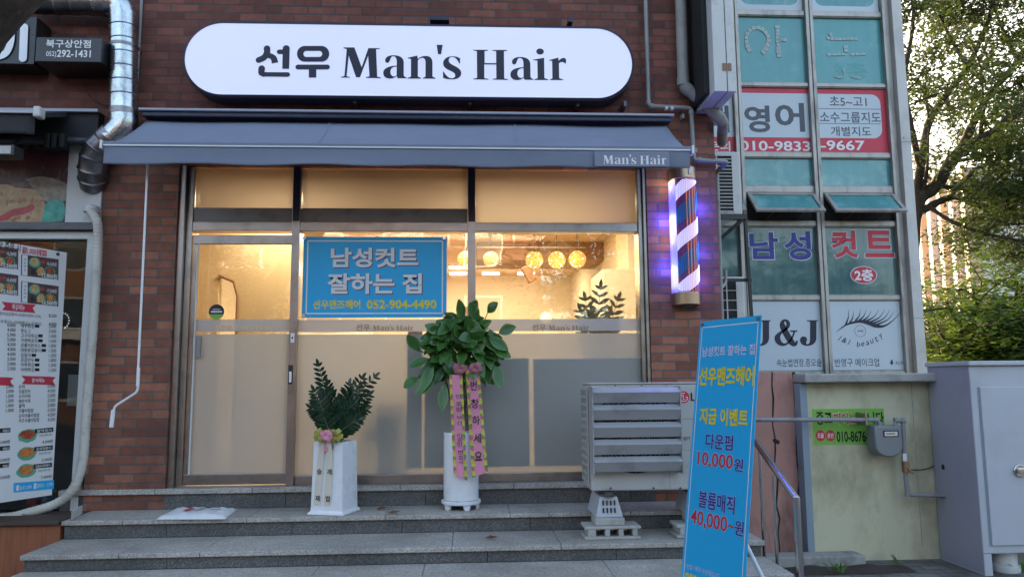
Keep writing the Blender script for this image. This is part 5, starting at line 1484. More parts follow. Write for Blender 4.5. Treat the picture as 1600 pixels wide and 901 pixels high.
ptext('010-8676-1105', pc2, 1307, 672.5, 1392 - 12, 690, MT['ink_black'], ad, off=.028, lift=.001)
for (u, s) in ((1282, '조율'), (1297.5, '운반')):
    a, b = pc2.hit(u, 680); g = MB(); sheet(g, pc2, ell(a, b, .04, .046), .001); obj('red_disc', g, MT['red_ink'], ad); ptext(s, pc2, u - 5, 676, u + 5, 684, MT['white_ink'], ad, off=.015, lift=.002)
# gas meter and its pipes
mt = thing('gas_meter', 'grey gas meter with rounded bottom hanging on the cream wall', 'meter', (HY(1390, 714, -.12).x, -.12, HY(1390, 714, -.12).z))
pg = wallplane(-.20)
a0, b0, a1, b1 = pbox(pg, 1368, 665, 1411, 714)
out = [(a0, b1), (a1, b1)] + [((a0 + a1) / 2 + (a1 - a0) / 2 * math.cos(R(-t)) , b0 + (b1 - b0) * .36 + (b1 - b0) * .36 * math.sin(R(-t))) for t in range(0, 181, 12)]
g = MB(); g.prism([pg.at(x, y, 0) for (x, y) in out], (0, .14, 0)); obj('casing', g, MT['meter'], mt, bevel=.012, smooth=40)
g = MB(); prect(g, pg, 1379.5, 672, 1404, 682, .002); obj('display_frame', g, MT['black'], mt)
g = MB(); prect(g, pg, 1382, 673.8, 1402, 680.5, .003); obj('display', g, MT['cream_ink'], mt)
g = MB(); prect(g, pg, 1384, 676, 1398, 678, .004); obj('display_digits', g, MT['soffit'], mt)
gy = -.13
P = [HY(1188, 655, gy), HY(1372, 655.5, gy), HY(1375, 668, gy)]
P[0] = HY(1120, 655, gy)
pipe('gas_pipe', 'grey gas pipe running level to the left side of the gas meter', 'pipe', P, .018, MT['pipe_grey'], collars=[(P[1] + V((-.02, 0, 0)), (1, 0, 0)), (P[2] + V((0, 0, .03)), (0, 0, 1))], fr=.03)
P = [HY(1398, 668, gy), HY(1400, 656.5, gy), HY(1411, 657, gy), HY(1413, 720, gy), HY(1418, 772, gy), HY(1480, 774, gy)]
gp2 = pipe('gas_pipe', 'grey gas pipe dropping from the right side of the gas meter to the cabinet', 'pipe', P, .018, MT['pipe_grey'], collars=[(P[1], (1, 0, 0)), (P[2], (1, 0, 0)), (P[4], (0, 0, 1))], fr=.03)
g = MB(); q = HY(1414.5, 729, gy); g.box(q.x - .022, q.x + .022, gy - .03, gy + .02, q.z - .045, q.z + .045); g.tube([q + V((0, -.03, 0)), q + V((.035, -.05, -.05))], .010, 8); obj('valve', g, MT['soffit'], gp2, bevel=.006)
g = MB(); q = HY(1413.5, 714, gy - .019); g.box(q.x - .016, q.x + .016, gy - .0225, gy - .018, q.z - .03, q.z + .03); obj('white_tag', g, MT['white_ink'], gp2)
g = MB(); q = HY(1352, 655, gy); g.box(q.x - .011, q.x + .011, gy - .022, -.004, q.z - .05, q.z + .055); obj('clamp', g, MT['steel'], gp2, bevel=.005)
pipe('cable', 'thin black cable curving on the cream wall below the gas meter', 'cable', [HY(1420, 733, -.02), HY(1438, 734, -.015), HY(1455, 730, -.012), HY(1480, 712, -.01)], .004, MT['black'], 6, fr=.1)
# cabinet
X0 = HY(1526, 740, -.55).x; Yf = -.56
zc1 = HY(1520, 571, Yf).z
cb = thing('utility_cabinet', 'large grey steel utility cabinet with a lilac side at the right edge', 'cabinet', (X0 + .5, -.3, 0))
g = MB(); g.box(X0, X0 + 1.3, Yf, -.02, .16, zc1); obj('body', g, MT['pale_steel'], cb, bevel=.006)
g = MB(); g.box(X0 - .004, X0 - .0005, Yf + .003, -.02, .02, zc1 - .002); obj('side_panel', g, MT['lilac_steel'], cb)
g = MB(); g.box(X0 - .02, X0 + 1.32, Yf - .03, -.01, zc1 + .001, HY(1560, 567.5, Yf).z + .02); obj('lid', g, MT['pale_steel'], cb, bevel=.006)
dxx = HY(1540, 740, Yf).x; zd0_, zd1_ = HY(1570, 851, Yf).z, HY(1570, 604, Yf).z
g = MB(); g.box(dxx, X0 + 1.28, Yf - .016, Yf - .001, zd0_, zd1_); obj('door', g, MT['pale_steel'], cb, bevel=.004)
g = MB(); g.box(dxx - .012, dxx - .0005, Yf - .006, Yf - .001, zd0_, zd1_); obj('door_gap', g, MT['trim_blue'], cb)
hd = HY(1595, 735, Yf - .03); g = MB(); g.tube([hd, hd + V((0, .03, 0))], .05, 18); g.box(hd.x - .035, hd.x + .06, Yf - .06, Yf - .03, hd.z - .02, hd.z + .02); obj('handle', g, MT['rail'], cb, bevel=.006, smooth=40)
g = MB(); g.box(X0, X0 + .06, Yf, -.02, .001, .159); g.box(X0 + .4, X0 + 1.3, -.2, -.02, .001, .159); obj('base_frame', g, MT['pale_steel'], cb)
q = HY(1570, 880, Yf + .14); g = MB(); g.lathe([(.10, 0), (.105, .02), (.105, .05), (.085, .055), (.088, .158)], (q.x, Yf + .14, .002), 24); obj('round_foot', g, MT['white_dirty'], cb, smooth=40)
pl_s = Plane((X0 - .004, 0, 0), (0, -1, 0))
a, b = pl_s.hit(1474, 729); g = MB(); sheet(g, pl_s, ell(a, b, .022, .022), .003); obj('knockout', g, MT['void'], cb)
# kerb, soil and weeds at the wall's foot
g = MB(); g.box(2.25, HY(1345, 870, -.12).x, -.2, -.021, .0, .085)
tag(obj('concrete_footing', g, MT['concrete'], bevel=.01), kind='structure')
g = MB(); g.grid(lambda u, v: V((2.1 + 1.3 * u, -.42 + .25 * v, .004 + .035 * math.sin(u * 9 + 1) ** 2 * math.sin(v * 3.1))), 24, 6); tag(obj('soil', g, MT['soil'], smooth=60, fixn=False), kind='stuff')

# ================================================================== OFFICE BUILDING ON THE RIGHT
YO = 3.0
ob = thing('office_building', 'aluminium framed glass office building with teal windows on the right', 'building', (4, YO, 0))
xm1, xm2, xj, xe = 3.429, 4.422, 5.447, 5.625
cols = [(1.9, xm1 - .05), (xm1 + .05, xm2 - .05), (xm2 + .05, xj - .045)]
rails = [(6.157, 6.245), (5.197, 5.266), (4.26, 4.344), (3.799, 3.907), (3.369, 3.451), (2.433, 2.513), (1.50, 1.572)]
g = MB()
for (z0, z1) in rails:
    for (x0, x1) in cols:
        g.box(x0, x1, YO + .0, YO + .1, z0 + .012, z1 - .012)
        g.box(x0, x1, YO + .012, YO + .09, z0, z0 + .010); g.box(x0, x1, YO + .012, YO + .09, z1 - .010, z1)
for x in (xm1, xm2):
    g.box(x - .05, x - .006, YO - .03, YO + .1, 1.45, 9); g.box(x + .006, x + .05, YO - .03, YO + .1, 1.45, 9); g.box(x - .0058, x + .0058, YO - .012, YO + .1, 1.45, 9)
g.box(xj - .045, xj - .004, YO - .03, YO + .1, 1.45, 9); g.box(xj, xj + .045, YO - .022, YO + .1, 1.45, 9)
obj('window_frame', g, MT['alu'], ob, bevel=.004)
g = MB(); g.box(xj + .048, xe, YO - .10, YO + .3, 0, 9); g.box(xj + .05, xe - .003, YO + .3005, 7.2, 0, 9); obj('corner_column', g, MT['column'], ob, bevel=.006)
g = MB()
for z in (4.45, 6.9, 2.2): g.box(xj + .05, xe - .0, YO - .1015, YO - .1005, z, z + .004)
obj('column_joint', g, MT['steel_dark'], ob)
g = MB(); g.box(1.9, xe - .003, 2.95, 7.2, 9.002, 9.3); g.box(1.9, xj, 7.0, 7.2, 0, 9); obj('roof', g, MT['concrete'], ob)
g = MB(); g.box(1.9, xj, YO + .6, YO + .65, 0, 9); obj('inner_blind', g, M('dim_teal_blind', (.05, .13, .13), .7, 0, .3, 3, aniso=(6, 1, .4)), ob)
g = MB(); g.box(2.15, 5.4, YO + .02, YO + .09, 0, 1.49); obj('base_wall', g, MT['concrete'], ob)

def teal(name, c0, c1, streak, rough=.12):
    m, nt, b = new_mat(name); v = coords(nt, (5, 1, .6)); v2 = coords(nt)
    c = mixc(nt, noise(nt, v, 2.2, 6, .6), c0, c1)
    c = mixc(nt, ramp(nt, noise(nt, v2, 3.2, 7, .7), .5, .72), c, streak)
    nt.links.new(c, b.inputs['Base Color']); b.inputs['Roughness'].default_value = rough; b.inputs['Specular IOR Level'].default_value = .6
    return m
mt_teal = teal('teal_film_glass', (.055, .25, .25), (.08, .33, .33), (.12, .36, .36), .18)
mt_teal2 = teal('patchy_teal_glass', (.04, .20, .21), (.11, .34, .34), (.22, .44, .42), .15)
mt_dteal = teal('dark_curtained_glass', (.03, .075, .078), (.17, .29, .28), (.06, .13, .13), .04)
mt_white_p = M('pale_blue_white_panel', (.52, .58, .62), .4, 0, .03, 2)
def opane(ci, z0, z1, mat, name='window'):
    x0, x1 = cols[ci]; g = MB(); g.box(x0 + .001, x1 - .001, YO + .045, YO + .06, z0, z1); return obj(name, g, mat, ob)
for ci in range(3):
    w = opane(ci, 6.247, 9, mt_teal2)
    opane(ci, 5.268, 6.155, mt_teal); opane(ci, 3.909, 4.258, mt_teal2); opane(ci, 2.515, 3.367, mt_dteal)
    opane(ci, 4.346, 5.195, mt_teal)
    # dark slot behind the tilted vents
    opane(ci, 3.453, 3.797, MT['void'], 'vent_recess')
po = wallplane(YO + .044)
# white soaped borders of the top panes
for ci in (1, 2):
    x0, x1 = cols[ci]
    o1 = rrect(x0 + .005, x1 - .005, 6.249, 8.2, .003, 3); o2 = rrect(x0 + .07, x1 - .06, 6.33, 8.1, .1, 3); n = len(o1)
    g = MB(); g.add([po.at(a, b, .001) for (a, b) in o1 + o2], [(i, (i + 1) % n, n + (i + 1) % n, n + i) for i in range(n)]); obj('white_film_border', g, mt_white_p, ob)
# tilted vent windows
for ci in (0, 1, 2):
    x0, x1 = cols[ci]
    h_ = V((0, -.01, 3.79)); t_ = V((0, -.30, 3.50))
    d = (t_ - h_); L = d.length; dz = d.normalized(); nn = V((0, -dz.z, dz.y))
    if nn.y > 0: nn = -nn
    def vp(x, s, e): q = h_ + dz * s + nn * e; return V((x, YO + q.y, q.z))
    def vbar(g, xa, xb, s0, s1, e0=-.015, e1=.02):
        vs = [vp(x, s, e) for e in (e0, e1) for (x, s) in ((xa, s0), (xb, s0), (xb, s1), (xa, s1))]
        g.add(vs, [(0, 3, 2, 1), (4, 5, 6, 7), (0, 1, 5, 4), (1, 2, 6, 5), (2, 3, 7, 6), (3, 0, 4, 7)])
    g = MB(); vbar(g, x0 + .01, x1 - .01, 0, .05); vbar(g, x0 + .01, x1 - .01, L - .05, L); vbar(g, x0 + .01, x0 + .06, .0502, L - .0502); vbar(g, x1 - .06, x1 - .01, .0502, L - .0502)
    f = obj('vent_sash', g, MT['alu'], ob, bevel=.004)
    g = MB(); vbar(g, x0 + .062, x1 - .062, .052, L - .052, -.002, .004); obj('pane', g, mt_teal2, f)
    for k in (.28, .72):
        xx = x0 + (x1 - x0) * k; g = MB(); g.tube([vp(xx, L - .03, -.02), (xx, YO - .06, 3.47), (xx, YO + .02, 3.47)], .008, 6); obj('stay_arm', g, MT['steel_dark'], f)
# red English lesson sign in three panes
es = thing('lesson_sign', 'red and white Korean English lesson sign filling three third floor panes', 'sign', (4.4, YO, 4.346))
for ci in range(3):
    x0, x1 = cols[ci]
    g = MB(); g.box(x0 + .004, x1 - .004, YO + .038, YO + .0445, 4.35, 5.19); obj('red_film', g, MT['crimson'], es)
ps = wallplane(YO + .0375)
zw0, zw1 = ps.hit(1330, 216)[1], ps.hit(1330, 147.5)[1]
for ci in range(3):
    x0, x1 = cols[ci]
    g = MB()
    if ci == 2:
        r = .12; xr_ = x1 - .07
        pts = [(x0 + .004, zw0)] + [(xr_ - r + r * math.sin(R(t)), zw0 + r - r * math.cos(R(t))) for t in range(0, 91, 15)] + [(xr_ - r + r * math.cos(R(t)), zw1 - r + r * math.sin(R(t))) for t in range(0, 91, 15)] + [(x0 + .004, zw1)]
    else: pts = [(x0 + .004, zw0), (x1 - .004, zw0), (x1 - .004, zw1), (x0 + .004, zw1)]
    sheet(g, ps, pts, .001); obj('white_field', g, mt_white_p, es)
MT['grey_ink'] = M('dark_grey_ink', (.075, .08, .10), .5, 0, .05, 5)
for (s, u0, v0, u1, v1, m_, of) in (('영', 1163, 165, 1203, 207, 'grey_ink', .03), ('어', 1211, 161, 1257, 206, 'grey_ink', .03), ('책', 1100, 165, 1139, 207, 'grey_ink', .03), ('초5~고1', 1296, 151, 1354, 166, 'grey_ink', .012), ('소수그룹지도', 1281, 175, 1376, 192, 'grey_ink', .012), ('개별지도', 1298, 198, 1361, 213, 'grey_ink', .012),
                     ('010-9833', 1156, 220.5, 1266, 236, 'white_ink', .018), ('-9667', 1282, 219.5, 1351, 235, 'white_ink', .018), ('문의', 1106, 221, 1141, 236, 'white_ink', .018)):
    ptext(s, ps, u0, v0, u1, v1, MT[m_], es, off=of, lift=.002)
g = MB()
for v in (170, 193): prect(g, ps, 1277, v, 1376, v + .9, .0018)
obj('ruled_line', g, MT['grey_ink'], es)
# old tile letters left on the third floor
m_tile = M('greyed_tile_remnant', (.40, .47, .46), .7, 0, .2, 20)
ol = thing('old_lettering', 'broken grey remnants of old Korean letters on the upper teal panes', 'lettering', (4.4, YO, 5.3))
def tiles(pl, pts, wd, n_, seed, drop=0.0):
    rn = random.Random(seed); g = MB(); pts = [V(pl.hit(*p)) for p in pts]
    d = [0]
    for a, b in zip(pts, pts[1:]): d.append(d[-1] + (b - a).length)
    for i in range(n_):
        if rn.random() < drop: continue
        s = d[-1] * (i + .5) / n_; k = max(j for j in range(len(d) - 1) if d[j] <= s); t = (s - d[k]) / (d[k + 1] - d[k])
        p = pts[k].lerp(pts[k + 1], t); dr = (pts[k + 1] - pts[k]).normalized(); q = V((-dr.y, dr.x)); hl = d[-1] / n_ * .47; hw = wd / 2 * rn.uniform(.75, 1.1)
        g.prism([pl.at(*(p + dr * a * hl * rn.uniform(.9, 1) + q * b * hw), .001) for (a, b) in ((-1, -1), (1, -1), (1, 1), (-1, 1))], pl.N * .008)
    return obj('tile_stroke', g, m_tile, ol)
ring_ = smooth_pts([(1172, 82), (1166, 68), (1168, 52), (1180, 44), (1193, 48), (1201, 62), (1196, 78), (1190, 84)], 5)
tiles(po, ring_, .055, 15, 1); tiles(po, [(1214, 40), (1217, 90)], .06, 9, 2); tiles(po, [(1217, 63), (1229, 63)], .04, 2, 3)
tiles(po, [(1291, 60), (1304, 62), (1346, 61)], .04, 9, 4, .1); tiles(po, [(1321, 72), (1322, 82)], .06, 2, 5); tiles(po, [(1292, 86), (1322, 86)], .03, 4, 6, .0); tiles(po, [(1328, 86), (1352, 85)], .03, 3, 6, .0); tiles(po, [(1297, 52), (1299, 60)], .04, 2, 8)
m_pale = M('pale_letter_ghost', (.13, .36, .36), .6, 0, .1, 9)
o = ptext('3층', po, 1303, 98, 1355, 124, m_pale, ol, off=.02, lift=.001)
tiles(po, smooth_pts([(1303, 120), (1312, 122), (1319, 118), (1316, 108)], 4), .02, 6, 7)
tiles(po, [(1330, 120), (1340, 123), (1354, 122)], .02, 6, 9, .3)
# second floor haircut letters
hc = thing('haircut_lettering', 'blue and red Korean haircut letters with a red oval on second floor windows', 'lettering', (4.4, YO, 2.6))
for (s, u0, v0, u1, v1, m_) in (('남', 1171, 363, 1216, 405, 'navy_ink'), ('성', 1225, 361, 1267, 406, 'navy_ink'), ('컷', 1299, 360, 1340, 403, 'red_ink'), ('트', 1351, 360, 1396, 402, 'red_ink')):
    ptext(s, po, u0 - 1.5, v0 - 1.5, u1 + 1.5, v1 + 1.5, mt_white_p, hc, off=.042, lift=.001)
    ptext(s, po, u0, v0, u1, v1, MT[m_], hc, off=.028, lift=.0025)
a, b = po.hit(1349.5, 429.5); g = MB(); sheet(g, po, ell(a, b, .176, .115), .001); obj('white_oval', g, mt_white_p, hc); g = MB(); sheet(g, po, ell(a, b, .164, .104), .0025); obj('red_oval', g, MT['red_ink'], hc)
ptext('2층', po, 1335, 420.5, 1364, 439, MT['white_ink'], hc, off=.03, lift=.004)
# beauty panels
jp = [None, None, None]
def jpanel(ci, label):
    x0, x1 = cols[ci]
    t = thing('beauty_panel', label, 'sign', ((x0 + x1) / 2, YO, 1.575))
    g = MB(); g.box(x0 + .003, x1 - .003, YO + .03, YO + .06, 1.574, 2.43); obj('board', g, mt_white_p, t)
    return t
jpanel(0, 'plain pale panel at the bottom of the office front, mostly hidden by the banner')
j1 = jpanel(1, 'pale panel with large dark J and J initials behind the blue banner')
j2 = jpanel(2, 'pale panel with a drawn eyelash above an arc of small beauty lettering')
pj = wallplane(YO + .029)
def JP(x, y): return pj.hit(1180 + x / 6.4, 460 + y / 6.4)
kj = (JP(740, 500)[0] - JP(100, 500)[0]) / 640
Jp = path('M 513,256 L 627,256 627,264 612,270 612,430 C 612,485 570,512 520,512 475,512 448,488 448,455 448,432 462,418 484,418 505,418 520,432 518,452 516,470 505,480 510,490 520,502 548,495 548,450 L 548,272 513,264')
vs, fs = fill_curve([[(x, -y) for (x, y) in Jp]])
g = MB(); g.add([pj.at(*JP(x, -y), .001) for (x, y) in vs], fs); g.add([pj.at(*JP(x - 473, -y), .001) for (x, y) in vs], fs)
amp = [(418, 468, 18), (405, 490, 34), (385, 494, 46), (358, 468, 60), (322, 410, 62), (288, 345, 62), (270, 300, 50), (278, 268, 30), (303, 256, 20), (328, 280, 36), (326, 318, 34), (300, 350, 20), (250, 385, 28), (222, 430, 58), (240, 478, 50), (288, 500, 24), (335, 475, 16), (372, 425, 16), (390, 372, 18)]
sp_ = smooth_pts(amp, 4)
stroke(g, pj, [JP(x, y) for (x, y, w) in sp_], [w * kj for (x, y, w) in sp_], .0015); stroke(g, pj, [JP(348, 365), JP(420, 365)], 14 * kj, .002, (0, 0))
obj('initials', g, MT['ink'], j1)
ptext('속눈썹연장.증모술', pj, 1213.5, 560, 1283.5, 572.5, MT['ink'], j1, off=.0, lift=.001)
ptext('반영구 메이크업', pj, 1304.5, 559.5, 1373.5, 572.5, MT['ink'], j2, off=.0, lift=.001)
ptext('지하', pj, 1398.5, 564, 1414, 570.5, MT['ink'], j2, off=.0, lift=.001)
g = MB(); sheet(g, pj, [JP(x, y) for (x, y) in ((1356, 652), (1374, 652), (1374, 675), (1387, 675), (1365, 706), (1343, 675), (1356, 675))], .001); obj('arrow_mark', g, MT['ink'], j2)
g = MB()
lid = [(808, 375, 2), (860, 335, 10), (915, 300, 16), (985, 278, 22), (1060, 268, 30), (1140, 285, 42), (1200, 310, 40), (1260, 318, 26), (1310, 305, 16), (1360, 272, 10), (1410, 225, 6), (1452, 172, 2)]
sp_ = smooth_pts(lid, 4); stroke(g, pj, [JP(x, y) for (x, y, w) in sp_], [w * kj for (x, y, w) in sp_], .001, (0, 0))
for (x0, y0, xm, ym, x1, y1) in ((905, 300, 930, 230, 932, 145), (945, 285, 975, 230, 983, 165), (1000, 265, 1040, 210, 1052, 140), (1035, 262, 1085, 215, 1112, 150), (1075, 262, 1130, 220, 1160, 160), (1110, 265, 1190, 220, 1235, 150), (1150, 275, 1245, 225, 1297, 140), (1180, 288, 1290, 235, 1347, 150), (1215, 300, 1325, 250, 1390, 162)):
    pts = smooth_pts([(x0, y0, 20), (xm, ym, 9), (x1, y1, 1.5)], 6); stroke(g, pj, [JP(x, y) for (x, y, w) in pts], [w * kj for (x, y, w) in pts], .0013, (0, 0))
obj('eyelash_mark', g, MT['ink'], j2)
for i, s in enumerate('J&J beauty'):
    if s == ' ': continue
    t = i / 9; x = 845 + 415 * t; y = 425 + 95 * math.sin(math.pi * (t * .92 + .04)) * .75 - 40 * max(0, t - .6) - 0
    rot = -R(26 - 66 * t); a, b = JP(x, y)
    text(s, pj, a, b, None, (52 if s in 'J&bty' else 38) * kj, MT['ink'], j2, .012 if i < 3 else 0.0, .001, .25, rot=rot)
a, b = JP(1049, 364); text('J&J', pj, a, b, 60 * kj, 18 * kj, MT['ink'], j2, .01, .001)
g = MB()
for i in range(22):
    t = 2 * math.pi * i / 22; g.face([pj.at(a + .052 * kj / kj * 0 + (56 + d) * kj * math.cos(t + e), b + (56 + d) * kj * math.sin(t + e), .001) for (d, e) in ((-2.5, -.09), (2.5, -.09), (2.5, .09), (-2.5, .09))])
obj('dotted_ring', g, MT['ink'], j2)

# outdoor units and their brackets in the gap
def side_unit(name, label, x0, x1, y0, y1, z0, z1, rows, cols_):
    t = thing(name, label, 'air conditioner', ((x0 + x1) / 2, (y0 + y1) / 2, z0), 'outdoor units in the gap beside the brick corner')
    g = MB(); g.box(x0, x1, y0, y1, z0, z1); obj('casing', g, MT['white_dirty'], t, bevel=.012)
    ww = (x1 - x0); gx0, gx1 = x0 + ww * .05, x0 + ww * .80
    g = MB(); g.box(gx0, gx1, y0 - .002, y0 - .0005, z0 + .03, z1 - .04); obj('coil', g, MT['void'], t)
    g = MB()
    for i in range(rows + 1):
        z = z0 + .03 + (z1 - z0 - .07) * i / rows; g.box(gx0 - .004, gx1 + .004, y0 - .010, y0 - .0025, z - .0035, z + .0035)
    for i in range(cols_ + 1):
        x = gx0 + (gx1 - gx0) * i / cols_; g.box(x - .006, x + .006, y0 - .012, y0 - .0102, z0 + .025, z1 - .035)
    obj('grille', g, MT['white_dirty'], t)
za0, za1 = HY(1136, 335, .55).z, HY(1136, 237, .55).z
side_unit('outdoor_unit', 'upper off white outdoor unit with a slotted side, high beside the brick corner', 2.13, HY(1158, 285, .55).x, .55, 1.3, za0, za1, 16, 2)
zb0_, zb1_ = HY(1148, 520, .75).z, HY(1148, 432, .75).z
side_unit('outdoor_unit', 'lower outdoor unit with a grid guard just above the blue banner', 2.2, HY(1164, 470, .75).x, .75, 1.5, zb0_, zb1_, 5, 3)
bk = thing('unit_bracket', 'dark steel bracket frame carrying the outdoor units beside the brick corner', 'bracket', (2.3, .6, 1.6))
g = MB(); xr_ = HY(1160, 338, .55).x
g.box(2.107, xr_ + .03, .52, .56, za0 - .05, za0 - .002); obj('upper_arm', g, MT['black'], bk)
g = MB(); g.tube([HY(1118, 380, .54), HY(1160, 343, .54)], .02, 6); obj('brace', g, MT['black'], bk)
g = MB(); g.box(2.107, xr_ + .03, 1.26, 1.3, za0 - .05, za0 - .002); obj('upper_arm', g, MT['black'], bk)
g = MB(); g.tube([HY(1164, 338, .56), HY(1176, 520, .56)], .018, 4); obj('post', g, MT['black'], bk)
g = MB(); g.tube([HY(1128, 437.5, .6), HY(1174, 437.5, .6)], .02, 4); g.box(2.107, HY(1172, 520, .7).x, .7, .74, zb0_ - .06, zb0_ - .002); obj('lower_arm', g, MT['black'], bk)
pipe('drain_tube', 'short pale copper coloured drain tube hanging beside the lower outdoor unit', 'pipe', [HY(1134, 422, .4), HY(1134, 442, .4), HY(1124, 453, .3), HY(1121, 456, .25)], .014, MT['pipe_beige'], 8, fr=.03)
pipe('guy_wire', 'thin wire strung from the office column into the tree', 'wire', [V((xe - .1, YO - .11, HY(1398, 219, YO).z)), HY(1420, 232, YO + 1), HY(1480, 268, YO + 5), HY(1620, 330, YO + 6)], .006, MT['black'], 6, fr=.2)

# ================================================================== TREES AND FAR BLOCKS
def leaf_quads(mb, p, size, rn, flat=.55):
    n = V((rn.gauss(0, flat), rn.gauss(0, flat), 1)).normalized()
    a = n.orthogonal().normalized(); b = n.cross(a); t = rn.uniform(0, 6.28)
    u = (a * math.cos(t) + b * math.sin(t)) * size; w = (b * math.cos(t) - a * math.sin(t)) * size * .45
    mb.add([p - u, p - u * .1 + w, p + u, p - u * .1 - w], [(0, 1, 2, 3)])

def tree(name, label, limbs, nleaf, leaf, lm, bm_, seed, group=None, twig_len=(.8, 2.0), twigs=9, flat=.55, start=.3, zsq=.35, updir=.25, spread=.24):
    rn = random.Random(seed)
    base = V(limbs[0][0][0])
    t = thing(name, label, 'tree', (base.x, base.y, 0), group)
    tr = MB(); lf = MB(); tips = []
    for (pts, r0, r1) in limbs:
        sp = [V(q) for q in smooth_pts([tuple(p) for p in pts], 6)]
        n = len(sp)
        tr.tube(sp, [(r0 + (r1 - r0) * i / (n - 1)) * (1 + .08 * math.sin(i * 2.3 + r0 * 50)) for i in range(n)], 10)
        for k in range(twigs):
            i = int((start + (1 - start) * (k + rn.random()) / twigs) * (n - 1)); i = min(n - 2, max(1, i))
            if r0 > .5 * 1e9: continue
            d = (sp[i + 1] - sp[i]).normalized(); o = V((rn.gauss(0, 1), rn.gauss(0, 1), rn.gauss(0, .5) + updir)); o = (o - d * o.dot(d)).normalized()
            d2 = (d * .45 + o).normalized(); L = rn.uniform(*twig_len)
            q = [sp[i]]; dd = d2.copy()
            for s in range(5):
                dd = (dd + V((rn.gauss(0, .18), rn.gauss(0, .18), rn.gauss(0, .14) - .03))).normalized(); q.append(q[-1] + dd * L / 5)
            tr.tube(q, [max(.006, (r1 + .012) * .55 * (1 - s / 6)) for s in range(6)], 5, caps=False)
            for s in range(2, 6):
                tips.append((q[s], dd, L))
                for _ in range(2):
                    e = V((rn.gauss(0, 1), rn.gauss(0, 1), rn.gauss(0, .35))).normalized() * L * .35
                    tr.tube([q[s], q[s] + e * .5 + V((0, 0, .02)), q[s] + e], [.007, .005, .003], 4, caps=False)
                    tips.append((q[s] + e, e.normalized(), L)); tips.append((q[s] + e * .6, e.normalized(), L))
    for k in range(nleaf):
        p, d, L = tips[rn.randrange(len(tips))]
        c = p + V((rn.gauss(0, spread), rn.gauss(0, spread), rn.gauss(0, spread * zsq)))
        leaf_quads(lf, c, leaf * rn.uniform(.6, 1.2), rn, flat)
    obj('trunk', tr, bm_, t, smooth=70, fixn=False)
    obj('crown', lf, lm, t, fixn=False)
    return t
bark = bark_mat('dark_bark', (.028, .020, .014), (.075, .055, .04), 4)
lm_back = leaf_mat('backlit_leaf', (.014, .038, .014), (.038, .085, .026), .13)
lm_bright = leaf_mat('bright_leaf', (.022, .075, .014), (.07, .15, .03), .26, gscale=.9)
lm_dark = leaf_mat('dark_hedge_leaf', (.012, .035, .012), (.035, .08, .025), .25)
YT = 8.0
def T(u, v, Y=YT): return HY(u, v, Y)
g0 = T(1422, 560); g0.z = 0
limbs = [([g0, T(1424, 420), T(1432, 320), T(1462, 290), T(1500, 236), T(1550, 210, 7.6), T(1600, 165, 7.2), T(1680, 110, 7)], .16, .08),
         ([T(1432, 325), T(1434, 290), T(1440, 252), T(1452, 190, 8.4), T(1485, 140, 8.6), T(1512, 105, 8.8), T(1545, 30, 9), T(1570, -60, 9)], .10, .04),
         ([T(1438, 262), T(1424, 200, 7.6), T(1413, 130, 7.4), T(1425, 50, 7.3), T(1432, -50, 7.3)], .07, .025),
         ([T(1440, 330), T(1467, 315), T(1495, 308), T(1533, 322), T(1577, 314, 7.8), T(1640, 300, 7.5)], .08, .03),
         ([T(1500, 236), T(1522, 190, 8.2), T(1545, 150, 8.5), T(1590, 95, 8.8), T(1650, 20, 9)], .09, .04),
         ([T(1535, 215), T(1575, 230, 7), T(1620, 262, 6.6)], .05, .02),
         ([T(1490, 300), T(1530, 262, 8.5), T(1580, 246, 9), T(1640, 240, 9.3)], .05, .02),
         ([T(1512, 105, 8.8), T(1480, 50, 9.2), T(1450, -20, 9.5)], .05, .02),
         ([T(1590, 95, 8.8), T(1560, 30, 9.5), T(1540, -40, 10)], .05, .02),
         ([T(1600, 165, 7.2), T(1625, 60, 7.5), T(1640, -40, 8)], .06, .02),
         ([T(1450, 322), T(1485, 345, 7.6), T(1530, 362, 7.4), T(1590, 375, 7.2), T(1650, 380, 7)], .045, .02),
         ([T(1533, 322), T(1560, 345, 8.2), T(1600, 350, 8.4), T(1650, 340, 8.6)], .04, .015)]
tree('street_tree', 'big dark branching tree with backlit leaves against the bright sky at upper right', limbs, 54000, .058, lm_back, bark, 11, twig_len=(.7, 1.9), twigs=11, start=.32, spread=.2)
# bright layered tree in front of the far blocks
def low_tree(name, label, u, Y, crown_uv, nleaf, leaf, lm, seed, sp=.22, zsq=.22):
    b = HY(u, 560, Y); b.z = 0
    limbs = []
    top = HY(u, 500, Y)
    rn = random.Random(seed)
    for (uu, vv, dY) in crown_uv:
        e = HY(uu, vv, Y + dY); m_ = b.lerp(e, .45); m_.z = max(.6, e.z * .62); limbs.append(([b, V((b.x + (m_.x - b.x) * .4, b.y + dY * .2, m_.z * .7)), m_, e], .06, .02))
    tree(name, label, limbs, nleaf, leaf, lm, bark, seed, twig_len=(.5, 1.2), twigs=12, start=.5, flat=.35, zsq=zsq, spread=sp)
low_tree('maple_tree', 'bright yellow green layered tree above the grey utility cabinet', 1560, 6.0, [(1478, 470, 0), (1465, 515, -.3), (1500, 540, -.5), (1520, 450, .3), (1560, 470, -.6), (1590, 440, .3), (1600, 500, -.4), (1545, 520, .4), (1640, 470, 0), (1620, 550, .2), (1580, 550, -.3)], 17000, .075, lm_bright, 5)
low_tree('shrub', 'dark green bushy shrub low between the office column and the cabinet', 1470, 7.5, [(1445, 545, 0), (1470, 560, -.4), (1500, 545, .2), (1530, 570, 0), (1450, 500, .6), (1560, 560, .5)], 9000, .08, lm_dark, 6, .3, .8)
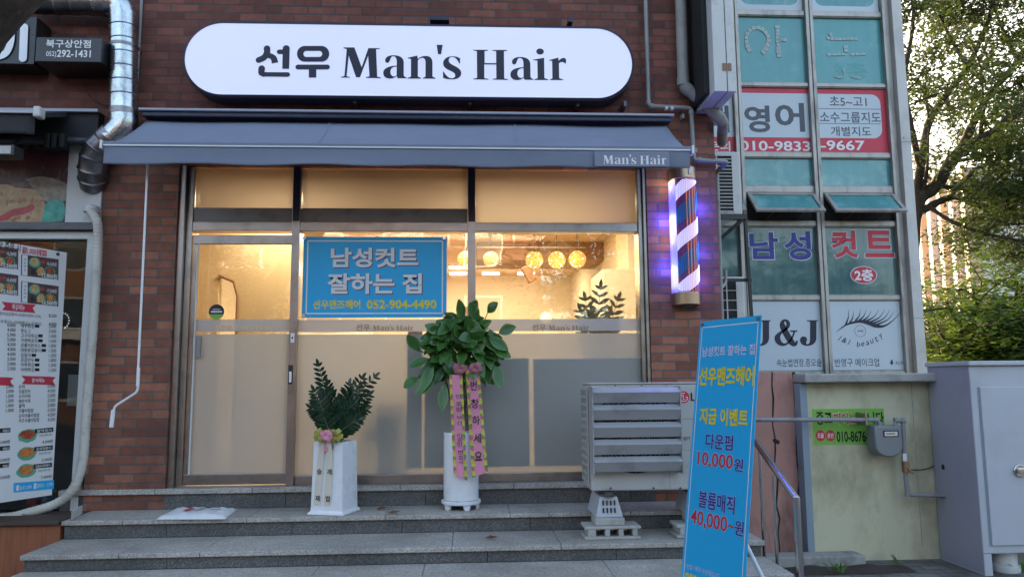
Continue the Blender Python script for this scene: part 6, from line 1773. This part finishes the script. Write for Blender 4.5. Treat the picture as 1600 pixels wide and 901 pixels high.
low_tree('shrub', 'dark green tree mass deep behind the bright layered tree', 1600, 11, [(1450, 480, 0), (1500, 500, .5), (1560, 480, .2), (1600, 460, .3), (1650, 480, 0), (1540, 530, 0), (1610, 540, 0)], 9000, .11, lm_dark, 8, .45, .8)

# far apartment blocks catching the low sun
m_apt = M('pale_apartment_paint', (.55, .53, .52), .7, 0, .05, .3)
m_apt2 = M('peach_sunlight_tone', (.55, .36, .24), .7, 0, .05, .3)  # orange of the low sunlight put into the colour of alternate piers
m_win = M('far_window_glass', (.06, .08, .10), .15, 0, .3, .3)
def apartment(label, u, Y, wdt, ht, ang, npier):
    c = HY(u, 520, Y); tdir = V((-math.sin(ang), math.cos(ang), 0)); nd = V((-math.cos(ang), -math.sin(ang), 0))
    t = thing('apartment_block', label, 'building', (c.x, c.y, 0), 'far apartment blocks')
    def P3(s, o, z): return V((c.x, c.y, 0)) + tdir * s + nd * o + V((0, 0, z))
    def bxx(g, s0, s1, o0, o1, z0, z1):
        g.add([P3(s, o, z) for z in (z0, z1) for (s, o) in ((s0, o0), (s1, o0), (s1, o1), (s0, o1))], [(0, 3, 2, 1), (4, 5, 6, 7), (0, 1, 5, 4), (1, 2, 6, 5), (2, 3, 7, 6), (3, 0, 4, 7)])
    g = MB(); bxx(g, 0, wdt, -5, 0, 0, ht); obj('wall', g, m_apt, t)
    w = wdt / npier
    for i in range(npier):
        g = MB(); bxx(g, i * w + w * .05, i * w + w * .34, .01, 1.1, 0, ht - .3); obj('pier', g, m_apt2 if i % 2 == 0 else m_apt, t)
        g = MB()
        for f in range(int(ht / 2.8)):
            bxx(g, i * w + w * .42, i * w + w * .92, .01, .06, f * 2.8 + 1.0, f * 2.8 + 2.4)
        obj('window', g, m_win, t)
        g = MB()
        for f in range(int(ht / 2.8)):
            bxx(g, i * w + w * .36, i * w + w * .98, .07, .55, f * 2.8 - .15, f * 2.8 + .75)
        obj('balcony', g, m_apt, t)
apartment('far pale apartment block with sunlit orange piers, behind the layered tree', 1545, 60, 26, 21, R(-13), 9)
apartment('farther pale apartment block just right of the office column', 1475, 95, 30, 27, R(-15), 8)

# street tree whose leaning limb crosses the upper left corner, its crown above the street
barkn = bark_mat('near_bark', (.022, .018, .015), (.085, .065, .05), 9, (.45, .13, .05))
E0, E1 = HY(0, 90, -3.0), HY(74, 0, -3.0)
dr = (E1 - E0).normalized(); pr = V((-dr.z, 0, dr.x)); 
if pr.x > 0: pr = -pr
rL = .17
A0 = E0 + pr * rL; A1 = E1 + pr * rL
F0 = A0 - dr * (A0.z / dr.z); LL_ = (A1 - F0).length
limbs = [([F0 + dr * LL_ * k_ / 5 for k_ in range(6)] + [A1 + dr * .8, A1 + dr * 1.8 + V((0, -.6, .2)), A1 + dr * 3 + V((0, -1.8, .6))], rL, .10),
         ([A1 + dr * 1.4, A1 + dr * 2 + V((-.8, -1.2, .8)), A1 + dr * 2.5 + V((-1.8, -2.2, 1.8))], .08, .03),
         ([A1 + dr * 2.2 + V((0, -1, .3)), A1 + dr * 3 + V((1.2, -2.2, .8)), A1 + dr * 3.4 + V((2.6, -3.2, 1.2))], .08, .03)]
tree('near_street_tree', 'rough barked tree trunk leaning across the upper left corner of the photo', limbs, 7000, .06, lm_back, barkn, 21, twigs=7, start=.72)
# across the street, seen only as reflections in the shop glass
for (bx_, by_, sd_, lb) in ((3.4, -13.5, 31, 'roadside tree across the street, reflected in the right shop pane'), (-7.5, -16, 32, 'roadside tree across the street, reflected faintly in the shop door'), (11.0, -13.5, 33, 'roadside tree across the street, reflected in the office windows')):
    b = V((bx_, by_, 0)); rn = random.Random(sd_)
    limbs = [([b, b + V((.1, 0, 1.5)), b + V((0, .1, 2.8))], .18, .13)]
    for k in range(7):
        a = k * .9 + rn.random(); r = rn.uniform(1.4, 3.0); limbs.append(([b + V((0, 0, 2.6)), b + V((math.cos(a) * r * .5, math.sin(a) * r * .5, 3.4 + rn.random())), b + V((math.cos(a) * r, math.sin(a) * r, rn.uniform(4.0, 6.8)))], .07, .02))
    tree('street_tree', lb, limbs, 14000, .10, lm_dark, bark, sd_, twig_len=(.6, 1.5), twigs=9, start=.4)
op = thing('opposite_building', 'brown brick building across the street, seen only reflected in the glass', 'building', (-6, -27, 0))
g = MB(); g.box(-26, 3, -36, -26, 0, 8.5); obj('wall', g, MT['brick_far'], op)
for i in range(8):
    for j in range(3):
        x = -24 + i * 3.4; z = .9 + j * 2.7; g = MB(); g.box(x, x + 1.7, -26.0, -25.95, z, z + 1.5); f = obj('window', g, MT['white'], op); g = MB(); g.box(x + .1, x + 1.6, -25.948, -25.93, z + .1, z + 1.4); obj('pane', g, m_win, f)
g = MB(); g.box(-20, -4, -25.9, -25.7, 3.15, 3.55); obj('fascia', g, MT['white'], op)

# ================================================================== POTS AND SMALL THINGS ON THE STEPS
# white square planter with ribbons
pc0 = HY(523, 806, -.31); a = R(18)
Xs = V((math.cos(a), -math.sin(a), 0)); Ys = V((math.sin(a), math.cos(a), 0))
cxp, cyp = HY(522, 760, -.30).x, -.27
pt = thing('square_planter', 'tall white square planter with cream ribbons holding a dark zamioculcas', 'planter', (cxp, cyp, Z1))
def sq(w, z): return [V((cxp, cyp, z)) + Xs * i * w + Ys * j * w for (i, j) in ((-1, -1), (1, -1), (1, 1), (-1, 1))]
zt2 = HY(523, 690, -.40).z
g = MB()
rings = [(.147, Z1 + .001), (.147, Z1 + .012), (.129, Z1 + .03), (.119, zt2), (.108, zt2), (.108, zt2 - .05)]
vs = sum([sq(w, z) for (w, z) in rings], []); fs = [(0, 3, 2, 1)]
for r in range(len(rings) - 1):
    for i in range(4): fs.append((r * 4 + i, r * 4 + (i + 1) % 4, r * 4 + 4 + (i + 1) % 4, r * 4 + 4 + i))
fs.append(tuple(range(20, 24))); g.add(vs, fs); obj('pot', g, MT['white_gloss'], pt, bevel=.006)
g = MB(); g.face(sq(.1075, zt2 - .04)); obj('potting_soil', g, MT['soil'], pt)
pfz = Plane(V((cxp, cyp, 0)) - Ys * (.1293 + .020 * (Z1 + .03)), Xs, V((0, 0, 1)) + Ys * .020)
H1 = zt2 - Z1
for k, (a0, chars) in enumerate(((-.052, '이승재'), (.030, '축개업'))):
    g = MB()
    def rb(u, v, a0=a0, k=k):
        z = zt2 - .0 - (H1 - .075 - .0 * k) * v + .03 * (1 - v) * 0; w = .058
        return pfz.at(a0 - .02 * v + (u - .5) * w * (1 - .25 * (1 - v) ** 4) + (.012 * (1 - v) ** 3 * (1 if k == 0 else -1)), z, .006 + .004 * math.sin(u * 3.14) + .006 * (1 - v) ** 6 * 4 - .002)
    g.grid(rb, 6, 16); rbn = obj('ribbon_tail', g, MT['cream_satin'], pt, smooth=60, fixn=False)
    for i, s in enumerate(chars):
        v = (.06, .46, .885)[i]; text(s, pfz, a0 - .02 * v + .004, zt2 - (H1 - .075) * v - .006, None, .042, MT['ink_black'], rbn, .02, .0145)
def bow(par, c, r, mats, seed, n=10, facing=V((0, -1, 0)), w=.03):
    rn = random.Random(seed)
    X_ = facing.cross(V((0, 0, 1))).normalized() * -1
    for k in range(n):
        t = 2 * math.pi * k / n + rn.uniform(-.2, .2); d = X_ * math.cos(t) + V((0, 0, 1)) * math.sin(t) * .8
        rr = r * rn.uniform(.75, 1.05); side = d.cross(facing).normalized() * w / 2
        g = MB()
        def lp(u, v): 
            an = 2 * math.pi * v; q = V(c) + d * rr * (1 - math.cos(an)) / 2 + facing * (.022 + rr * .32 * math.sin(an) * (1 if k % 2 else .6)); return q + side * (u - .5) * 2
        g.grid(lp, 1, 14); obj('bow_loop', g, mats[k % len(mats)], par, smooth=60, fixn=False)
cb_ = pfz.at(.02, zt2 + .05, .02)
fc_ = -Ys
bow(pt, cb_ - V((.045, 0, 0)), .075, [MT['gold_satin']], 2, 7, fc_, .035); bow(pt, cb_ + V((.05, .0, 0)), .075, [MT['gold_satin']], 3, 7, fc_, .035); bow(pt, cb_ + fc_ * .02, .06, [MT['pink']], 4, 8, fc_, .035)
g = MB(); g.grid(lambda u, v: pfz.at(-.006 + (u - .5) * .03, zt2 + .0 - .07 * v, .022), 2, 6); obj('pink_tail', g, MT['pink'], pt, fixn=False)
rn = random.Random(8)
zz = thing('zamioculcas_plant', 'dark green zamioculcas with upright feathered stems in the white square planter', 'plant', (cxp, cyp, zt2 - .04))
tips = [HY(u, v, cyp + dy) for (u, v, dy) in ((498, 572, -.05), (584, 590, .0), (492, 612, -.08), (545, 602, .05), (565, 592, -.03), (530, 625, -.1), (488, 638, .0), (575, 618, .08), (512, 600, .06), (552, 630, -.1), (570, 640, .03), (505, 650, -.1), (540, 648, -.08), (520, 655, .1), (560, 655, -.1), (495, 630, .1))]
zz_stems(zz, (cxp, cyp, zt2 - .04), tips, MT['zz_leaf'], rn, .085, .034, .06)

# rubber plant in a round white pot
rc = HY(720.5, 740, -.2); rx, ry = rc.x, -.19
rp = thing('round_planter', 'tall white cylindrical planter on a low white footed stand', 'planter', (rx, ry, Z1))
zt3, zb5 = HY(720, 676, -.33).z, HY(720, 783, -.33).z
rr_ = (HY(748.5, 720, -.22).x - HY(693.5, 720, -.22).x) / 2
g = MB(); g.lathe([(rr_ * .98, zb5), (rr_, zb5 + .02), (rr_, zt3 - .01), (rr_ - .004, zt3), (rr_ - .012, zt3), (rr_ - .014, zt3 - .04), (.001, zt3 - .045)], (rx, ry, 0), 40); obj('pot', g, MT['white_gloss'], rp, smooth=35)
g = MB(); g.lathe([(.001, zt3 - .035), (rr_ - .016, zt3 - .035)], (rx, ry, 0), 24); obj('potting_soil', g, MT['soil'], rp)
g = MB(); g.lathe([(rr_ * 1.02, zb5 - .034), (rr_ * 1.12, zb5 - .028), (rr_ * 1.13, zb5 - .008), (rr_ * 1.10, zb5 - .004), (.001, zb5 - .004)], (rx, ry, 0), 40); g.lathe([(.001, zb5 - .034), (rr_ * 1.02, zb5 - .034)], (rx, ry, 0), 40); obj('stand_plate', g, MT['white_gloss'], rp, smooth=35)
for k in range(5):
    an = R(-90 + 72 * k + 20); c = V((rx, ry, 0)) + V((math.cos(an), math.sin(an), 0)) * rr_ * .92; tn = V((-math.sin(an), math.cos(an), 0))
    g = MB(); zh = zb5 - .035; g.add([c + tn * a * w + V((math.cos(an), math.sin(an), 0)) * b * .014 + V((0, 0, z)) for (z, w) in ((Z1 + .001, .018), (zh, .03)) for (a, b) in ((-1, -1), (1, -1), (1, 1), (-1, 1))], [(0, 3, 2, 1), (4, 5, 6, 7), (0, 1, 5, 4), (1, 2, 6, 5), (2, 3, 7, 6), (3, 0, 4, 7)]); obj('foot', g, MT['white_gloss'], rp, bevel=.003)
tg = thing('rubber_plant', 'leafy rubber plant with glossy pale edged leaves and pink ribbons before the shop window', 'plant', (rx, ry, zt3 - .035))
rn = random.Random(17)
stm = MB(); lf = MB()
cc = HY(722, 548, ry)
for k in range(7):
    an = rn.uniform(0, 6.28); e = V((rx + math.cos(an) * rn.uniform(.03, .2), ry + math.sin(an) * rn.uniform(.03, .12), rn.uniform(cc.z - .08, cc.z + .30)))
    b = V((rx + rn.uniform(-.04, .04), ry + rn.uniform(-.04, .04), zt3 - .04)); m_ = b.lerp(e, .5) + V((rn.uniform(-.03, .03), rn.uniform(-.03, .03), .05))
    pts = [b * (1 - t)**2 + m_ * 2 * t * (1 - t) + e * t * t for t in [i / 10 for i in range(11)]]
    stm.tube(pts, [.011 - .006 * i / 10 for i in range(11)], 7)
for k in range(230):
    th = rn.uniform(0, 2 * math.pi); ph = math.acos(rn.uniform(-.8, 1))
    d = V((math.sin(ph) * math.cos(th), math.sin(ph) * math.sin(th), math.cos(ph)))
    if d.y > .6: continue
    rad = rn.uniform(.25, 1.0) ** .5
    c = V((cc.x + d.x * .29 * rad, ry - .02 + d.y * .15 * rad, cc.z + .015 + d.z * .27 * rad))
    dd = V((d.x * .8 + rn.gauss(0, .35), d.y * .3 - .2 + rn.gauss(0, .25), d.z * .5 - .25 + rn.gauss(0, .4))).normalized()
    if c.y + dd.y * .16 > -.0: dd.y = -abs(dd.y) * .3
    nrm = V((d.x * .5 + rn.gauss(0, .3), -1.0, .55 + rn.gauss(0, .3)))
    edge = 1 if rn.random() < .4 else 0
    L_ = rn.uniform(.14, .205)
    add_leaf(lf, c - dd * L_ * .4, dd, nrm, L_, L_ * rn.uniform(.52, .62), rn.uniform(.02, .3), rn.uniform(.04, .18), (0, edge), 8, 8, .05, rn.uniform(0, 6))
for (u, v, du, dv) in ((668, 560, -22, 8), (676, 570, -14, 30), (655, 548, -14, -22), (765, 528, 22, 12), (772, 545, 20, 8), (735, 492, 8, -20), (762, 488, 12, -14), (745, 500, -8, -24), (676, 596, -20, 12), (694, 600, -2, 30), (774, 572, 8, 24), (722, 500, -4, -28), (690, 520, -20, -12), (700, 528, -22, 4), (780, 520, 20, -10), (652, 590, -16, 10)):
    p = HY(u, v, ry - .10); q = HY(u + du, v + dv, ry - .14)
    add_leaf(lf, p, q - p, (rn.gauss(0, .3), -1, .5), (q - p).length * 1.3, .10, .1, .12, (0, 1), 8, 8, .05, rn.uniform(0, 6))
    stm.tube([(cc.x + (p.x - cc.x) * .3, ry, cc.z - .05), V((p.x, p.y + .03, p.z)), p], .004, 5, caps=False)
obj('stems', stm, MT['stem'], tg, smooth=60)
obj('foliage', lf, [MT['rubber_leaf'], MT['rubber_edge']], tg, smooth=70, fixn=False)
m_rb, nt, b_ = new_mat('striped_ribbon_edge')
v_ = coords(nt); wv = N(nt, 'ShaderNodeSeparateXYZ'); nt.links.new(v_, wv.inputs[0])
ad_ = N(nt, 'ShaderNodeMath', operation='MULTIPLY_ADD'); ad_.inputs[1].default_value = 13; nt.links.new(wv.outputs[2], ad_.inputs[0]); nt.links.new(noise(nt, v_, 45, 2), ad_.inputs[2])
fr_ = N(nt, 'ShaderNodeMath', operation='FRACT'); nt.links.new(ad_.outputs[0], fr_.inputs[0])
rp_ = N(nt, 'ShaderNodeValToRGB'); rp_.color_ramp.interpolation = 'CONSTANT'
for i, (p_, c_) in enumerate(((0, (.55, .48, .04)), (.3, (.60, .10, .28)), (.55, (.10, .30, .05)), (.78, (.66, .55, .10)))):
    e_ = rp_.color_ramp.elements[i] if i < 2 else rp_.color_ramp.elements.new(p_)
    e_.position = p_; e_.color = (*c_, 1)
nt.links.new(fr_.outputs[0], rp_.inputs[0]); nt.links.new(rp_.outputs[0], b_.inputs['Base Color']); b_.inputs['Roughness'].default_value = .5
yr = -.36
def long_ribbon(top, bot_l, bot_r, wpx, chars, small):
    """pink satin tail from the bow; photo points on a slightly curving plane"""
    prr = wallplane(yr)
    for nm, f0, f1, mat, h in (('ribbon_tail', 0, 1, MT['pink'], 0), ('ribbon_edge', -.02, .2, m_rb, .0015), ('ribbon_edge', .8, 1.02, m_rb, .0015)):
        g = MB()
        def fn(u, v):
            uu = f0 + (f1 - f0) * u
            a_ = V(top) + V((wpx * (uu - .5), 0)); b_2 = V(bot_l).lerp(V(bot_r), uu)
            p = a_.lerp(b_2, v); q = prr.hit(p.x, p.y)
            return prr.at(q[0], q[1], h + .012 * math.sin(v * 5 + wpx * .1) + .02 * math.sin(uu * 3.1) * v)
        g.grid(fn, 6, 24); o = obj(nm, g, mat, tg, smooth=60, fixn=False)
        if nm == 'ribbon_tail': base = o
    pr2 = wallplane(yr - .034)
    for (s, u, v, w, h) in chars: ptext(s, pr2, u - w / 2, v - h / 2, u + w / 2, v + h / 2, MT['ink_black'], base, off=.02 if h > 8 else .006, lift=.0)
long_ribbon((712, 585), (709, 740), (730, 750), 20, [('인', 716, 619, 8, 7), ('포', 717, 630.5, 10, 6), ('럼', 717, 639, 9, 7), ('부', 717.5, 652, 9, 6), ('산', 718, 660, 9, 7), ('이', 718, 680, 8, 7), ('중', 718.5, 687, 8, 7), ('만', 718.5, 694, 8, 7), ('변', 719.5, 706, 8, 7), ('호', 720, 714, 8, 6.5), ('사', 720.5, 721.5, 8, 6.5)], True)
long_ribbon((738, 575), (738, 745), (762, 736), 21, [('번', 740, 602, 10, 15), ('창', 742, 630, 12, 15), ('하', 744, 656, 12, 15), ('세', 746, 684, 12, 15), ('요', 747.5, 712, 12, 14)], False)
bc = HY(731, 575, -.36); bow(tg, bc - V((.06, 0, 0)), .06, [MT['pink_dark']], 12, 7, V((0, -1, 0)), .04); bow(tg, bc + V((.055, 0, 0)), .06, [MT['pink_dark']], 13, 7, V((0, -1, 0)), .04)

# envelope-like white bag
b0, b1, b2, b3 = HZ(244, 810.5, Z1 + .005), HZ(352, 810, Z1 + .005), HZ(370, 795, Z1 + .005), HZ(273, 796, Z1 + .005)
bg = thing('plastic_bag', 'flat folded white plastic bag with small print lying on the upper step', 'bag', (b0 + b2) / 2)
g = MB(); rn = random.Random(2)
def bagf(u, v, s):
    p = b0.lerp(b1, u).lerp(b3.lerp(b2, u), v); e = min(u, 1 - u, v, 1 - v); z = min(1, e * 7) ** .5 * .028 + (.004 * math.sin(u * 19 + v * 7) + .003 * math.sin(u * 41) + .003 * math.sin(v * 23 + u * 5)) * min(1, e * 9)
    return V((p.x, p.y, Z1 + .003 + z * s))
g.grid(lambda u, v: bagf(u, v, 1.0), 40, 14); obj('film', g, MT['bag'], bg, smooth=50, fixn=False)
pbg = Plane((b0 + b3) / 2 + V((0, 0, .034)), b1 - b0, (b3 - b0))
w_ = (b1 - b0).length; hb_ = (b3 - b0).length
g = MB(); sheet(g, pbg, [(w_ * .28, -hb_ * .1), (w_ * .36, -hb_ * .1), (w_ * .38, hb_ * .2), (w_ * .30, hb_ * .2)], 0); obj('red_print', g, MT['red_ink'], bg)
text('취급주의', pbg, w_ * .62, 0, w_ * .2, hb_ * .3, MT['ink_black'], bg, .01, 0) if False else None
g = MB()
for k in range(4): sheet(g, pbg, [(w_ * (.45 + .03 * k), -hb_ * .1), (w_ * (.46 + .03 * k), -hb_ * .1), (w_ * (.47 + .03 * k), hb_ * .25), (w_ * (.46 + .03 * k), hb_ * .25)], 0)
sheet(g, pbg, [(w_ * .66, hb_ * .0), (w_ * .8, hb_ * .04), (w_ * .8, hb_ * .1), (w_ * .66, hb_ * .06)], 0)
obj('dark_print', g, MT['ink'], bg)
# white block by the plinth
q0 = HZ(106, 812, Z1); q1 = HZ(128, 811.5, Z1)
g = MB(); x0, x1 = q0.x, HZ(146, 800, Z1).x - .01
g.obox(((x0 + x1) / 2, -.30, Z1 + .036), ((x1 - x0) / 2 - .01, .03, 0), (-.03, .12, 0), (0, 0, .034))
tag(obj('pale_brick', g, MT['white_dirty'], bevel=.008), 'single off white brick lying at the left end of the upper step', 'brick')
# dry leaves
for i, (u, v, z, lab) in enumerate(((597, 796.5, Z1, 'small dry brown leaf on the upper step right of the square planter'), (616, 803, Z1, 'dry brown leaf at the front edge of the upper step'), (768, 841, Z2, 'curled dry brown leaf on the middle step below the round planter'), (1150, 862, Z3, 'dry brown leaf low behind the blue banner'))):
    p = HZ(u, v, z); g = MB(); add_leaf(g, p + V((-.045, 0, .008)), (1, rn.uniform(-.4, .4), .02), (0, 0, 1), .09, .05, -.08, .5, (0, 0), 4, 5, .2, i)
    tag(obj('dry_leaf', g, MT['dry_leaf'], smooth=60, fixn=False), lab, 'leaf', 'dry leaves on the steps')
# weeds at the wall's foot
wm = leaf_mat('weed_blade', (.05, .13, .02), (.12, .25, .05), .3)
for k, (u, v) in enumerate(((1308, 893), (1232, 880), (1400, 880), (1595, 890))):
    p = HZ(u, v, .02); g = MB(); rn = random.Random(k + 50)
    for j in range(26 if k == 0 else 10):
        add_leaf(g, p + V((rn.gauss(0, .03), rn.gauss(0, .02), 0)), (rn.gauss(0, .5), rn.gauss(0, .4), 1), (rn.gauss(0, 1), -1, .2), rn.uniform(.05, .13), .012, .3, .2, (0, 0), 2, 4)
    tag(obj('weed', g, wm, smooth=60, fixn=False), ('small clump of bright green weeds at the footing left of the cabinet', 'sparse green weed beside the handrail post', 'few green grass blades at the foot of the cream wall', 'sparse grass blades beside the round cabinet foot')[k], 'weed', 'weeds along the wall foot')

bpy.data.objects.remove(_to); bpy.data.curves.remove(_tc); bpy.data.scenes.remove(_ts)
